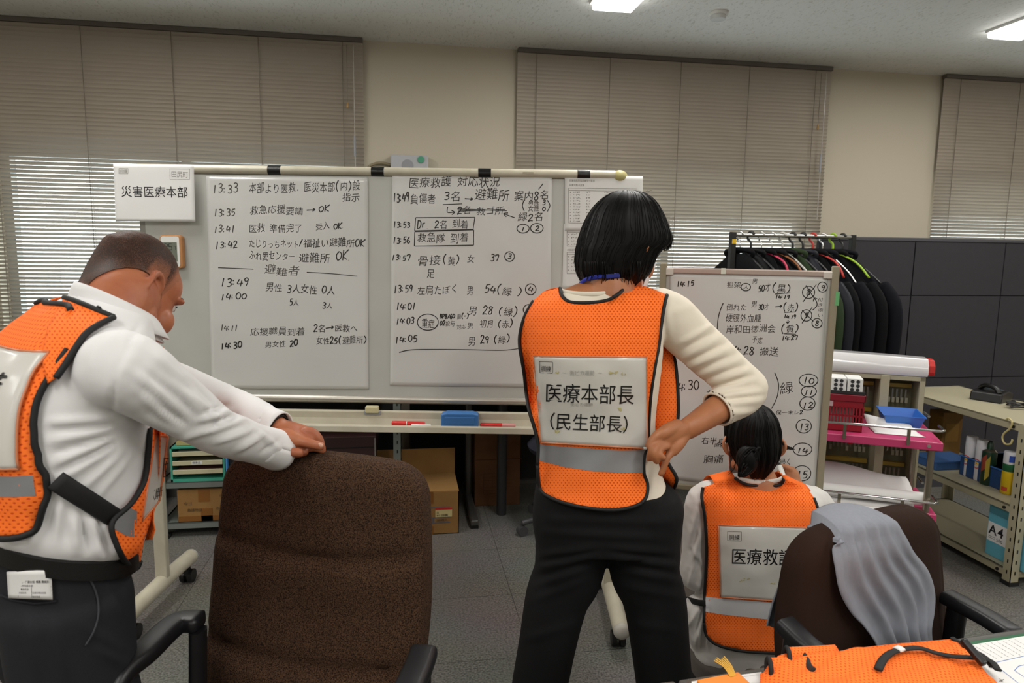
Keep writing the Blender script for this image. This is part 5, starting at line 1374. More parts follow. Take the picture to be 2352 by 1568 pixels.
def table(label, x0, x1, lab_mat):
    o = e0 + ux * x0; t = vthing('office_table', label, 'table', (o[0], o[1], 0), TRZ2, 'tables at the lower right'); w = x1 - x0
    part('top', MB().span((0, -.7, TBZ - .026), (w, 0, TBZ - .0015)), M_TABLE, t, bevel=.006, seg=3)
    for x in (.06, w - .06):
        for y in (-.64, -.06): part('leg', MB().cyl((x, y, 0), (x, y, TBZ - .02), .02, 14), M_DESK, t, smooth=40)
    m_ = vthing('desk_mat', lab_mat, 'desk mat', (o[0], o[1], TBZ), TRZ2, 'green desk mats')
    part('green_felt', MB().prism([(p[0] + w / 2, p[1] - .35) for p in rrect(w - .03, .66, .012)], -.0012, .0006, axis=2), M_GREEN, m_)
    part('clear_film', MB().prism([(p[0] + w / 2, p[1] - .35) for p in rrect(w - .012, .68, .014)], .0012, .0022, axis=2), M_CLEARF, m_)
    return t
table('dark edged table with a green mat at lower right, holding the orange vest', 0, 1.5, 'green mat under clear film on the table holding the orange vest')
table('narrow side table whose green mat just shows at the bottom edge beside the black trousers', -.34, -.006, 'green mat corner at the bottom edge of the picture beside the black trousers')
def tpaper(label, c4, z, m=M_PAPERB, name='document'):
    Q = np.array([ontable(*q) for q in c4]); c = Q.mean(0); o = e0 + ux * c[0] + vy * c[1]
    t = vthing(name, label, 'document', (o[0], o[1], TBZ + z), TRZ2)
    V = [(*(q - c), 0) for q in Q]; part('page', MB().add([(a, b, 0.0005) for a, b, _ in V] + [(a, b, 0) for a, b, _ in V], [(0, 1, 2, 3), (7, 6, 5, 4), (0, 4, 5, 1), (1, 5, 6, 2), (2, 6, 7, 3), (3, 7, 4, 0)]), m, t)
    base = Sheet((o[0], o[1], TBZ + z), ux, vy, (0, 0, 1))
    class Pen(Sheet):
        def inv(s, px, py): return base.inv(px, py)
    return t, Pen((0, 0, .0005), (1, 0, 0), (0, 1, 0), (0, 0, 1))
t, pen = tpaper('printed page with a floor plan on the table right of the orange vest', [(2185, 1491), (2420, 1452), (2560, 1640), (2290, 1660)], .0024)
ink, bl = Ink(pen, .0003), Ink(pen, .0003)
for k in range(9):
    x = 2222 + k * 13.5
    for q in range(9): ink.pxpoly([(x + q * 6.2, 1484 - k * 2 + q * 3.6), (x + q * 6.2 + 4, 1486.3 - k * 2 + q * 3.6)], 1.2)
for l in [[(2281, 1523), (2352, 1507)], [(2281, 1523), (2352, 1580)], [(2340, 1530), (2366, 1524)], [(2340, 1530), (2330, 1540)], [(2330, 1540), (2360, 1560)]]: bl.pxpoly(l, 1.6)
for l in [[(2196, 1504), (2300, 1585)], [(2192, 1507), (2294, 1588)]]: ink.pxpoly(l, .8)
for (x, y) in ((2236, 1518), (2258, 1545), (2275, 1532), (2300, 1562)):
    for q in range(5): ink.pxpoly([(x + random.uniform(-6, 8), y + random.uniform(-4, 5)), (x + random.uniform(-6, 8), y + random.uniform(-4, 5))], 2.0)
ink.build('print', M_PRINTG, t); bl.build('blue_plan_lines', mat('plan_blue', '#4a76b8', .6), t)
t, pen = tpaper('white page at the left end of the table under the orange folder', [(1588, 1568), (1748, 1546), (1800, 1600), (1600, 1640)], .0024)
ink = Ink(pen, .0003); ink.pxpoly([(1620, 1566), (1740, 1550)], .8); ink.build('ruled_line', M_PRINTG, t)
c = ontable(1655, 1572); o = e0 + ux * c[0] + vy * c[1]
t = vthing('orange_folder', 'small orange folder with a tassel on the table left of the orange vest', 'folder', (o[0], o[1], TBZ + .0032), TRZ2 + .06)
part('cover', MB().box((0, -.04, .004), (.085, .10, .008)), mat('folder_orange', '#e0832a', .6), t, bevel=.002)
tas = MB()
for k in range(6): tas.tube(spline([(.02 + .002 * k, .0, .008), (.018 + .003 * k, .018, .016), (.008 + .005 * k, .034 + .003 * (k % 3), .02)], 4), .0012, 5)
part('tassel', tas, mat('tassel_yellow', '#d8a53c', .7), t)
# ---------------------------------------------------------------- people: shared tools
def skin_mat(name, c, c2):
    return mat(name, c, .48, bump=(260, .12, 3), vary=(22, c2, .55), sss=.12, spec=.4)
M_SKIN_M, M_SKIN_W, M_SKIN_S = skin_mat('skin_ruddy', '#a86746', '#954f38'), skin_mat('skin_tan', '#ab704b', '#9c6140'), skin_mat('skin_light_tan', '#b27a58', '#a36a49')
M_HAIR = mat('black_hair', '#050404', .55, spec=.22, bump=(180, .3, 2), stretch=(1, 1, .12))
M_NAIL = mat('finger_nail', '#c99a82', .3)
def vest_mat():
    m = mat('orange_mesh_fabric', '#ff5a12', .75, sheen=.15, spec=.25); N, L, p = nodes_of(m)
    uv = N.new('ShaderNodeUVMap'); uv.uv_map = 'UVMap'
    sp = N.new('ShaderNodeSeparateXYZ'); L.new(uv.outputs[0], sp.inputs[0])
    y = math_node(N, L, 'DIVIDE', sp.outputs[1], .0058); row = math_node(N, L, 'FLOOR', y)
    x = math_node(N, L, 'DIVIDE', sp.outputs[0], .0088); x = math_node(N, L, 'MULTIPLY_ADD', row, .5, x)
    fx = math_node(N, L, 'SUBTRACT', math_node(N, L, 'FRACT', x), .5); fy = math_node(N, L, 'SUBTRACT', math_node(N, L, 'FRACT', y), .5)
    fx = math_node(N, L, 'MULTIPLY', fx, 1.5)
    d = math_node(N, L, 'SQRT', math_node(N, L, 'ADD', math_node(N, L, 'MULTIPLY', fx, fx), math_node(N, L, 'MULTIPLY', fy, fy)))
    k = N.new('ShaderNodeMapRange'); k.inputs[1].default_value = .20; k.inputs[2].default_value = .34; L.new(d, k.inputs[0])
    mx = N.new('ShaderNodeMixRGB'); mx.inputs[1].default_value = (*hexc('#d84a10'), 1); mx.inputs[2].default_value = (*hexc('#ff782a'), 1)
    L.new(k.outputs[0], mx.inputs[0]); L.new(mx.outputs[0], p.inputs['Base Color'])
    b = N.new('ShaderNodeBump'); b.inputs['Strength'].default_value = .5; b.inputs['Distance'].default_value = .0015
    L.new(k.outputs[0], b.inputs['Height']); L.new(b.outputs[0], p.inputs['Normal']); return m
M_VEST = vest_mat()
M_TRIM = mat('black_binding', '#0c0c0d', .7, bump=(900, .2))
M_SILV = mat('reflective_silver', '#8f9093', .42, .25, bump=(400, .05))
M_SILVL = mat('reflective_white', '#c6c6c8', .5, bump=(400, .05))
M_CARDW = mat('vest_card', '#c8c6c0', .4, coat=.35, bump=(10, .12, 2), vary=(9, '#c2bfb4', .5))
M_POUCH = mat('pouch_edge', '#d8865c', .25, alpha=.8)
M_POUCHC = mat('clear_pouch_edge', '#d5cfc6', .2)
M_TEXT = mat('card_print', '#141416', .45)
M_STAIN = mat('faint_stain', '#b3ab72', .6); M_FAINT = mat('faint_print', '#a09e98', .6)

class Drape:
    """cloth lying on a body: sheet coordinates (x, -y) in photo pixels (seen along the camera's rays) or in metres along a body axis"""
    def __init__(s, box, step, target, fallback, smooth=14, last=False, frame=None, push=0, post=6):
        s.x0, s.y0, x1, y1 = box; s.st = step; s.fr = frame
        nx, ny = int((x1 - s.x0) / step) + 2, int((y1 - s.y0) / step) + 2
        T = np.full((ny, nx), np.nan)
        for j in range(ny):
            for i in range(nx):
                o, d = s.line(s.x0 + i * step, s.y0 + j * step)
                if last:
                    h = target.ray_cast(Vector(o + d * 6), Vector(-d)); 
                    if h[0] is not None: T[j, i] = (np.dot(np.array(h[0]) - o, d) / np.dot(d, d)) + push
                else:
                    h = target.ray_cast(Vector(o), Vector(d))
                    if h[0] is not None: T[j, i] = (np.dot(np.array(h[0]) - o, d) / np.dot(d, d)) - push
        miss = np.isnan(T); s.raw = T.copy()
        for j in range(ny):
            for i in range(nx):
                if miss[j, i]: T[j, i] = fallback(s.x0 + i * step, s.y0 + j * step)
        for _ in range(smooth):
            P = np.pad(T, 1, mode='edge'); T = .2 * (P[1:-1, 1:-1] + P[:-2, 1:-1] + P[2:, 1:-1] + P[1:-1, :-2] + P[1:-1, 2:])
        T0 = np.array(s.raw); ok = ~miss
        for _ in range(post):
            T = np.where(ok, np.maximum(T, T0) if last else np.minimum(T, T0), T)
            P = np.pad(T, 1, mode='edge'); T = .6 * T + .1 * (P[:-2, 1:-1] + P[2:, 1:-1] + P[1:-1, :-2] + P[1:-1, 2:])
        s.T = np.where(ok, np.maximum(T, T0) if last else np.minimum(T, T0), T); s.extra = None
    def line(s, x, y):
        if s.fr is None: return E0, ray(x, y)
        o, u, v, d = s.fr; return o + u * x + v * y, d
    def depth(s, x, y):
        a, b = (x - s.x0) / s.st, (y - s.y0) / s.st; ny, nx = s.T.shape
        a, b = min(max(a, 0), nx - 1.001), min(max(b, 0), ny - 1.001); i, j = int(a), int(b); a -= i; b -= j
        T = s.T; t = (T[j, i] * (1 - a) + T[j, i + 1] * a) * (1 - b) + (T[j + 1, i] * (1 - a) + T[j + 1, i + 1] * a) * b
        return t - (s.extra(x, y) if s.extra else 0)
    def p(s, x, y, lift=0):
        o, d = s.line(x, y); return o + d * (s.depth(x, y) - lift / np.linalg.norm(d))
    def map(s, x, y, lift=0): return s.p(x, -y, lift)
    def inv(s, x, y): return np.array([x, -y], float)

def inside(P, poly):
    x, y = P; c = False; j = len(poly) - 1
    for i in range(len(poly)):
        if (poly[i][1] > y) != (poly[j][1] > y) and x < (poly[j][0] - poly[i][0]) * (y - poly[i][1]) / (poly[j][1] - poly[i][1]) + poly[i][0]: c = not c
        j = i
    return c
def dense(poly, step, closed=True):
    out = []; n = len(poly)
    for i in range(n if closed else n - 1):
        a, b = np.array(poly[i], float), np.array(poly[(i + 1) % n], float); k = max(1, int(np.linalg.norm(b - a) / step))
        for q in range(k): out.append(a + (b - a) * q / k)
    if not closed: out.append(np.array(poly[-1], float))
    return out
def drape_poly(dr, poly, step, lift, uvk):
    """triangulated cloth inside the outline; uvk = metres per sheet unit"""
    B = dense(poly, step); bb = np.array(B); x0, y0 = bb.min(0); x1, y1 = bb.max(0)
    I = []
    for y in np.arange(y0 + step * .5, y1, step):
        for x in np.arange(x0 + step * .5, x1, step):
            if inside((x, y), poly) and np.min(np.abs(bb - (x, y)).sum(1)) > step * .6: I.append((x, y))
    pts = [Vector((float(a), float(b))) for a, b in list(B) + I]; n = len(B)
    V, E, F, *_ = delaunay_2d_cdt(pts, [(i, (i + 1) % n) for i in range(n)], [], 1, 1e-5)
    mb = MB(); mb.add([dr.p(v.x, v.y, lift) for v in V], [tuple(f) for f in F], uv=[(v.x * uvk, -v.y * uvk) for v in V]); return mb
def trim_tube(dr, line, r, lift, closed=False, step=6, sm=4):
    P = dense([tuple(q) for q in line], step, closed); W = [dr.p(x, y, lift) for x, y in P]
    return MB().tube(W, r, 8, closed=closed)
def smooth_poly(P, n=4, closed=True): return [tuple(q) for q in spline(np.array(P, float), n, closed)]

def head(mb, c, R, s=1.0, nose=.0, jaw=1.0, cheek=.0, ear=1.0, crown=.0):
    """skull, face, ears in one lump set; x right, y face, z up; c between the ears"""
    c = np.array(c); T = lambda p: c + R @ (np.array(p) * s)
    B = lambda p, r, Q=None: mb.ball(T(p), np.array(r if not np.isscalar(r) else [r] * 3) * s, 22, 15, R if Q is None else R @ Q)
    B((0, -.014, .035), (.077, .097, .088 + crown)); B((0, -.03, .005), (.070, .075, .07)); B((0, .03, .035), (.068, .065, .065))
    rings = []
    for z, yc, rx, ry in ((.04, .012, .069, .080), (.0, .018, .0695, .075), (-.04, .022, .064 * jaw, .068), (-.07, .028, .056 * jaw, .060), (-.095, .038, .044 * jaw, .048), (-.115, .050, .028, .030), (-.122, .054, .012, .014)):
        A = np.linspace(0, 2 * PI, 26, endpoint=False); rings.append(np.array([T((rx * math.cos(a), yc + ry * math.sin(a), z)) for a in A]))
    mb.loft(rings)
    for sx in (-1, 1):
        B((sx * (.043 + cheek * .6), .060, -.034), (.027 + cheek, .028, .03 + cheek)); B((sx * .045, .03, -.075), (.022 * jaw, .03, .022)); B((sx * .036, .080, .026), (.026, .012, .009))
    B((0, .083, -.102), (.022, .014, .015))
    limb(mb, [(*T((0, .088 - nose, .012)), .008 * s), (*T((0, .103 - nose, -.012)), .009 * s), (*T((0, .113 - nose, -.032)), .012 * s)], n=12)
    for sx in (-1, 1): B((sx * .013, .098 - nose, -.038), .0085)
    for z in (-.064, -.074): limb(mb, [(*T((-.024, .082, -.069)), .005 * s), (*T((0, .094, z)), .0065 * s), (*T((.024, .082, -.069)), .005 * s)], n=10)
    for sx in (-1, 1):
        Q = rotz(sx * -.35) if False else np.eye(3)
        E = lambda u, v, w: T((sx * (.077 + (.012 * w + .012 * max(0, -u / .018)) * ear), -.012 + u * ear, .0 + v * ear))
        hel = spline([E(.012, .0, .3), E(.013, .018, .5), E(.004, .031, .8), E(-.010, .030, 1.1), E(-.019, .015, 1.3), E(-.019, -.004, 1.2), E(-.012, -.020, .9), E(-.002, -.031, .5), E(.008, -.030, .2), E(.010, -.022, .1)], 4)
        mb.tube(hel, .0060 * s * ear, 10)
        mb.ball(E(-.004, .002, .15), np.array([.006, .016, .026]) * s, 14, 9, R)
        mb.ball(E(.002, -.028, .35), np.array([.006, .009, .009]) * s, 12, 7, R)
        mb.tube(spline([E(.0, .02, .6), E(-.009, .008, .8), E(-.008, -.008, .7), E(0, -.015, .5)], 4), .0035 * s, 8)
    return T
def finger(mb, pts, r0=.0088, r1=.0068):
    n = len(pts); limb(mb, [(*p, r0 + (r1 - r0) * i / (n - 1)) for i, p in enumerate(pts)], n=12, sp=4)
def eyes(T, R, s, parent, org, dark=True):
    for sx in (-1, 1):
        e = part('eye', MB().ball(T((sx * .032, .074, .008)), .0125 * s, 16, 11), mat('eye_white', '#cfc6bd', .2), parent, origin=org, smooth=180)
        part('iris', MB().ball(T((sx * .032, .0835, .006)), np.array([.006, .004, .006]) * s, 14, 9, R), mat('iris_dark', '#1a0f0a', .15), e, origin=org, smooth=180)
        part('eyelid_lash', MB().tube(spline([T((sx * .019, .084, .012)), T((sx * .032, .0885, .0155)), T((sx * .046, .080, .011))], 4), .0013 * s, 6), M_HAIR, e, origin=org, smooth=180)
        part('eyebrow', MB().tube(spline([T((sx * .016, .094, .030)), T((sx * .034, .0925, .036)), T((sx * .052, .078, .031))], 4), .0032 * s, 8, flat=.5), M_HAIR, parent, origin=org, smooth=180)
def part_me(name, me, m, parent, smooth=180, **k): return link(name, me, m, parent, smooth=smooth, fix=False, **k)
def off_me(me, org):
    V, N = arrays(me); setco(me, V - np.array(org)); return me

def vest_card(parent, org, dr, quad, lift, rows, uv, pouch=True, extra=None):
    """the clear pocket with a printed card; quad TL,TR,BR,BL in sheet units"""
    q = np.array(quad, float)
    def bil(a, b): return (q[0] * (1 - a) + q[1] * a) * (1 - b) + (q[3] * (1 - a) + q[2] * a) * b
    G = np.array([[dr.p(*bil(a, b), lift + .002 * math.sin(PI * a) * math.sin(PI * b)) for a in np.linspace(0, 1, 24)] for b in np.linspace(0, 1, 24)])
    cp = part('card_pocket', MB().grid(G), M_CARDW, parent, origin=org, smooth=180, solid=.0016, fix=False)
    e = [tuple(bil(a, b)) for a, b in ((0, 0), (1, 0), (1, 1), (0, 1))]
    ed = MB()
    for k in range(4):
        P = dense([e[k], e[(k + 1) % 4]], np.linalg.norm(np.subtract(e[k], e[(k + 1) % 4])) / 14, False); ed.tube([dr.p(x, y, lift + .0005) for x, y in P], .0022, 6)
    part('pocket_edge', ed, M_POUCH, cp, origin=org, smooth=180, fix=False)
    class Up:                                     # writes on the bulged card
        def map(s, x, y, l=0): return dr.p(x, -y, l + lift + .0032)
        def inv(s, x, y): return np.array([x, -y], float)
    for nm, m_, fn in rows:
        ink = Ink(Up(), .0004); fn(ink); part(nm, ink.mb, m_, cp, origin=org, fix=False)
    return cp

# ---------------------------------------------------------------- the standing woman
WO = np.array([.235, 1.70, 0])
W = vthing('person', 'woman with a black bob seen from behind, hand on hip, orange vest over cream top', 'person', WO)
WH = lambda x, y, f: at(x, y, f)
cx = .236
RING = [  # z, centre x, centre f, half width, half depth
    (1.385, .245, 1.70, .055, .05), (1.352, .232, 1.70, .10, .062), (1.325, .215, 1.695, .150, .075), (1.295, .208, 1.695, .168, .088), (1.24, .208, 1.69, .168, .098), (1.16, .212, 1.69, .160, .102),
    (1.06, .218, 1.70, .148, .10), (.97, .226, 1.70, .142, .098), (.90, .232, 1.70, .150, .102), (.83, .240, 1.70, .168, .112), (.76, .245, 1.70, .178, .115), (.70, .245, 1.70, .17, .11)]
def torso_rings(R_, grow=0., n=40, e=.85):
    out = []; A = np.linspace(0, 2 * PI, n, endpoint=False); c, s = np.cos(A), np.sin(A)
    for z, x, f, hw, hd in R_:
        out.append(np.stack([x + (hw + grow) * np.sign(c) * abs(c) ** e, f + (hd + grow) * np.sign(s) * abs(s) ** e, np.full(n, z)], 1))
    return out
def rings_spline(R_, n=4): return [tuple(q) for q in spline(np.array(R_, float), n)]
WR = rings_spline(RING, 4)
wS, wE, wW = WH(1528, 722, 1.71), WH(1716, 895, 1.74), WH(1578, 985, 1.625)      # right shoulder, elbow, wrist
wS2 = WH(1252, 745, 1.715); wE2 = np.array([.085, 1.86, 1.06]); wW2 = np.array([.22, 1.93, 1.10])
# skin: head, neck, trunk, arms with hands, legs, in one surface
hR = rotz(math.radians(-46)) @ rotx(math.radians(-22)); hC = WH(1428, 570, 1.735)
bm_ = MB(); hT = head(bm_, hC, hR, .95)
limb(bm_, [(*(hC + hR @ np.array([0, -.03, -.02])), .058), (hC[0] - .012, 1.725, 1.42, .056), (.243, 1.70, 1.36, .060), (.24, 1.70, 1.30, .085)], n=24)
limb(bm_, [(.236, 1.70, 1.345, .052), (.16, 1.70, 1.322, .045), (.08, 1.70, 1.29, .042)], n=20); limb(bm_, [(.25, 1.70, 1.338, .045), (.31, 1.70, 1.305, .038), (.37, 1.70, 1.28, .036)], n=20)
bm_.loft(torso_rings([r for r in WR if r[0] < 1.31], -.014))
limb(bm_, [(*wS, .048), (*(wS * .5 + wE * .5), .043), (*wE, .036)], n=20); limb(bm_, [(*wE, .038), (*(wE * .55 + wW * .45), .036), (*WH(1598, 972, 1.635), .0285), (*wW, .027, .025)], n=20)
limb(bm_, [(*wS2, .048), (*wE2, .036)], n=18); limb(bm_, [(*wE2, .038), (*wW2, .025)], n=18)
P_ = lambda *q: WH(*q)
# right hand: palm outward on the hip, fingers curled towards the viewer
limb(bm_, [(*P_(1572, 984, 1.622), .026, .02), (*P_(1552, 1000, 1.60), .029, .018), (*P_(1528, 1012, 1.585), .030, .015)], n=18, up=(.5, 0, .8))
limb(bm_, [(*P_(1568, 996, 1.62), .02), (*P_(1555, 1018, 1.595), .019), (*P_(1545, 1036, 1.585), .014)], n=16)
limb(bm_, [(*P_(1556, 978, 1.605), .018), (*P_(1530, 990, 1.58), .017), (*P_(1510, 1004, 1.57), .012)], n=16)
finger(bm_, [P_(1532, 986, 1.585), P_(1512, 996, 1.565), P_(1498, 1010, 1.557), P_(1490, 1023, 1.556)], .0115, .009)
finger(bm_, [P_(1512, 1012, 1.572), P_(1500, 1022, 1.553), P_(1494, 1038, 1.548), P_(1491, 1054, 1.556)], .009, .0075)
finger(bm_, [P_(1520, 1018, 1.572), P_(1507, 1026, 1.548), P_(1503, 1043, 1.540), P_(1509, 1060, 1.548)], .0095, .008)
finger(bm_, [P_(1532, 1024, 1.575), P_(1517, 1032, 1.553), P_(1515, 1044, 1.543), P_(1525, 1052, 1.545)], .009, .0072)
finger(bm_, [P_(1545, 1036, 1.583), P_(1532, 1052, 1.572), P_(1525, 1072, 1.568), P_(1518, 1089, 1.570)], .0095, .0075)
# left hand, holding her front
limb(bm_, [(*wW2, .024, .02), (*(wW2 + (.05, .01, .02)), .03, .014)], n=14)
for k in range(4): finger(bm_, [wW2 + (.06, .012, .04 - .018 * k), wW2 + (.09, .012, .045 - .02 * k), wW2 + (.112, .0, .043 - .02 * k), wW2 + (.115, -.014, .04 - .02 * k)], .0085, .0065)
finger(bm_, [wW2 + (.03, .0, .045), wW2 + (.05, -.012, .062), wW2 + (.07, -.02, .07)], .010, .008)
HipL, HipR = WH(1312, 1215, 1.70), WH(1480, 1215, 1.70)
KnL, KnR = WH(1258, 1475, 1.69), WH(1515, 1475, 1.69)
AnL, AnR = KnL + (KnL - HipL) * .98, KnR + (KnR - HipR) * .98; AnL[2] = AnR[2] = .07
for h, k, a in ((HipL, KnL, AnL), (HipR, KnR, AnR)):
    limb(bm_, [(*h, .075), (*k, .055), (*(k * .6 + a * .4), .052), (*a, .035)], n=18); limb(bm_, [(a[0], a[1] - .02, .045, .035), (a[0], a[1] + .09, .035, .04, .025), (a[0], a[1] + .15, .03, .03, .018)], n=14)
me = remesh(bm_, .0036, 3, .5)
part_me('body', off_me(me, WO), M_SKIN_W, W)
eyes(hT, hR, .95, W, WO)
# cream top
st = MB(); st.loft(torso_rings([r for r in WR if r[0] < 1.356]))
sl = lambda a, b, t: a * (1 - t) + b * t
limb(st, [(*sl(wS, np.array([.24, 1.70, 1.30]), .35), .055), (*wS, .062), (*sl(wS, wE, .35), .060), (*sl(wS, wE, .75), .056), (*wE, .055)], n=28)
limb(st, [(*wE, .052), (*sl(wE, wW, .15), .056), (*sl(wE, wW, .42), .047), (*sl(wE, wW, .52), .044)], n=28)
limb(st, [(*sl(wS2, np.array([.22, 1.70, 1.30]), .3), .05), (*wS2, .050), (*sl(wS2, wE2, .5), .048), (*wE2, .045)], n=24); limb(st, [(*wE2, .048), (*sl(wE2, wW2, .6), .042)], n=24)
ax = (wE - wS) / np.linalg.norm(wE - wS); fx_ = (wW - wE) / np.linalg.norm(wW - wE)
def q3(x, y, f): return WH(x, y, f)
FW = [(q3(1560, 790, 1.66), q3(1650, 740, 1.69), .010, .007), (q3(1555, 840, 1.66), q3(1640, 800, 1.66), .009, .007), (q3(1580, 850, 1.66), q3(1690, 800, 1.68), .010, .007), (q3(1610, 880, 1.66), q3(1715, 850, 1.68), .009, .008),
      (q3(1625, 905, 1.66), q3(1735, 880, 1.68), .008, .008), (q3(1640, 915, 1.66), q3(1750, 915, 1.69), .008, .008), (q3(1650, 930, 1.66), q3(1740, 935, 1.69), .007, .006), (q3(1530, 720, 1.66), q3(1530, 900, 1.63), .010, .006), (q3(1640, 880, 1.67), q3(1700, 940, 1.67), .007, .006)]
FWd = [(q3(1570, 815, 1.66), q3(1640, 770, 1.67), .008, -.005), (q3(1600, 868, 1.66), q3(1700, 826, 1.67), .007, -.006), (q3(1622, 893, 1.66), q3(1725, 866, 1.67), .007, -.006), (q3(1640, 950, 1.65), q3(1740, 950, 1.68), .008, -.004)]
PW = [(1556, 790, 1645, 742, 7, .006), (1556, 826, 1660, 772, 8, .006), (1566, 846, 1680, 800, 8, .007), (1585, 866, 1700, 826, 7, .007), (1606, 884, 1718, 850, 8, .008), (1622, 902, 1732, 874, 7, .008), (1636, 915, 1745, 898, 7, .008), (1646, 930, 1752, 918, 7, .006), (1660, 948, 1735, 944, 7, .006),
      (1560, 808, 1650, 758, 5, -.004), (1575, 836, 1670, 786, 5, -.005), (1594, 857, 1690, 812, 5, -.005), (1612, 875, 1712, 838, 5, -.006), (1630, 894, 1728, 862, 5, -.006), (1640, 922, 1750, 908, 5, -.006), (1530, 700, 1540, 790, 9, .005), (1518, 730, 1528, 880, 7, .004), (1540, 720, 1600, 700, 10, .003)]
me = remesh(st, .0050, 4, .5, lambda V, N: pxfolds(V, N, PW, .85) * (1 + .5 * nz(V, 20, 7)) + .0022 * nz(V, 14) + .0012 * nz(V, (40, 40, 22)))
# open the cuff: drop faces beyond the hem plane so the sleeve ends in an edge
cut = sl(wE, wW, .50)
mw, nw = submesh(me, lambda C: ~(((C - cut) @ fx_ > 0) & (np.linalg.norm(C - cut, axis=1) < .09)), 'cream_top')
M_CREAMT = mat('cream_knit', '#ddd3c2', .85, bump=(600, .1), sheen=.1)
part_me('top', off_me(mw, WO), M_CREAMT, W, solid=.002)
a_ = np.cross(fx_, (0, 0, 1)); a_ /= np.linalg.norm(a_); b_ = np.cross(fx_, a_)
part('cuff', MB().tube([cut + fx_ * .002 + (a_ * math.cos(t) + b_ * math.sin(t)) * .0435 for t in np.linspace(0, 2 * PI, 28, endpoint=False)], .0032, 8, closed=True), M_CREAMT, W, origin=WO, smooth=180)
# neckline band of the top
# trousers
tr = MB(); tr.loft(torso_rings([r for r in WR if r[0] < .848], .008))
limb(tr, [(.24, 1.70, .80, .175, .118), (.24, 1.70, .73, .178, .12)], n=30, up=(1, 0, 0)) if False else None
for h, k, a, sx in ((HipL, KnL, AnL, -1), (HipR, KnR, AnR, 1)):
    limb(tr, [(h[0], h[1], h[2] + .06, .098, .112), (h[0] + sx * .002, h[1], h[2] - .10, .092, .100), (*sl(h, k, .6), .083, .085), (*k, .077, .08), (*sl(k, a, .5), .073, .075), (a[0], a[1], .06, .07, .075)], n=30, up=(1, 0, 0))
T3 = lambda x, y, f=1.6: WH(x, y, f)
FT = [(T3(1380, 1262), T3(1240, 1290), .012, .006), (T3(1375, 1280), T3(1240, 1330), .010, .005), (T3(1395, 1265), T3(1540, 1275), .012, .006), (T3(1400, 1290), T3(1545, 1310), .010, .005), (T3(1405, 1320), T3(1530, 1350), .010, .004),
      (T3(1350, 1340), T3(1235, 1370), .010, .004), (T3(1260, 1185), T3(1520, 1200), .012, .005), (T3(1245, 1230), T3(1500, 1240), .010, .004), (T3(1430, 1400), T3(1540, 1420), .012, .004), (T3(1320, 1420), T3(1215, 1440), .012, .004)]
PT = [(1372, 1256, 1240, 1275, 9, .005), (1368, 1275, 1230, 1305, 9, .006), (1360, 1300, 1232, 1345, 10, .005), (1345, 1330, 1225, 1380, 10, .004), (1398, 1258, 1545, 1268, 9, .005), (1402, 1278, 1560, 1300, 9, .006), (1410, 1305, 1560, 1335, 10, .005), (1425, 1345, 1560, 1372, 10, .004), (1255, 1190, 1540, 1200, 11, .004), (1250, 1222, 1530, 1236, 10, .005),
      (1372, 1266, 1235, 1290, 6, -.004), (1400, 1268, 1550, 1284, 6, -.004), (1406, 1292, 1558, 1318, 6, -.004), (1365, 1288, 1232, 1325, 6, -.004), (1440, 1430, 1560, 1450, 12, .004), (1330, 1430, 1200, 1470, 12, .004)]
me = remesh(tr, .0055, 4, .5, lambda V, N: pxfolds(V, N, PT) + .002 * nz(V, (9, 9, 6)))
M_TRW = mat('charcoal_trousers', '#0d0d0e', .88, bump=(800, .2), vary=(700, '#141416', .6), spec=.25)
part_me('trousers', off_me(me, WO), M_TRW, W)
for a in (AnL, AnR):
    sm = MB(); limb(sm, [(a[0], a[1] - .05, .035, .038, .034), (a[0], a[1] + .05, .035, .045, .034), (a[0], a[1] + .16, .028, .038, .024)], n=18, up=(1, 0, 0)); part('shoe', sm, M_BLACKM, W, origin=WO, smooth=180)
# lanyard, mask
part('lanyard', MB().tube(spline([WH(x, y, f) for x, y, f in ((1332, 652, 1.70), (1345, 642, 1.672), (1368, 636, 1.655), (1395, 633, 1.648), (1420, 637, 1.652), (1438, 648, 1.668), (1448, 660, 1.70))], 6), .0055, 8, flat=.35), mat('blue_ribbon', '#12249a', .6), W, origin=WO, smooth=180)
part('lanyard_clasp', MB().box(WH(1408, 633, 1.645), (.034, .006, .012), roty(-.12)), mat('navy_clasp', '#0c1a70', .5), W, origin=WO, bevel=.002)
mk = []
for i, z in enumerate(np.linspace(-.012, -.118, 9)):
    row = []
    for a in np.linspace(-1, 1, 25):
        an = a * 1.25; r_ = .085 - .016 * (i / 8) + .012 * math.cos(an) ** 3 * (1 if i < 6 else .5)
        row.append(hT((r_ * .86 * math.sin(an), .028 + r_ * .98 * math.cos(an), z + .004 * math.sin(i * 2.2))))
    mk.append(row)
M_MASK = mat('mask_white', '#ddd6d6', .8)
part('face_mask', MB().grid(np.array(mk)), M_MASK, W, origin=WO, smooth=180, solid=.002, fix=False)
part('mask_loop', MB().tube(spline([hT((.072, .05, -.02)), hT((.082, .01, .005)), hT((.083, -.02, .0)), hT((.08, -.005, -.045)), hT((.068, .04, -.09))], 4), .0013, 5), M_MASK, W, origin=WO)
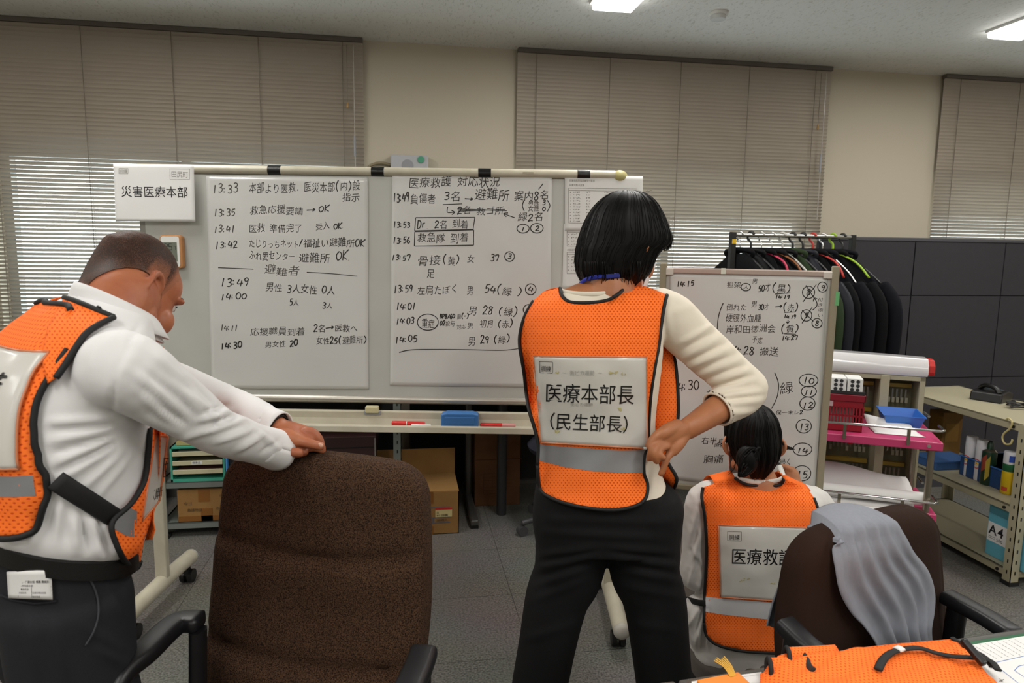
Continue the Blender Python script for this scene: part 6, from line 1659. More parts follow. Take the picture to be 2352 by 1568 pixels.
# bobbed hair
def hair_rows(rows, fc, back, front, seed, flow=1.0, strands=160, tips=.012, n=150, topz=None):
    """rows: (y, left x, right x [, back depth, front depth]) in pixels at depth fc"""
    R_ = spline(np.array([r if len(r) == 5 else (*r, back, front) for r in rows], float), 6); G = []
    m = len(R_)
    for i, (y, xl, xr, bk, fr) in enumerate(R_):
        l, r = at(xl, y, fc), at(xr, y, fc); c = (l + r) / 2; hw = (r[0] - l[0]) / 2; t = i / (m - 1); row = []
        for k in range(n):
            a = 2 * PI * k / n; ca, sa = math.cos(a), math.sin(a)
            d = (bk if sa < 0 else fr); e = .9
            px_, py_ = hw * math.copysign(abs(ca) ** e, ca), d * math.copysign(abs(sa) ** e, sa)
            g = .0022 * noise.noise(Vector((ca * 16, sa * 16, t * 2.2 + seed))) + .0018 * noise.noise(Vector((ca * 34, sa * 34, t * 2.5 + seed))) + .0035 * noise.noise(Vector((ca * 5, sa * 5, t * 2 + seed)))
            g *= min(1, t * 4)
            k2 = 1 + g / max(hw, .02)
            z = c[2] - (tips * (noise.noise(Vector((ca * 9, sa * 9, seed + 9))) + .6 * noise.noise(Vector((ca * 30, sa * 30, seed + 5)))) * max(0, (t - .7) / .3) ** 1.5)
            row.append((c[0] + px_ * k2, fc + py_ * k2, z))
        G.append(row)
    G = np.array(G); mb = MB(); mb.loft(list(G), caps=True)
    for s in range(strands):
        k = random.randrange(n); i0 = random.randint(0, m // 3); i1 = random.randint(2 * m // 3, m - 1)
        idx = np.linspace(i0, i1, 9); P = []
        cN = G.mean(1)
        dk = random.uniform(-6, 6)
        for q in idx:
            ii = int(q); kk = int(k + dk * (q / m)) % n; p = G[ii, kk]; o = p - cN[ii]; o = o / (np.linalg.norm(o) + 1e-6)
            P.append(p + o * random.uniform(.0003, .0016))
        if random.random() < .25: P.append(P[-1] + (P[-1] - P[-2]) * .5 + np.array([random.uniform(-.006, .006), 0, -.004]))
        mb.tube(spline(P, 3), .00055, 4)
    return mb
rows = [(437, 1428, 1452, .01, .01), (441, 1410, 1474, .035, .03), (450, 1392, 1490, .06, .05), (468, 1370, 1508, .082, .07), (495, 1350, 1522, .098, .085), (525, 1337, 1533, .105, .085), (545, 1330, 1538, .106, .08),
        (560, 1326, 1531, .106, .072), (572, 1323, 1514, .105, .06), (590, 1321, 1503, .103, .055), (610, 1320, 1496, .098, .048), (628, 1324, 1489, .090, .035), (645, 1333, 1473, .074, .022), (656, 1343, 1458, .055, .015)]
part('hair', hair_rows(rows, 1.735, .1, .08, 3.1), M_HAIR, W, origin=WO, smooth=180, fix=False)
tuft = MB()
for k in range(70):
    a = random.uniform(0, 1); x0, y0 = 1500 + 25 * a, 500 + 38 * a
    P = [WH(x0, y0, 1.72 + .03 * a), WH(x0 + 18, y0 + 18, 1.715), WH(1534 + random.uniform(-8, 8), 545 + random.uniform(-6, 18), 1.715), WH(1524 + random.uniform(-16, 16), 566 + random.uniform(-8, 12), 1.72)]
    tuft.tube(spline(P, 4), [.0022] * 8 + [.0018, .0014, .001, .0007, .0004], 5)
for k in range(16):
    x = 1440 + random.uniform(-30, 50); tuft.tube(spline([WH(x, 446, 1.72), WH(x + 6, 438, 1.72), WH(x + random.uniform(10, 26), 438 + random.uniform(0, 10), 1.72)], 3), .0003, 4)
for k in range(40):
    x = 1340 + random.uniform(0, 130); x2 = x + random.uniform(-6, 8); tuft.tube(spline([WH(x, 600, 1.64), WH(x + 2, 625, 1.642), WH(x2, 640 + random.uniform(-6, 14), 1.65)], 3), [.0016, .0016, .0015, .0014, .0012, .001, .0005], 5)
part('hair_tufts', tuft, M_HAIR, W, origin=WO, smooth=180)
# vest, back panel
hull = MB(); hull.loft(torso_rings([r for r in WR if r[0] < 1.345], .006)); limb(hull, [(*wS, .058), (*sl(wS, wE, .15), .05)], n=20); limb(hull, [(*wS2, .058), (*sl(wS2, wE2, .2), .05)], n=20)
trw_ = remesh(tr, .012, 3, .5); v1 = np.array([v.co for v in mw.vertices]) + WO; f1 = [tuple(p.vertices) for p in mw.polygons]; v2 = np.array([v.co for v in trw_.vertices]); f2 = [tuple(i + len(v1) for i in p.vertices) for p in trw_.polygons]
BW = BVHTree.FromPolygons([Vector(p) for p in np.concatenate([v1, v2])], f1 + f2)
vb = Drape((1180, 635, 1570, 1190), 5, BW, lambda x, y: 1.70, 10, push=.010)
part('neckband', MB().tube([vb.p(x, y, -.006) for x, y in smooth_poly([(1288, 667), (1305, 672), (1335, 675), (1370, 675), (1405, 672), (1428, 665), (1441, 655)], 5, False)], .006, 10, flat=.5), M_CREAMT, W, origin=WO, smooth=180)
vb.extra = lambda x, y: .006 * max(0, math.sin((y - 690) / 60)) * math.exp(-((x - 1390) / 140) ** 2) * .3 + .003 * noise.noise(Vector((x / 60, y / 45, 1)))
NECK = [(1286, 661), (1292, 681), (1310, 693.5), (1352, 695), (1395, 689.5), (1420, 675), (1437, 656), (1447, 649.5)]
RARM = [(1447, 649.5), (1490, 660), (1532, 677), (1526, 702), (1519, 744), (1513, 794), (1506, 832), (1496, 897), (1491, 955), (1488, 1025), (1480, 1045), (1479, 1086), (1487, 1110), (1485, 1139), (1473, 1155)]
HEM = [(1473, 1155), (1449, 1165), (1406, 1171), (1347, 1166), (1288, 1152), (1249, 1133), (1238, 1112), (1234, 1068)]
LARM = [(1234, 1068), (1236, 1021), (1227, 981), (1216, 945), (1209, 905), (1203, 851), (1194, 798), (1195, 763), (1206, 725), (1225, 691), (1247, 671), (1286, 661)]
OUT = NECK[:-1] + RARM[:-1] + HEM[:-1] + LARM[:-1]
UVW = 1.62 / FOC
vest = part('vest', drape_poly(vb, OUT, 9, .002, UVW), M_VEST, W, origin=WO, smooth=180, solid=.002, fix=False)
for ln in (NECK, RARM[2:], HEM, LARM[:-2]):
    part('black_binding', trim_tube(vb, smooth_poly(ln, 4, False), .0045, .003), M_TRIM, vest, origin=WO, smooth=180)
part('black_binding', trim_tube(vb, smooth_poly([(1408, 682), (1422, 674), (1438, 657), (1448, 648)], 4, False), .0045, .030), M_TRIM, vest, origin=WO, smooth=180)
part('silver_band', drape_poly(vb, smooth_poly([(1237, 1020), (1300, 1026), (1370, 1031), (1430, 1034), (1483, 1032), (1479, 1085), (1430, 1086), (1365, 1082), (1300, 1073), (1240, 1058)], 1), 9, .0042, UVW), M_SILV, vest, origin=WO, smooth=180, fix=False)
def wrows():
    def big(k):
        k.text('医療本部長', 1250, 920, 1457, 925, 48, hand=False, off=.002); k.text('（民生部長）', 1236, 981, 1468, 992, 42, hand=False, off=.001); k.text('訓練', 1242, 852, 1265, 853, 15, hand=False)
        for l in ([(1239, 830), (1269, 831)], [(1269, 831), (1269, 857)], [(1269, 857), (1240, 856)], [(1240, 856), (1239, 830)]): k.pxpoly(l, 1)
    def faint(k):
        k.text('~', 1291, 860, 1300, 860, 14, hand=False); k.text('街ピカ運動', 1308, 861, 1366, 861, 13, hand=False); k.text('~', 1374, 860, 1384, 860, 14, hand=False); k.text('街ピカ運動', 1310, 932, 1362, 932, 9, hand=False)
    def stain(k):
        for x, y in ((1280, 856), (1405, 857), (1418, 856), (1432, 858), (1423, 940), (1430, 985), (1280, 990)):
            for q in range(4): k.pxpoly([(x + random.uniform(-6, 6), y + random.uniform(-4, 4)), (x + random.uniform(-6, 6), y + random.uniform(-4, 4))], 2.2)
    return [('card_print', M_TEXT, big), ('faded_print', M_FAINT, faint), ('yellow_stains', M_STAIN, stain)]
vest_card(vest, WO, vb, [(1226, 818), (1485, 820), (1487, 1030), (1242, 1016)], .010, wrows(), UVW)
part('zip_pull', MB().box(vb.p(1480, 1029, .012), (.012, .003, .006)), M_WHITEP, vest, origin=WO, bevel=.001)
# shoulder straps over to the front, and the front panel whose edge shows past her arm
vf = Drape((1180, 635, 1590, 1190), 6, BW, lambda x, y: 1.74, 14, last=True, push=.010)
FOUT = [(1300, 730), (1340, 780), (1395, 780), (1430, 730), (1446, 715), (1520, 725), (1532, 770), (1545, 810), (1552, 840), (1557, 900), (1557, 960), (1545, 1010), (1531, 1050), (1540, 1072), (1552, 1092), (1553, 1110), (1530, 1160), (1400, 1172), (1260, 1150), (1240, 1110), (1236, 1020), (1212, 905), (1200, 800), (1210, 745), (1240, 725), (1284, 722)]
fp = part('front_panel', drape_poly(vf, FOUT, 12, -.002, UVW), M_VEST, vest, origin=WO, smooth=180, solid=.002, fix=False)
part('front_binding', trim_tube(vf, smooth_poly(FOUT[5:17], 4, False), .0045, -.002), M_TRIM, vest, origin=WO, smooth=180)
for a, b in (((1286, 661), (1247, 671)), ((1440, 652), (1532, 677))):
    S_ = []
    for q in np.linspace(0, 1, 9):
        x, y = a[0] + (b[0] - a[0]) * q, a[1] + (b[1] - a[1]) * q - 3 * math.sin(PI * q)
        p0 = vb.p(x, y, .002); p1 = p0 + np.array([0, .135, -.055])
        S_.append([p0 + (p1 - p0) * t + np.array([0, 0, .006 * math.sin(PI * t)]) for t in np.linspace(0, 1, 10)])
    part('shoulder_strap', MB().grid(np.array(S_)), M_VEST, vest, origin=WO, smooth=180, solid=.002, fix=False)
# ---------------------------------------------------------------- the stooping man
MO = np.array([-.82, 1.20, 0]); FB = math.radians(-42)               # his front points FB from the view's axis: right-hand side is (cos,sin)
XB, YB_ = np.array([math.cos(FB), math.sin(FB), 0]), np.array([-math.sin(FB), math.cos(FB), 0])
def mb_(x, y, z): return MO + XB * x + YB_ * y + np.array([0, 0, z])
def tobody(p): d = np.array(p) - MO; return np.array([np.dot(d, XB), np.dot(d, YB_), d[2]])
Mn = vthing('person', 'stooping man with cropped hair in white shirt and orange vest, hands on the brown chair', 'person', MO)
MR = [  # z, x, y (body frame), half width, half depth
    (1.352, .0, .112, .058, .050), (1.325, .0, .095, .11, .066), (1.29, .0, .068, .165, .084), (1.245, .0, .036, .190, .104), (1.19, .0, .012, .194, .124), (1.11, .0, .0, .190, .136), (1.03, .0, -.005, .186, .132), (.96, .0, -.012, .180, .120), (.90, .0, -.018, .172, .104), (.84, .0, -.024, .172, .102), (.76, .0, -.026, .172, .102)]
def shear(z): return .36 * min(1, max(0, (1.16 - z) / .22)) * min(1, max(0, (z - .55) / .25))
def mrings(R_, grow=0., n=44, e=.9):
    out = []; A = np.linspace(0, 2 * PI, n, endpoint=False); c, s = np.cos(A), np.sin(A)
    for z, x, y, hw, hd in R_:
        X = x + (hw + grow) * np.sign(c) * abs(c) ** e; Y = y + (hd + grow) * np.sign(s) * abs(s) ** e
        P = MO + np.outer(X, XB) + np.outer(Y, YB_) + np.array([0, 0, z]); P[:, 2] -= shear(z) * (Y + .01) + .42 * min(1, max(0, (z - 1.17) / .12)) * (Y - y); out.append(P)
    return out
MRS = rings_spline(MR, 4)
mS, mE, mW = at(290, 850, 1.10), at(500, 990, 1.215), at(640, 1036, 1.385)
mS2 = mb_(-.155, .08, 1.245); mE2, mW2 = at(505, 925, 1.50), at(640, 988, 1.425)
hRm = rotz(FB + math.radians(10)) @ rotx(math.radians(-30)); hCm = at(300, 676, 1.375); HSM = .93
B_ = MB(); hTm = head(B_, hCm, hRm, HSM, nose=.024, crown=.010, jaw=1.14, cheek=.003, ear=1.35); B_.ball(hTm((0, -.040, -.035)), (.060, .055, .062), 20, 13, hRm)
limb(B_, [(*(hCm + hRm @ np.array([0, -.030, -.01])), .070, .070), (*(hCm * .55 + mb_(0, .10, 1.36) * .45 - np.array([0, 0, .005])), .070), (*mb_(0, .098, 1.34), .066), (*mb_(0, .075, 1.27), .055)], n=26)
limb(B_, [(*hTm((0, .02, -.09)), .045), (*mb_(0, .13, 1.32), .05)], n=20)
B_.loft(mrings([r for r in MRS if r[0] < 1.34], -.016))
limb(B_, [(*mS, .045), (*mE, .034)], n=18); limb(B_, [(*mE, .033), (*at(640, 1034, 1.385), .028, .026)], n=18)
limb(B_, [(*mS2, .05), (*mE2, .04)], n=18); limb(B_, [(*mE2, .04), (*mW2, .029, .025)], n=18)
A_ = lambda *q: at(*q)
# right hand flat on the chair top, left hand over it
limb(B_, [(*A_(640, 1034, 1.385), .027, .022), (*A_(662, 1034, 1.395), .029, .018), (*A_(690, 1030, 1.412), .034, .014)], n=18, up=(.3, .9, 0))
for k in range(4): finger(B_, [A_(690 + k * 2, 1031 - k * 2.5, 1.395 + k * .018), A_(716 + k * 2, 1028 - k * 2, 1.41 + k * .018), A_(736, 1032 - k * 2, 1.425 + k * .017), A_(742, 1042, 1.437 + k * .016)], .0092, .0075)
finger(B_, [A_(652, 1036, 1.375), A_(672, 1038, 1.365), A_(690, 1040, 1.368)], .011, .009)
limb(B_, [(*mW2, .028, .024), (*A_(664, 994, 1.425), .034, .022), (*A_(694, 1002, 1.428), .040, .017), (*A_(712, 1002, 1.432), .036, .013)], n=22, up=(-.1, .95, .25))
limb(B_, [(*A_(640, 1000, 1.40), .020), (*A_(668, 1008, 1.392), .020), (*A_(690, 1012, 1.392), .014)], n=16)
finger(B_, [A_(668, 1008, 1.392), A_(692, 1013, 1.386), A_(714, 1019, 1.384), A_(738, 1025, 1.390)], .0125, .0092)
finger(B_, [A_(702, 990, 1.425), A_(719, 993, 1.424), A_(732, 1010, 1.424), A_(740, 1033, 1.430)], .0105, .0085)
for k in range(1, 4): finger(B_, [A_(702, 989 + k, 1.425 + .02 * k), A_(720, 992 + k, 1.426 + .02 * k), A_(734, 1009, 1.428 + .02 * k), A_(741 - k, 1032, 1.434 + .018 * k)], .0102, .0082)
mHR, mHL = mb_(.09, -.005, .80), mb_(-.09, .0, .80); mKR, mKL = mb_(.10, .0, .45), mb_(-.11, .04, .45); mAR, mAL = mb_(.105, -.05, .08), mb_(-.12, .0, .08)
for h, k, a in ((mHR, mKR, mAR), (mHL, mKL, mAL)):
    limb(B_, [(*h, .08), (*k, .055), (*(k * .6 + a * .4), .052), (*a, .036)], n=18); limb(B_, [(*(a + YB_ * -.02 - (0, 0, .03)), .035), (*(a + YB_ * .15 - (0, 0, .05)), .03, .02)], n=14)
me = remesh(B_, .0029, 2, .5)
relax(me, lambda V: (lambda q: np.clip((-.035 - q[:, 1]) / .02, 0, 1) * np.clip((.085 - q[:, 2]) / .03, 0, 1) * np.clip((q[:, 2] + .13) / .03, 0, 1) * (np.abs(q[:, 0]) < .2) * (np.linalg.norm(q, axis=1) < .22) * .9)(((V - hCm) @ hRm) / HSM), 320)
HV, HN = arrays(me)
part_me('body', off_me(me, MO), M_SKIN_M, Mn)
eyes(hTm, hRm, HSM, Mn, MO)
part('thumb_nail', MB().ball(A_(735, 1022.5, 1.383), (.0075, .003, .005), 12, 8, roty(.25)), M_NAIL, Mn, origin=MO, smooth=180)
# cropped hair: a thin coat over the skull, thinning to skin at its edge
def stubble_mat():
    m = mat('cropped_hair', '#2a1a12', .62, spec=.25); N, L, p = nodes_of(m)
    at_ = N.new('ShaderNodeAttribute'); at_.attribute_name = 'hair_cover'
    tc = N.new('ShaderNodeTexCoord'); n = N.new('ShaderNodeTexNoise'); n.inputs['Scale'].default_value = 700; n.inputs['Detail'].default_value = 2; L.new(tc.outputs['Object'], n.inputs['Vector'])
    n2 = N.new('ShaderNodeTexNoise'); n2.inputs['Scale'].default_value = 24; L.new(tc.outputs['Object'], n2.inputs['Vector'])
    k = math_node(N, L, 'MULTIPLY_ADD', n.outputs['Fac'], 1.1, math_node(N, L, 'MULTIPLY_ADD', n2.outputs['Fac'], .35, -.90)); k = math_node(N, L, 'MULTIPLY_ADD', at_.outputs['Fac'], 1.05, k)
    mr = N.new('ShaderNodeMapRange'); mr.inputs[1].default_value = .1; mr.inputs[2].default_value = .9; L.new(k, mr.inputs[0])
    mx = N.new('ShaderNodeMixRGB'); mx.inputs[1].default_value = (*hexc('#9a6248'), 1); mx.inputs[2].default_value = (*hexc('#2b1c13'), 1); L.new(mr.outputs[0], mx.inputs[0]); L.new(mx.outputs[0], p.inputs['Base Color'])
    b = N.new('ShaderNodeBump'); b.inputs['Strength'].default_value = .5; b.inputs['Distance'].default_value = .001; L.new(n.outputs['Fac'], b.inputs['Height']); L.new(b.outputs[0], p.inputs['Normal']); return m
def hl(C): return ((C - hCm) @ hRm) / HSM
def hair_edge(q):
    """>0 inside the hair, in head coordinates"""
    x, y, z = q[:, 0], q[:, 1], q[:, 2]
    low = np.where(y > .045, .055 + (y - .045) * 1.0, np.where(y > .018, -.005 + (y - .018) * 2.2, np.where(y > -.035, .028, -.055)))
    low = np.where((y <= -.022), .028 + (y + .022) * 3.2, low); low = np.maximum(low, -.088)
    return z - low
V_, N_ = HV, HN
hm, hn = None, None
keep = lambda C: (hair_edge(hl(C)) > 0) & (np.linalg.norm(C - hCm, axis=1) < .16) & (np.abs(hl(C)[:, 0]) < .0835)
src = bpy.data.meshes.new('src'); src.from_pydata([tuple(p) for p in HV], [], [tuple(p.vertices) for p in me.polygons])
hm, hn = submesh(src, keep, 'hair')
V, N = arrays(hm); e = hair_edge(hl(V)); setco(hm, V + hn * np.clip(e * .05, 0, .0018)[:, None] + hn * .0003)
at_ = hm.attributes.new('hair_cover', 'FLOAT', 'POINT'); at_.data.foreach_set('value', np.clip(e / .06, 0, 1))
part_me('hair', off_me(hm, MO), stubble_mat(), Mn)
# white shirt
M_SHIRT = mat('white_shirt', '#d9d8d8', .8, bump=(900, .1), stretch=(.12, .12, 1.6))
S_ = MB(); S_.loft(mrings([r for r in MRS if r[0] > .80 and r[0] < 1.34]))
limb(S_, [(*(mS * .45 + mb_(.03, .04, 1.272) * .55), .062), (*(mS * .8 + mb_(.0, .02, 1.23) * .2), .064), (*mS, .063), (*sl(mS, mE, .4), .055), (*sl(mS, mE, .8), .045), (*mE, .041)], n=30)
limb(S_, [(*mE, .041), (*sl(mE, mW, .3), .040), (*sl(mE, mW, .62), .038), (*sl(mE, mW, .93), .036)], n=30)
limb(S_, [(*(mS2 * .5 + mb_(0, .04, 1.25) * .5), .058), (*mS2, .055), (*sl(mS2, mE2, .5), .050), (*mE2, .046)], n=26); limb(S_, [(*mE2, .046), (*sl(mE2, mW2, .5), .044), (*sl(mE2, mW2, .94), .036)], n=26)
def f3(x, y, f=1.12): return at(x, y, f)
FM = [(f3(300, 760), f3(225, 950, 1.10), .008, .0035), (f3(330, 800), f3(470, 930, 1.13), .016, .005), (f3(300, 900), f3(420, 985, 1.12), .016, .005), (f3(340, 975), f3(440, 930, 1.13), .010, .006), (f3(430, 960, 1.15), f3(510, 930, 1.2), .009, .008), (f3(455, 985, 1.16), f3(530, 950, 1.22), .008, .008),
      (f3(480, 1005, 1.18), f3(560, 975, 1.26), .008, .006), (f3(380, 860), f3(300, 960), .012, .004), (f3(560, 1040, 1.25), f3(600, 990, 1.32), .007, .005),
      (f3(250, 960, 1.1), f3(110, 975, 1.1), .010, .005), (f3(245, 985, 1.1), f3(115, 1030, 1.1), .010, .006), (f3(250, 1010, 1.1), f3(130, 1085, 1.1), .010, .007), (f3(265, 1035, 1.1), f3(150, 1110, 1.1), .010, .006), (f3(290, 1020, 1.1), f3(200, 1130, 1.12), .010, .006),
      (f3(130, 1160, 1.1), f3(150, 1240, 1.1), .012, .006), (f3(180, 1190, 1.1), f3(200, 1262, 1.1), .012, .008), (f3(235, 1200, 1.1), f3(250, 1268, 1.12), .012, .007), (f3(90, 1200, 1.1), f3(100, 1250, 1.1), .01, .005), (f3(285, 760), f3(262, 940, 1.09), .006, -.003)]
hem_z = .845
PM = [(330, 790, 470, 915, 12, .005), (300, 850, 430, 950, 12, .005), (318, 900, 420, 985, 12, .006), (330, 950, 425, 1000, 9, .006), (400, 880, 470, 960, 9, .006), (430, 900, 505, 968, 8, .007), (450, 965, 530, 945, 7, .007), (470, 990, 560, 965, 7, .007), (490, 1015, 580, 985, 7, .006), (540, 1035, 600, 1000, 7, .006), (410, 1005, 480, 985, 8, .006),
      (345, 860, 440, 945, 8, -.005), (360, 925, 430, 975, 7, -.005), (460, 950, 520, 928, 5, -.006), (480, 978, 545, 952, 5, -.006), (440, 880, 500, 935, 6, -.005),
      (250, 962, 105, 968, 9, .005), (252, 985, 112, 1015, 9, .006), (258, 1005, 122, 1065, 9, .007), (265, 1025, 140, 1100, 9, .006), (285, 1030, 180, 1130, 10, .006), (300, 1040, 215, 1150, 10, .005), (255, 975, 110, 990, 5, -.004), (256, 998, 118, 1042, 5, -.005), (262, 1015, 130, 1085, 5, -.005),
      (140, 1150, 130, 1240, 10, .006), (170, 1180, 175, 1258, 10, .009), (205, 1185, 225, 1268, 11, .009), (240, 1200, 258, 1275, 9, .008), (188, 1190, 196, 1262, 6, -.007), (225, 1195, 240, 1272, 6, -.007), (90, 1205, 80, 1245, 9, .006), (318, 745, 268, 850, 6, -.003), (262, 860, 258, 945, 6, -.003), (590, 990, 640, 1030, 6, .004), (600, 1040, 640, 1010, 5, -.004)]
def shirt_d(V, N):
    d = pxfolds(V, N, PM, 1.2) + .0022 * nz(V, (12, 12, 8)) + .0015 * nz(V, 34)
    return d + .010 * np.exp(-((V[:, 2] + .36 * ((V - MO) @ YB_) - .945) / .02) ** 2) * (1 + .8 * nz(V, 16, 3))
me = remesh(S_, .0052, 4, .5, shirt_d)
c2_ = sl(mE, mW, .90); ax2 = (mW - mE) / np.linalg.norm(mW - mE); c3_ = sl(mE2, mW2, .92); ax3 = (mW2 - mE2) / np.linalg.norm(mW2 - mE2)
sm_, _ = submesh(me, lambda C: ~((((C - c2_) @ ax2 > 0) & (np.linalg.norm(C - c2_, axis=1) < .08)) | (((C - c3_) @ ax3 > 0) & (np.linalg.norm(C - c3_, axis=1) < .08)) | (C[:, 2] + .36 * ((C - MO) @ YB_ + .01) < .893)), 'shirt')
shirt = part_me('shirt', off_me(sm_, MO), M_SHIRT, Mn, solid=.002)
def cuff(c, ax, r, L, parent, flare=.004):
    a = np.cross(ax, (0, 0, 1)); a /= np.linalg.norm(a); b = np.cross(ax, a); A = np.linspace(0, 2 * PI, 30)
    rg = [np.array([c + ax * (u * L) + (a * math.cos(t) + b * math.sin(t)) * (r + flare * u + .002 * math.sin(3 * t)) for t in A]) for u in np.linspace(-1, .35, 7)]
    part('cuff', MB().loft(rg, caps=False, closed=False), M_SHIRT, parent, origin=MO, smooth=180, solid=.003, fix=False)
    return a, b
cuff(c2_, ax2, .0400, .05, shirt); cuff(c3_, ax3, .0385, .05, shirt, .002)
bt = f3(590, 1034, 1.318); part('cuff_button', MB().ball(bt, (.006, .003, .006), 14, 8), M_BLACK, shirt, origin=MO, smooth=180)
# collar: a band round the neck, high behind, its leaf falling outward
nc = []
for t in np.linspace(-.08, 1.08, 30):
    a = -PI / 2 + (t - .5) * 2 * PI * .92                              # starts at the front, round the back
    nc.append((math.cos(a), math.sin(a)))
G = []
for h, gr in ((-.025, .016), (.0, .008), (.022, .002), (.034, .0), (.036, .004), (.026, .010), (.004, .018), (-.016, .026)):
    row = []
    for x, y in nc:
        back = max(0, -y); row.append(mb_(x * (.064 + gr), .110 + y * (.060 + gr) + .02 * (h > 0) * 0, 1.316 + h * (.8 + .35 * back) - .42 * y * .060 - .012 * max(0, y)))
    G.append(row)
part('collar', MB().grid(np.array(G)), M_SHIRT, shirt, origin=MO, smooth=180, solid=.0025, fix=False)
part('shoulder_seam', MB().tube([f3(*q) for q in [(196, 766, 1.09)]] + [], .001, 5), M_SHIRT, shirt, origin=MO) if False else None
# trousers, belt
T_ = MB(); T_.loft(mrings([r for r in MRS if r[0] < .925], .006))
for h, k, a in ((mHR, mKR, mAR), (mHL, mKL, mAL)):
    limb(T_, [(*(h - YB_ * .02 + (0, 0, .03)), .096, .102), (*(h - YB_ * .015 - (0, 0, .12)), .090, .096), (*sl(h, k, .6), .082, .086), (*k, .078, .085), (*sl(k, a, .5), .072, .08), (*(a - (0, 0, .03)), .068, .075)], n=30, up=tuple(XB))
FT2 = [(f3(200, 1460, 1.07), f3(290, 1500, 1.1), .014, .006), (f3(60, 1420, 1.06), f3(90, 1540, 1.06), .016, .006), (f3(130, 1440, 1.06), f3(170, 1560, 1.06), .016, .006), (f3(225, 1500, 1.07), f3(300, 1540, 1.1), .014, .006)]
me = remesh(T_, .0065, 5, .5, lambda V, N: pxfolds(V, N, [(200, 1440, 295, 1500, 12, .005), (60, 1410, 90, 1550, 16, .005), (120, 1420, 150, 1560, 14, .005), (220, 1490, 300, 1530, 12, .005), (240, 1340, 290, 1430, 12, .004)]) + .0025 * nz(V, (8, 8, 5)))
tme = me; TB_ = bvh(me)
M_TRM = mat('dark_grey_pinstripe', '#1e1f23', .85, bump=(700, .15), vary=(500, '#25262b', .6), spec=.3)
V0 = [tuple(v.co) for v in me.vertices]; F0 = [tuple(p.vertices) for p in me.polygons]
TRB = BVHTree.FromPolygons([Vector(v) for v in V0], F0)
part_me('trousers', off_me(me, MO), M_TRM, Mn)
for a in (mAR, mAL):
    s_ = MB(); limb(s_, [(*(a - YB_ * .06 - (0, 0, .04)), .036, .04), (*(a + YB_ * .06 - (0, 0, .04)), .046, .038), (*(a + YB_ * .18 - (0, 0, .05)), .04, .026)], n=18, up=tuple(XB)); part('shoe', s_, M_BLACK, Mn, origin=MO, smooth=180)
bl = [r for r in MRS if .80 < r[0] < .90]
def belt_ring(z, g): 
    r = min(MRS, key=lambda q: abs(q[0] - .912)); return mrings([(z, r[1], r[2], r[3] + g, r[4] + g)], 0)[0]
tilt = lambda P: P + np.outer(((P - MO) @ XB) * -.0, (0, 0, 1))
belt = part('belt', MB().loft([tilt(belt_ring(z, g)) for z, g in ((.896, .009), (.898, .014), (.928, .0145), (.931, .009))], caps=False), mat('black_leather', '#0e0d0d', .4, bump=(350, .25)), Mn, origin=MO, smooth=50)
part('belt_buckle', MB().box(mb_(0, .118, .866), (.045, .012, .036), rotz(FB)), M_CHROME, belt, origin=MO, bevel=.003)
dT = Drape((-60, 1230, 340, 1570), 8, TRB, lambda x, y: 1.2, 3)
for x in (143, 40):
    part('belt_loop', MB().tube([dT.p(x + 10, 1243, .016), dT.p(x + 4, 1275, .018), dT.p(x - 4, 1305, .006)], .0052, 8, flat=.5), M_TRM, belt, origin=MO, smooth=180)
part('pocket_welt', MB().tube([dT.p(x, y, .002) for x, y in dense([(0, 1366), (30, 1378), (80, 1386), (130, 1380)], 8, False)], .0022, 6), M_TRM, Mn, origin=MO, smooth=180)
part('pocket_seam', MB().tube([dT.p(x, y, .0015) for x, y in dense(smooth_poly([(203, 1322), (222, 1365), (226, 1410), (215, 1450), (196, 1482)], 4, False), 8, False)], .0018, 6), mat('seam_grey', '#3a3b41', .8), Mn, origin=MO, smooth=180)
# folded leaflet in the back pocket (held by him, a thing of its own)
lt_ = vthing('folded_leaflet', 'folded printed leaflet sticking out of the stooping man\'s back trouser pocket', 'leaflet', dT.p(70, 1345, .01))
lo = dT.p(70, 1345, .01)
Q = [(18, 1312), (118, 1308), (121, 1376), (22, 1372)]
G = np.array([[dT.p(*(np.array(Q[0]) * (1 - a) * (1 - b) + np.array(Q[1]) * a * (1 - b) + np.array(Q[3]) * (1 - a) * b + np.array(Q[2]) * a * b), .006 + .006 * math.sin(PI * a)) for a in np.linspace(0, 1, 12)] for b in np.linspace(0, 1, 8)])
part('leaf', MB().grid(G), M_PAPERB, lt_, origin=lo, smooth=180, solid=.004, fix=False)
class LU:
    def map(s, x, y, l=0):
        a = min(1, max(0, (x - 18) / 102)); return dT.p(x, -y, l + .0085 + .006 * math.sin(PI * a))
    def inv(s, x, y): return np.array([x, -y], float)
k = Ink(LU(), .0004); k.text('役割・任務分担 概要(職員別)', 41, 1339, 114, 1338, 6.5, hand=False, off=.008); k.text('(医療救護本部)', 43, 1347, 77, 1347, 5, hand=False)
k.text('職員氏名', 47, 1355, 66, 1355, 5, hand=False); k.text('救護部長', 43, 1363, 61, 1363, 4.5, hand=False); k.text('災害対策本部員', 74, 1363, 106, 1363, 4.5, hand=False); k.text('事前準備', 74, 1372, 92, 1372, 4.5, hand=False)
for l in ([(41, 1349), (118, 1347)], [(41, 1358), (119, 1357)], [(41, 1367), (120, 1366)], [(41, 1349), (42, 1372)], [(72, 1348), (73, 1373)]): k.pxpoly(l, .7)
part('print', k.mb, M_TEXT, lt_, origin=lo, fix=False)
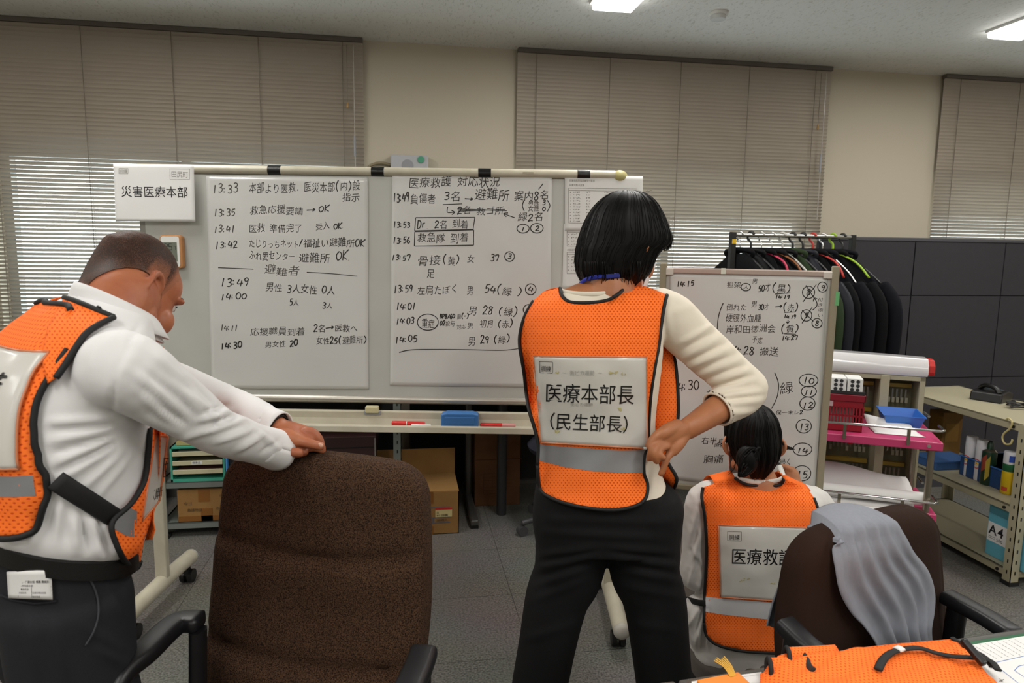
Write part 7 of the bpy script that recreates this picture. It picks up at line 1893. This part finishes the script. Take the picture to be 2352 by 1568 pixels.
# bracelet
a = np.cross(ax3, (0, 0, 1)); a /= np.linalg.norm(a); b = np.cross(ax3, a); cb_ = mW2 + ax3 * -.004
bd_ = MB()
for t in np.linspace(0, 2 * PI, 26, endpoint=False): bd_.ball(cb_ + (a * math.cos(t) * .034 + b * math.sin(t) * .031) + ax3 * .006 * math.cos(t), .0042, 10, 7)
tag(part('bead_bracelet', bd_, mat('black_beads', '#0b0b0c', .25), None, smooth=180), 'black bead bracelet on the stooping man\'s left wrist', 'bracelet')
o_ = bpy.data.objects['bead_bracelet']; o_.rotation_euler = (0, 0, YAW)

# his vest: outline read off the body, mirrored about the spine, laid on from behind
hull = MB(); hull.loft(mrings([r for r in MRS if .80 < r[0] < 1.345], .003)); limb(hull, [(*(mS * .45 + mb_(.03, .04, 1.272) * .55), .064), (*(mS * .8 + mb_(.0, .02, 1.23) * .2), .066)], n=24); limb(hull, [(*(mS2 * .5 + mb_(0, .04, 1.25) * .5), .060), (*mS2, .057)], n=24)
hme = remesh(hull, .007, 5, .5, shirt_d)
v1 = np.array([v.co for v in hme.vertices]); f1 = [tuple(p.vertices) for p in hme.polygons]; v2 = np.array(V0); f2 = [tuple(i + len(v1) for i in f) for f in F0]
MBV = BVHTree.FromPolygons([Vector(p) for p in np.concatenate([v1, v2])], f1 + f2)
cd = Drape((-90, 660, 420, 1260), 10, MBV, lambda x, y: 1.27, 2)
def onb(x, y): q = tobody(cd.p(x, y)); return np.array([q[0], q[2]])
back_dr = Drape((-.30, -.30, .30, .40), .008, MBV, lambda x, y: .40, 3, frame=(MO + YB_ * -.4 + np.array([0, 0, 1.08]), XB, np.array([0, 0, -1.]), YB_), push=.007, post=2)
back_dr.extra = lambda x, y: .004 * noise.noise(Vector((x * 9, y * 7, 4)))
toS = lambda x, y: (lambda q: (q[0], 1.08 - q[1]))(onb(x, y))
armh = [toS(*q) for q in [(172, 800), (150, 836), (126, 870), (109, 902), (99, 932), (96, 962), (98, 1002), (106, 1042), (118, 1076), (127, 1095), (127, 1110), (123, 1150), (108, 1192), (84, 1220), (50, 1231), (10, 1233)]]
neck = [(.0, 1.08 - 1.346), (.035, 1.08 - 1.347), (.070, 1.08 - 1.346), (.090, 1.08 - 1.340)]
half = neck + [q for q in armh if q[0] > .0] + [(.0, armh[-1][1] + .004)]
outl = [(float(x), float(y)) for x, y in half] + [(-float(x), float(y)) for x, y in half[::-1][1:-1]]
mv = part('vest', drape_poly(back_dr, outl, .016, .002, 1.0), M_VEST, Mn, origin=MO, smooth=180, solid=.002, fix=False)
ln = [(float(x), float(y)) for x, y in armh]
for s in (1, -1):
    part('black_binding', trim_tube(back_dr, smooth_poly([(s * x, y) for x, y in ln if x > 0], 4, False), .0055, .003, step=.01), M_TRIM, mv, origin=MO, smooth=180)
part('neck_binding', trim_tube(back_dr, smooth_poly([(-x, y) for x, y in neck[::-1]] + neck[1:], 4, False), .0055, .003, step=.01), M_TRIM, mv, origin=MO, smooth=180)
e1_, e2_ = toS(120, 1085), toS(121, 1132); yt, yb = e1_[1], e2_[1]; xr = e1_[0] - .006
part('silver_band', drape_poly(back_dr, [(-xr, yt), (xr, yt), (xr, yb), (-xr, yb)], .016, .0045, 1.0), M_SILV, mv, origin=MO, smooth=180, fix=False)
ct, cbm = toS(112, 814), toS(63, 1062)
cw = min(ct[0] + .012, .165); cw2 = min(.168, cbm[0] + .008); cq = [(-cw, ct[1] - .006), (cw, ct[1] - .006), (cw2, yt - .012), (-cw2, yt - .012)]
def mrows():
    def big(k):
        H = cq[2][1] - cq[0][1]
        k.text('医療救護', -cw * .84, cq[0][1] + H * .46, cw * .82, cq[0][1] + H * .46, .058, hand=False, off=.008); k.text('（高齢介護課長）', -cw * .95, cq[0][1] + H * .70, cw * .98, cq[0][1] + H * .70, .040, hand=False); k.text('訓練', -.125, cq[0][1] + H * .17, -.09, cq[0][1] + H * .17, .018, hand=False)
    def stain(k):
        for x, y in ((.06, .22), (.08, .25), (.03, .2), (-.05, .24), (.09, .82), (.06, .84), (.11, .5), (.12, .56)):
            for q in range(4): k.pxpoly([(x + random.uniform(-.012, .012), cq[0][1] + y * (cq[2][1] - cq[0][1]) + random.uniform(-.008, .008)), (x + random.uniform(-.012, .012), cq[0][1] + y * (cq[2][1] - cq[0][1]) + random.uniform(-.008, .008))], .0035)
    return [('card_print', M_TEXT, big), ('yellow_stains', M_STAIN, stain)]
vest_card(mv, MO, back_dr, cq, .009, mrows(), 1.0)
part('zip_pull', MB().box(back_dr.p(cw - .012, yt - .010, .012), (.006, .014, .006), rotz(FB)), M_WHITEP, mv, origin=MO, bevel=.001)
# front panel: it hangs forward of the belly
fdp = float(np.dot(mb_(.06, .13, 1.03) - E0, CAMM @ np.array([0, 0, -1.])))
cf = Drape((150, 960, 420, 1330), 6, MBV, lambda x, y: fdp, 10, push=.012)
FPO = [(345, 985), (341, 1040), (336, 1085), (326, 1118), (300, 1158), (266, 1188), (256, 1212), (266, 1246), (284, 1284), (300, 1299), (315, 1304), (322, 1288), (326, 1262), (330, 1240), (346, 1196), (362, 1150), (376, 1105), (384, 1060), (384, 1020), (380, 985)]
fpn = part('front_panel', drape_poly(cf, FPO, 8, .002, 1.2 / FOC), M_VEST, mv, origin=MO, smooth=180, solid=.002, fix=False)
part('front_binding', trim_tube(cf, smooth_poly(FPO[:12], 4, False), .0048, .004), M_TRIM, mv, origin=MO, smooth=180)
part('front_silver_band', drape_poly(cf, [(262, 1192), (300, 1166), (346, 1190), (334, 1238), (290, 1230), (262, 1214)], 8, .0045, 1.2 / FOC), M_SILV, mv, origin=MO, smooth=180, fix=False)
def frows():
    def big(k):
        for l in ([(377, 1052), (375, 1096)], [(377, 1052), (388, 1053)], [(376, 1094), (387, 1094)], [(378, 1066), (387, 1064)], [(382, 1058), (379, 1088)], [(379, 1080), (387, 1088)]): k.pxpoly(l, 2)
        for l in ([(355, 1124), (352, 1138), (356, 1148)], [(360, 1122), (358, 1146)], [(364, 1120), (362, 1146)], [(368, 1118), (366, 1144)], [(372, 1116), (371, 1140)], [(359, 1130), (374, 1126)], [(358, 1140), (371, 1136)]): k.pxpoly(l, 1.3)
    return [('card_print', M_TEXT, big)]
vest_card(mv, MO, cf, [(358, 1000), (386, 1002), (366, 1150), (326, 1196)], .008, frows(), 1.0)
frd = Drape((-.30, -.34, .30, .42), .012, MBV, lambda x, y: .40, 8, frame=(MO + YB_ * .45 + np.array([0, 0, 1.08]), XB, np.array([0, 0, -1.]), -YB_), push=.014)
fr_h = [(.07, 1.08 - 1.26), (.095, 1.08 - 1.24), (.10, 1.08 - 1.20), (.10, 1.08 - 1.12), (.09, 1.08 - 1.0), (.09, 1.08 - .9), (.0, 1.08 - .87)]
fo = fr_h + [(-x * 1.15, y) for x, y in fr_h[::-1][1:]] + [(0, 1.08 - 1.23)]
part('front_panel_middle', drape_poly(frd, fo, .016, .002, 1.0), M_VEST, mv, origin=MO, smooth=180, solid=.002, fix=False)
sd = Drape((-.16, -.12, .16, .24), .012, MBV, lambda x, y: .25, 4, frame=(MO + np.array([0, 0, 1.55]), XB, YB_, np.array([0, 0, -1.])), push=.006)
part('shoulder_strap', drape_poly(sd, [(-.088, .02), (-.112, .01), (-.118, .06), (-.118, .13), (-.088, .14)], .012, .002, 1.0), M_VEST, mv, origin=MO, smooth=180, solid=.002, fix=False)
cs = Drape((60, 660, 300, 900), 5, MBV, lambda x, y: 1.27, 3, push=.009)
NK, AR = [(148, 683), (170, 690), (200, 702), (230, 715), (262, 728)], [(262, 728), (226, 745), (196, 767), (172, 801), (150, 837), (128, 868)]
part('shoulder_strap', drape_poly(cs, NK[:-1] + AR + [(110, 880), (95, 820), (110, 750)], 8, .003, 1.2 / FOC), M_VEST, mv, origin=MO, smooth=180, solid=.002, fix=False)
for l_ in (NK, AR): part('black_binding', trim_tube(cs, smooth_poly(l_, 4, False), .0052, .005), M_TRIM, mv, origin=MO, smooth=180)
# side strap from the back panel forward and down
mid = [cd.p(127 + (268 - 127) * t, 1102 + 90 * t, .010) for t in np.linspace(0, 1, 9)]
part('side_strap', MB().tube(mid, .016, 10, flat=.18, up=(0, 0, 1)), M_TRIM, mv, origin=MO, smooth=180)
tg = MB()
for k in range(4): tg.box(cd.p(222 + 4 * k, 712 + 2 * k, .012), (.004, .004, .016), roty(.5 - .3 * k))
part('thread_tuft', tg, M_TRIM, mv, origin=MO)
# ---------------------------------------------------------------- the crouching woman at the small whiteboard
SO = np.array([.73, 2.02, 0])
Sw = vthing('person', 'crouching woman with low bun and orange vest writing on the small whiteboard', 'person', SO)
sx_ = at(1748, 1250, 2.02)[0]
SR = [(.775, sx_ - .005, 2.04, .06, .055), (.745, sx_ - .003, 2.04, .12, .068), (.715, sx_, 2.035, .170, .082), (.67, sx_, 2.03, .185, .095), (.58, sx_, 2.02, .180, .105), (.46, sx_, 2.02, .168, .105), (.36, sx_, 2.03, .172, .115), (.26, sx_, 2.04, .185, .135), (.18, sx_, 2.06, .19, .15), (.12, sx_, 2.07, .17, .14)]
SRS = rings_spline(SR, 4)
sS, sE, sH = at(1872, 1160, 2.05), at(1893, 1215, 2.16), at(1822, 1105, 2.205)
sS2, sE2, sH2 = at(1618, 1150, 2.03), at(1598, 1320, 2.05), np.array([.66, 2.26, .36])
hRs = rotz(math.radians(-8)) @ rotx(math.radians(-6)); hCs = at(1728, 1024, 2.045); HSS = .86
B_ = MB(); hTs = head(B_, hCs, hRs, HSS)
limb(B_, [(*(hCs + hRs @ np.array([0, -.03, -.02])), .054), (*at(1735, 1082, 2.04), .052), (*at(1742, 1110, 2.04), .06), (sx_, 2.04, .68, .08)], n=22)
B_.loft(torso_rings([r for r in SRS if r[0] < .74], -.016))
for a, b, c in ((sS, sE, sH), (sS2, sE2, sH2)): limb(B_, [(*a, .044), (*b, .034)], n=16); limb(B_, [(*b, .034), (*c, .024)], n=16)
Q_ = lambda *q: at(*q)
# right hand round the pen
limb(B_, [(*sH, .024, .02), (*Q_(1816, 1092, 2.21), .03, .018), (*Q_(1808, 1080, 2.215), .026, .014)], n=16)
finger(B_, [Q_(1818, 1082, 2.205), Q_(1812, 1074, 2.20), Q_(1802, 1070, 2.215), Q_(1790, 1070, 2.235)], .009, .007)
finger(B_, [Q_(1806, 1100, 2.195), Q_(1797, 1090, 2.19), Q_(1789, 1082, 2.21)], .0095, .008)
for k in range(3): finger(B_, [Q_(1814, 1090 + 5 * k, 2.215 + .012 * k), Q_(1804, 1086 + 6 * k, 2.23 + .012 * k), Q_(1798, 1090 + 6 * k, 2.225 + .012 * k)], .0088, .007)
limb(B_, [(*sH2, .024), (sH2[0] + .02, sH2[1] + .06, sH2[2] - .01, .03, .014)], n=14)
for k in range(4): finger(B_, [sH2 + (.005 + .012 * k, .08, -.005), sH2 + (.005 + .013 * k, .115, -.012), sH2 + (.005 + .013 * k, .13, -.03)], .008, .0065)
finger(B_, [sH2 + (.045, .04, .0), sH2 + (.062, .065, -.01), sH2 + (.066, .085, -.02)], .009, .0075)
for s in (-1, 1):
    hp, kn, an = np.array([sx_ + s * .10, 2.03, .20]), np.array([sx_ + s * .15, 2.38, .40]), np.array([sx_ + s * .12, 2.10, .075])
    limb(B_, [(*hp, .075), (*kn, .05)], n=16); limb(B_, [(*kn, .05), (*an, .034)], n=16); limb(B_, [(an[0], an[1] - .02, .04, .03), (an[0], an[1] + .16, .03, .03, .02)], n=14)
me = remesh(B_, .0036, 3, .5); part_me('body', off_me(me, SO), M_SKIN_S, Sw)
eyes(hTs, hRs, HSS, Sw, SO)
M_BLOUSE = mat('white_blouse', '#cfccc8', .7, bump=(60, .2), sheen=.1)
S_ = MB(); S_.loft(torso_rings([r for r in SRS if .17 < r[0] < .742], .004))
limb(S_, [(*(sS2 * .6 + np.array([sx_, 2.03, .70]) * .4), .056), (*sS2, .056), (*sl(sS2, sE2, .5), .053), (*sE2, .050)], n=24); limb(S_, [(*sE2, .05), (*sl(sE2, sH2, .8), .036)], n=22)
limb(S_, [(*(sS * .6 + np.array([sx_, 2.03, .70]) * .4), .056), (*sS, .055), (*sE, .048)], n=24); limb(S_, [(*sE, .048), (*sl(sE, sH, .75), .036)], n=22)
limb(S_, [(*Q_(1606, 1395, 2.02), .05), (*Q_(1612, 1440, 2.02), .055), (*Q_(1625, 1482, 2.03), .048)], n=22)
s3 = lambda x, y, f=1.96: at(x, y, f)
FS = [(s3(1600, 1180), s3(1580, 1260), .012, .007), (s3(1615, 1230), s3(1585, 1330), .010, .008), (s3(1595, 1270), s3(1620, 1300), .008, .007), (s3(1585, 1300), s3(1615, 1360), .010, .007), (s3(1612, 1385), s3(1585, 1450), .009, .010), (s3(1622, 1395), s3(1610, 1480), .009, .010), (s3(1632, 1420), s3(1640, 1495), .009, .008), (s3(1600, 1400), s3(1590, 1490), .007, -.005)]
PS = [(1605, 1160, 1585, 1250, 8, .006), (1615, 1210, 1588, 1300, 7, .007), (1590, 1255, 1618, 1300, 6, .007), (1600, 1290, 1582, 1345, 6, .007), (1614, 1310, 1600, 1365, 6, .006), (1612, 1385, 1582, 1440, 6, .010), (1620, 1392, 1600, 1478, 6, .010), (1630, 1420, 1626, 1490, 6, .009), (1604, 1190, 1590, 1270, 4, -.005), (1608, 1280, 1590, 1330, 4, -.005), (1615, 1390, 1592, 1460, 4, -.007), (1626, 1410, 1612, 1485, 4, -.007)]
me = remesh(S_, .0052, 4, .5, lambda V, N: pxfolds(V, N, PS, 1.3) + .003 * nz(V, 16) + .0018 * nz(V, 42)); blm = me; part_me('blouse', off_me(me, SO), M_BLOUSE, Sw)
part('blouse_collar', MB().tube(spline([at(*q) for q in ((1693, 1097, 2.02), (1706, 1102, 2.0), (1740, 1107, 1.99), (1775, 1105, 1.995), (1794, 1099, 2.01), (1799, 1092, 2.03))], 5), .0075, 10, flat=.4), mat('collar_white', '#dad7cf', .8), Sw, origin=SO, smooth=180)
T_ = MB(); T_.loft(torso_rings([(.30, sx_, 2.05, .16, .12), (.24, sx_, 2.05, .188, .145), (.17, sx_, 2.06, .195, .16), (.10, sx_, 2.07, .18, .15), (.06, sx_, 2.08, .15, .13)]))
for s in (-1, 1):
    hp, kn, an = np.array([sx_ + s * .10, 2.03, .21]), np.array([sx_ + s * .15, 2.38, .40]), np.array([sx_ + s * .12, 2.10, .09])
    limb(T_, [(*hp, .095), (*sl(hp, kn, .5), .085), (*kn, .07)], n=22); limb(T_, [(*kn, .068), (*sl(kn, an, .5), .062), (*an, .055)], n=22)
me = remesh(T_, .0065, 4, .5, lambda V, N: .004 * nz(V, 12)); part_me('trousers', off_me(me, SO), mat('taupe_trousers', '#6d6660', .85, bump=(500, .15)), Sw)
for s in (-1, 1):
    h = MB(); limb(h, [(sx_ + s * .12, 2.03, .035, .034), (sx_ + s * .12, 2.15, .035, .042, .035), (sx_ + s * .12, 2.25, .03, .036, .025)], n=16, up=(1, 0, 0)); part('shoe', h, M_BLACKM, Sw, origin=SO, smooth=180)
# hair drawn back to a low bun
rows = [(928, 1720, 1744, .015, .015), (932, 1704, 1759, .05, .045), (945, 1688, 1772, .078, .07), (962, 1675, 1781, .09, .082), (985, 1668, 1787, .094, .075), (1010, 1667, 1788, .097, .045), (1035, 1675, 1784, .094, .025), (1055, 1686, 1774, .086, .02), (1072, 1695, 1764, .076, .015), (1084, 1704, 1752, .066, .012)]
hair = part('hair', hair_rows(rows, 2.045, .1, .08, 7.7, strands=90, tips=.003), M_HAIR, Sw, origin=SO, smooth=180, fix=False)
bn = MB(); bc = at(1716, 1056, 1.955)
bn.ball(bc, (.032, .024, .044), 26, 16, roty(-.18))
for k in range(9): bn.tube(spline([bc + np.array([.030 * math.cos(a + k), -.012 - .012 * math.sin((a + k) * .5) ** 2, .042 * math.sin(a + k * 1.3)]) for a in np.linspace(0, 3.4, 7)], 3), .0045, 6)
part('hair_bun', bn, M_HAIR, Sw, origin=SO, smooth=180)
ws = MB()
for k in range(22):
    ws.tube(spline([at(1786, 1008 + k * .5, 2.02), at(1796 + random.uniform(0, 6), 1022 + random.uniform(-4, 6), 2.03), at(1806 + random.uniform(0, 10), 1029 + random.uniform(-3, 3), 2.05), at(1812 + random.uniform(0, 14), 1031 + random.uniform(-5, 2), 2.06)], 4), [.0018] * 9 + [.0012, .0008, .0006, .0003], 4)
for k in range(7): ws.tube(spline([at(1690, 1062, 2.0), at(1684 + random.uniform(-4, 3), 1078, 1.99), at(1676 + random.uniform(-8, 4), 1088 + random.uniform(-4, 6), 1.99)], 4), .0004, 4)
part('hair_wisps', ws, M_HAIR, Sw, origin=SO, smooth=180)
mk = []
for i, z in enumerate(np.linspace(-.012, -.118, 8)):
    mk.append([hTs(((.080 - .012 * (i / 7)) * math.sin(an), .028 + (.085 - .012 * i / 7) * math.cos(an), z)) for an in np.linspace(-1.5, 1.5, 25)])
part('face_mask', MB().grid(np.array(mk)), M_MASK, Sw, origin=SO, smooth=180, solid=.002, fix=False)
for s in (-1, 1): part('mask_loop', MB().tube(spline([hTs((s * .076, .03, -.02)), hTs((s * .084, -.018, .016)), hTs((s * .087, -.026, .0)), hTs((s * .083, -.018, -.03)), hTs((s * .072, .025, -.085))], 4), .0016, 6), M_MASK, Sw, origin=SO, smooth=180)
# vest
hull = MB(); hull.loft(torso_rings([r for r in SRS if r[0] < .76], .012)); limb(hull, [(*sS2, .055), (*sl(sS2, sE2, .2), .05)], n=20); limb(hull, [(*sS, .055), (*sl(sS, sE, .3), .05)], n=20)
SBV = BVHTree.FromPolygons([Vector(p) for p in np.array([v.co for v in blm.vertices]) + SO], [tuple(p.vertices) for p in blm.polygons])
vs = Drape((1590, 1080, 1920, 1520), 6, SBV, lambda x, y: 2.03, 8, push=.010); vs.extra = lambda x, y: .004 * noise.noise(Vector((x / 50, y / 60, 8)))
SOUT_N = [(1689, 1098), (1705, 1108.5), (1729, 1114), (1777, 1115.5), (1794, 1111), (1800, 1101.5)]
SOUT_R = [(1800, 1101.5), (1821, 1107), (1856, 1124), (1870, 1144), (1880, 1172), (1888, 1196), (1893, 1250), (1893, 1330), (1893, 1420), (1885, 1465), (1865, 1490)]
SOUT_H = [(1865, 1490), (1830, 1499), (1794, 1500), (1716, 1496), (1663, 1486), (1635, 1473), (1621, 1455), (1617, 1429)]
SOUT_L = [(1617, 1429), (1618, 1372), (1621, 1319), (1623, 1253), (1619, 1187), (1612, 1143), (1615, 1119), (1640, 1110), (1689, 1098)]
UVS = 2.0 / FOC
sv = part('vest', drape_poly(vs, SOUT_N[:-1] + SOUT_R[:-1] + SOUT_H[:-1] + SOUT_L[:-1], 9, .002, UVS), M_VEST, Sw, origin=SO, smooth=180, solid=.002, fix=False)
for l_ in (SOUT_N, SOUT_R[3:], SOUT_H, SOUT_L[:-2]): part('black_binding', trim_tube(vs, smooth_poly(l_, 4, False), .0048, .022 if l_ is SOUT_N else .003), M_TRIM, sv, origin=SO, smooth=180)
part('white_band', drape_poly(vs, [(1621, 1370), (1660, 1374), (1786, 1384), (1891, 1388), (1891, 1428), (1786, 1424.5), (1660, 1411), (1619, 1404)], 9, .0042, UVS), M_SILVL, sv, origin=SO, smooth=180, fix=False)
def srows():
    def big(k):
        k.text('医療救護', 1678, 1292, 1824, 1296, 40, hand=False, off=.003); k.text('訓練', 1674, 1238, 1699, 1239, 13, hand=False)
        for l in ([(1671, 1220), (1703, 1221)], [(1703, 1221), (1703, 1242)], [(1703, 1242), (1671, 1241)], [(1671, 1241), (1671, 1220)]): k.pxpoly(l, .8)
    def stain(k):
        for x, y in ((1700, 1333), (1720, 1328), (1775, 1338), (1706, 1330)):
            for q in range(3): k.pxpoly([(x + random.uniform(-6, 6), y + random.uniform(-3, 3)), (x + random.uniform(-6, 6), y + random.uniform(-3, 3))], 1.6)
    return [('card_print', M_TEXT, big), ('yellow_stains', M_STAIN, stain)]
vest_card(sv, SO, vs, [(1650, 1206), (1862, 1212), (1866, 1385), (1655, 1371)], .009, srows(), UVS)
part('side_strap', MB().tube([at(1620, 1385, 1.955), at(1606, 1384, 1.965), at(1588, 1379, 2.0), at(1578, 1376, 2.06)], .010, 10, flat=.2, up=(0, 0, 1)), M_TRIM, sv, origin=SO, smooth=180)
for a, b in (((1689, 1098), (1640, 1110)), ((1802, 1101), (1862, 1128))):
    G = []
    for q in np.linspace(0, 1, 7):
        p0 = vs.p(a[0] + (b[0] - a[0]) * q, a[1] + (b[1] - a[1]) * q, .002); p1 = p0 + np.array([0, .12, -.035]); G.append([p0 + (p1 - p0) * t + np.array([0, 0, .022 * math.sin(PI * t)]) for t in np.linspace(0, 1, 9)])
    part('shoulder_strap', MB().grid(np.array(G)), M_VEST, sv, origin=SO, smooth=180, solid=.002, fix=False)
# the pen she writes with
t = vthing('marker_pen', 'white marker pen with a black end in the crouching woman\'s right hand', 'marker pen', at(1795, 1090, 2.2), 0)
p_a, p_b = at(1789, 1064, 2.235), at(1803, 1104, 2.16); o = at(1795, 1090, 2.2)
part('barrel', MB().tube([p_a * .82 + p_b * .18, p_b], .0085, 14), M_WHITEP, t, origin=o, smooth=50)
part('black_collar', MB().tube([p_a, p_a * .82 + p_b * .18], [.005, .0075], 12), M_BLACK, t, origin=o, smooth=50)
part('end_plug', MB().tube([p_b, p_b + (p_b - p_a) * .06], [.0085, .006], 12), M_BLACK, t, origin=o, smooth=50)

# ---------------------------------------------------------------- orange vest lying on the table
c = ontable(2010, 1540); vo = e0 + ux * c[0] + vy * c[1]
tv = vthing('safety_vest', 'orange mesh vest with black binding lying folded on the table at lower right', 'vest', (vo[0], vo[1], TBZ + .003), TRZ2)
def T2(px, py): q = ontable(px, py); return q - c
bk_ = [T2(1800, 1527), T2(1900, 1507), T2(2000, 1491), T2(2100, 1481), T2(2186, 1474)]
ftl = [T2(1745, 1578), T2(1770, 1650), T2(2000, 1680), T2(2200, 1660), T2(2290, 1600)]
Lb_, Lf_ = resample(spline(np.array(bk_), 5), 60), resample(spline(np.array(ftl), 5), 60)
G = np.empty((36, 60, 3))
for i in range(36):
    v = i / 35
    for j in range(60):
        u_ = j / 59; q = Lb_[j] * (1 - v) + Lf_[j] * v
        h = .030 * math.sin(min(1, v * 3.2) * PI / 2) * (.75 + .25 * math.sin(u_ * 5)) + .007 * noise.noise(Vector((u_ * 5, v * 4, 3))) + .006 * noise.noise(Vector((u_ * 11 + v * 5, v * 3, 9)))
        h *= min(1, .25 + v * 6)
        G[i, j] = (q[0], q[1], max(.001, h) + .001)
mb = MB(); V_ = G.reshape(-1, 3); W_, H_ = 60, 36
mb.add(V_, [(i * W_ + j, i * W_ + j + 1, (i + 1) * W_ + j + 1, (i + 1) * W_ + j) for i in range(H_ - 1) for j in range(W_ - 1)], uv=[(p[0], p[1]) for p in V_])
vt = part('folded_panel', mb, M_VEST, tv, smooth=180, solid=.003, fix=False)
def onG(px, py, lift=.004):
    q = T2(px, py); d = ((G[:, :, :2] - q) ** 2).sum(2); i, j = np.unravel_index(d.argmin(), d.shape); return np.array([q[0], q[1], G[i, j, 2] + lift])
def strap(pts, r=.0055, lift=.004, name='black_binding', m=M_TRIM, flat=2.6):
    P = spline(np.array([onG(*p, lift) for p in pts]), 6); return part(name, MB().tube(P, r * .4, 8, flat=flat), m, vt, smooth=180)
strap([(2186, 1474), (2196, 1482), (2206, 1498), (2214, 1512)])
strap([(1808, 1521), (1826, 1527), (1842, 1542), (1856, 1570), (1864, 1590)], .006)
strap([(2012, 1590), (2025, 1562), (2048, 1540), (2080, 1527), (2112, 1523), (2150, 1533), (2190, 1541), (2235, 1544), (2272, 1552), (2288, 1572)], .007, .010)
strap([(2238, 1524), (2262, 1540), (2276, 1560)], .006, .006)
strap([(2056, 1536), (2066, 1531)], .0085, .0115, 'white_keeper', M_WHITEP)
for (cx_, cy_, rx, ry) in ((1806, 1534, 13, 14), (1764, 1560, 15, 16)):    # rolled ends with the binding round their mouths
    q = T2(cx_, cy_ + 8); ring = []
    k = np.linalg.norm(T2(cx_ + 10, cy_) - T2(cx_, cy_)) / 10
    ring = [np.array([q[0] + math.cos(a) * .007, q[1] + math.cos(a) * .017, .021 + math.sin(a) * .020]) for a in np.linspace(0, 2 * PI, 22, endpoint=False)]
    g_ = np.array([[p * np.array([1, 1, 1 - 5 * d]) + np.array([d, d * .15, 0]) for p in ring + ring[:1]] for d in np.linspace(0, .12, 8)])
    mb = MB(); mb.add(g_.reshape(-1, 3), [(i * 23 + j, i * 23 + j + 1, (i + 1) * 23 + j + 1, (i + 1) * 23 + j) for i in range(7) for j in range(22)], uv=[(p[0], p[1] + p[2]) for p in g_.reshape(-1, 3)]); part('rolled_end', mb, M_VEST, vt, smooth=180, solid=.002, fix=False)
    part('mouth_binding', MB().tube(ring, .0042, 8, closed=True), M_TRIM, vt, smooth=180)
q = onG(2230, 1548, .012)
part('buckle', MB().box(q + np.array([.0, .0, .012]), (.014, .05, .012), rotx(.5) @ rotz(.1)), M_BLACK, tv, bevel=.004, seg=3)
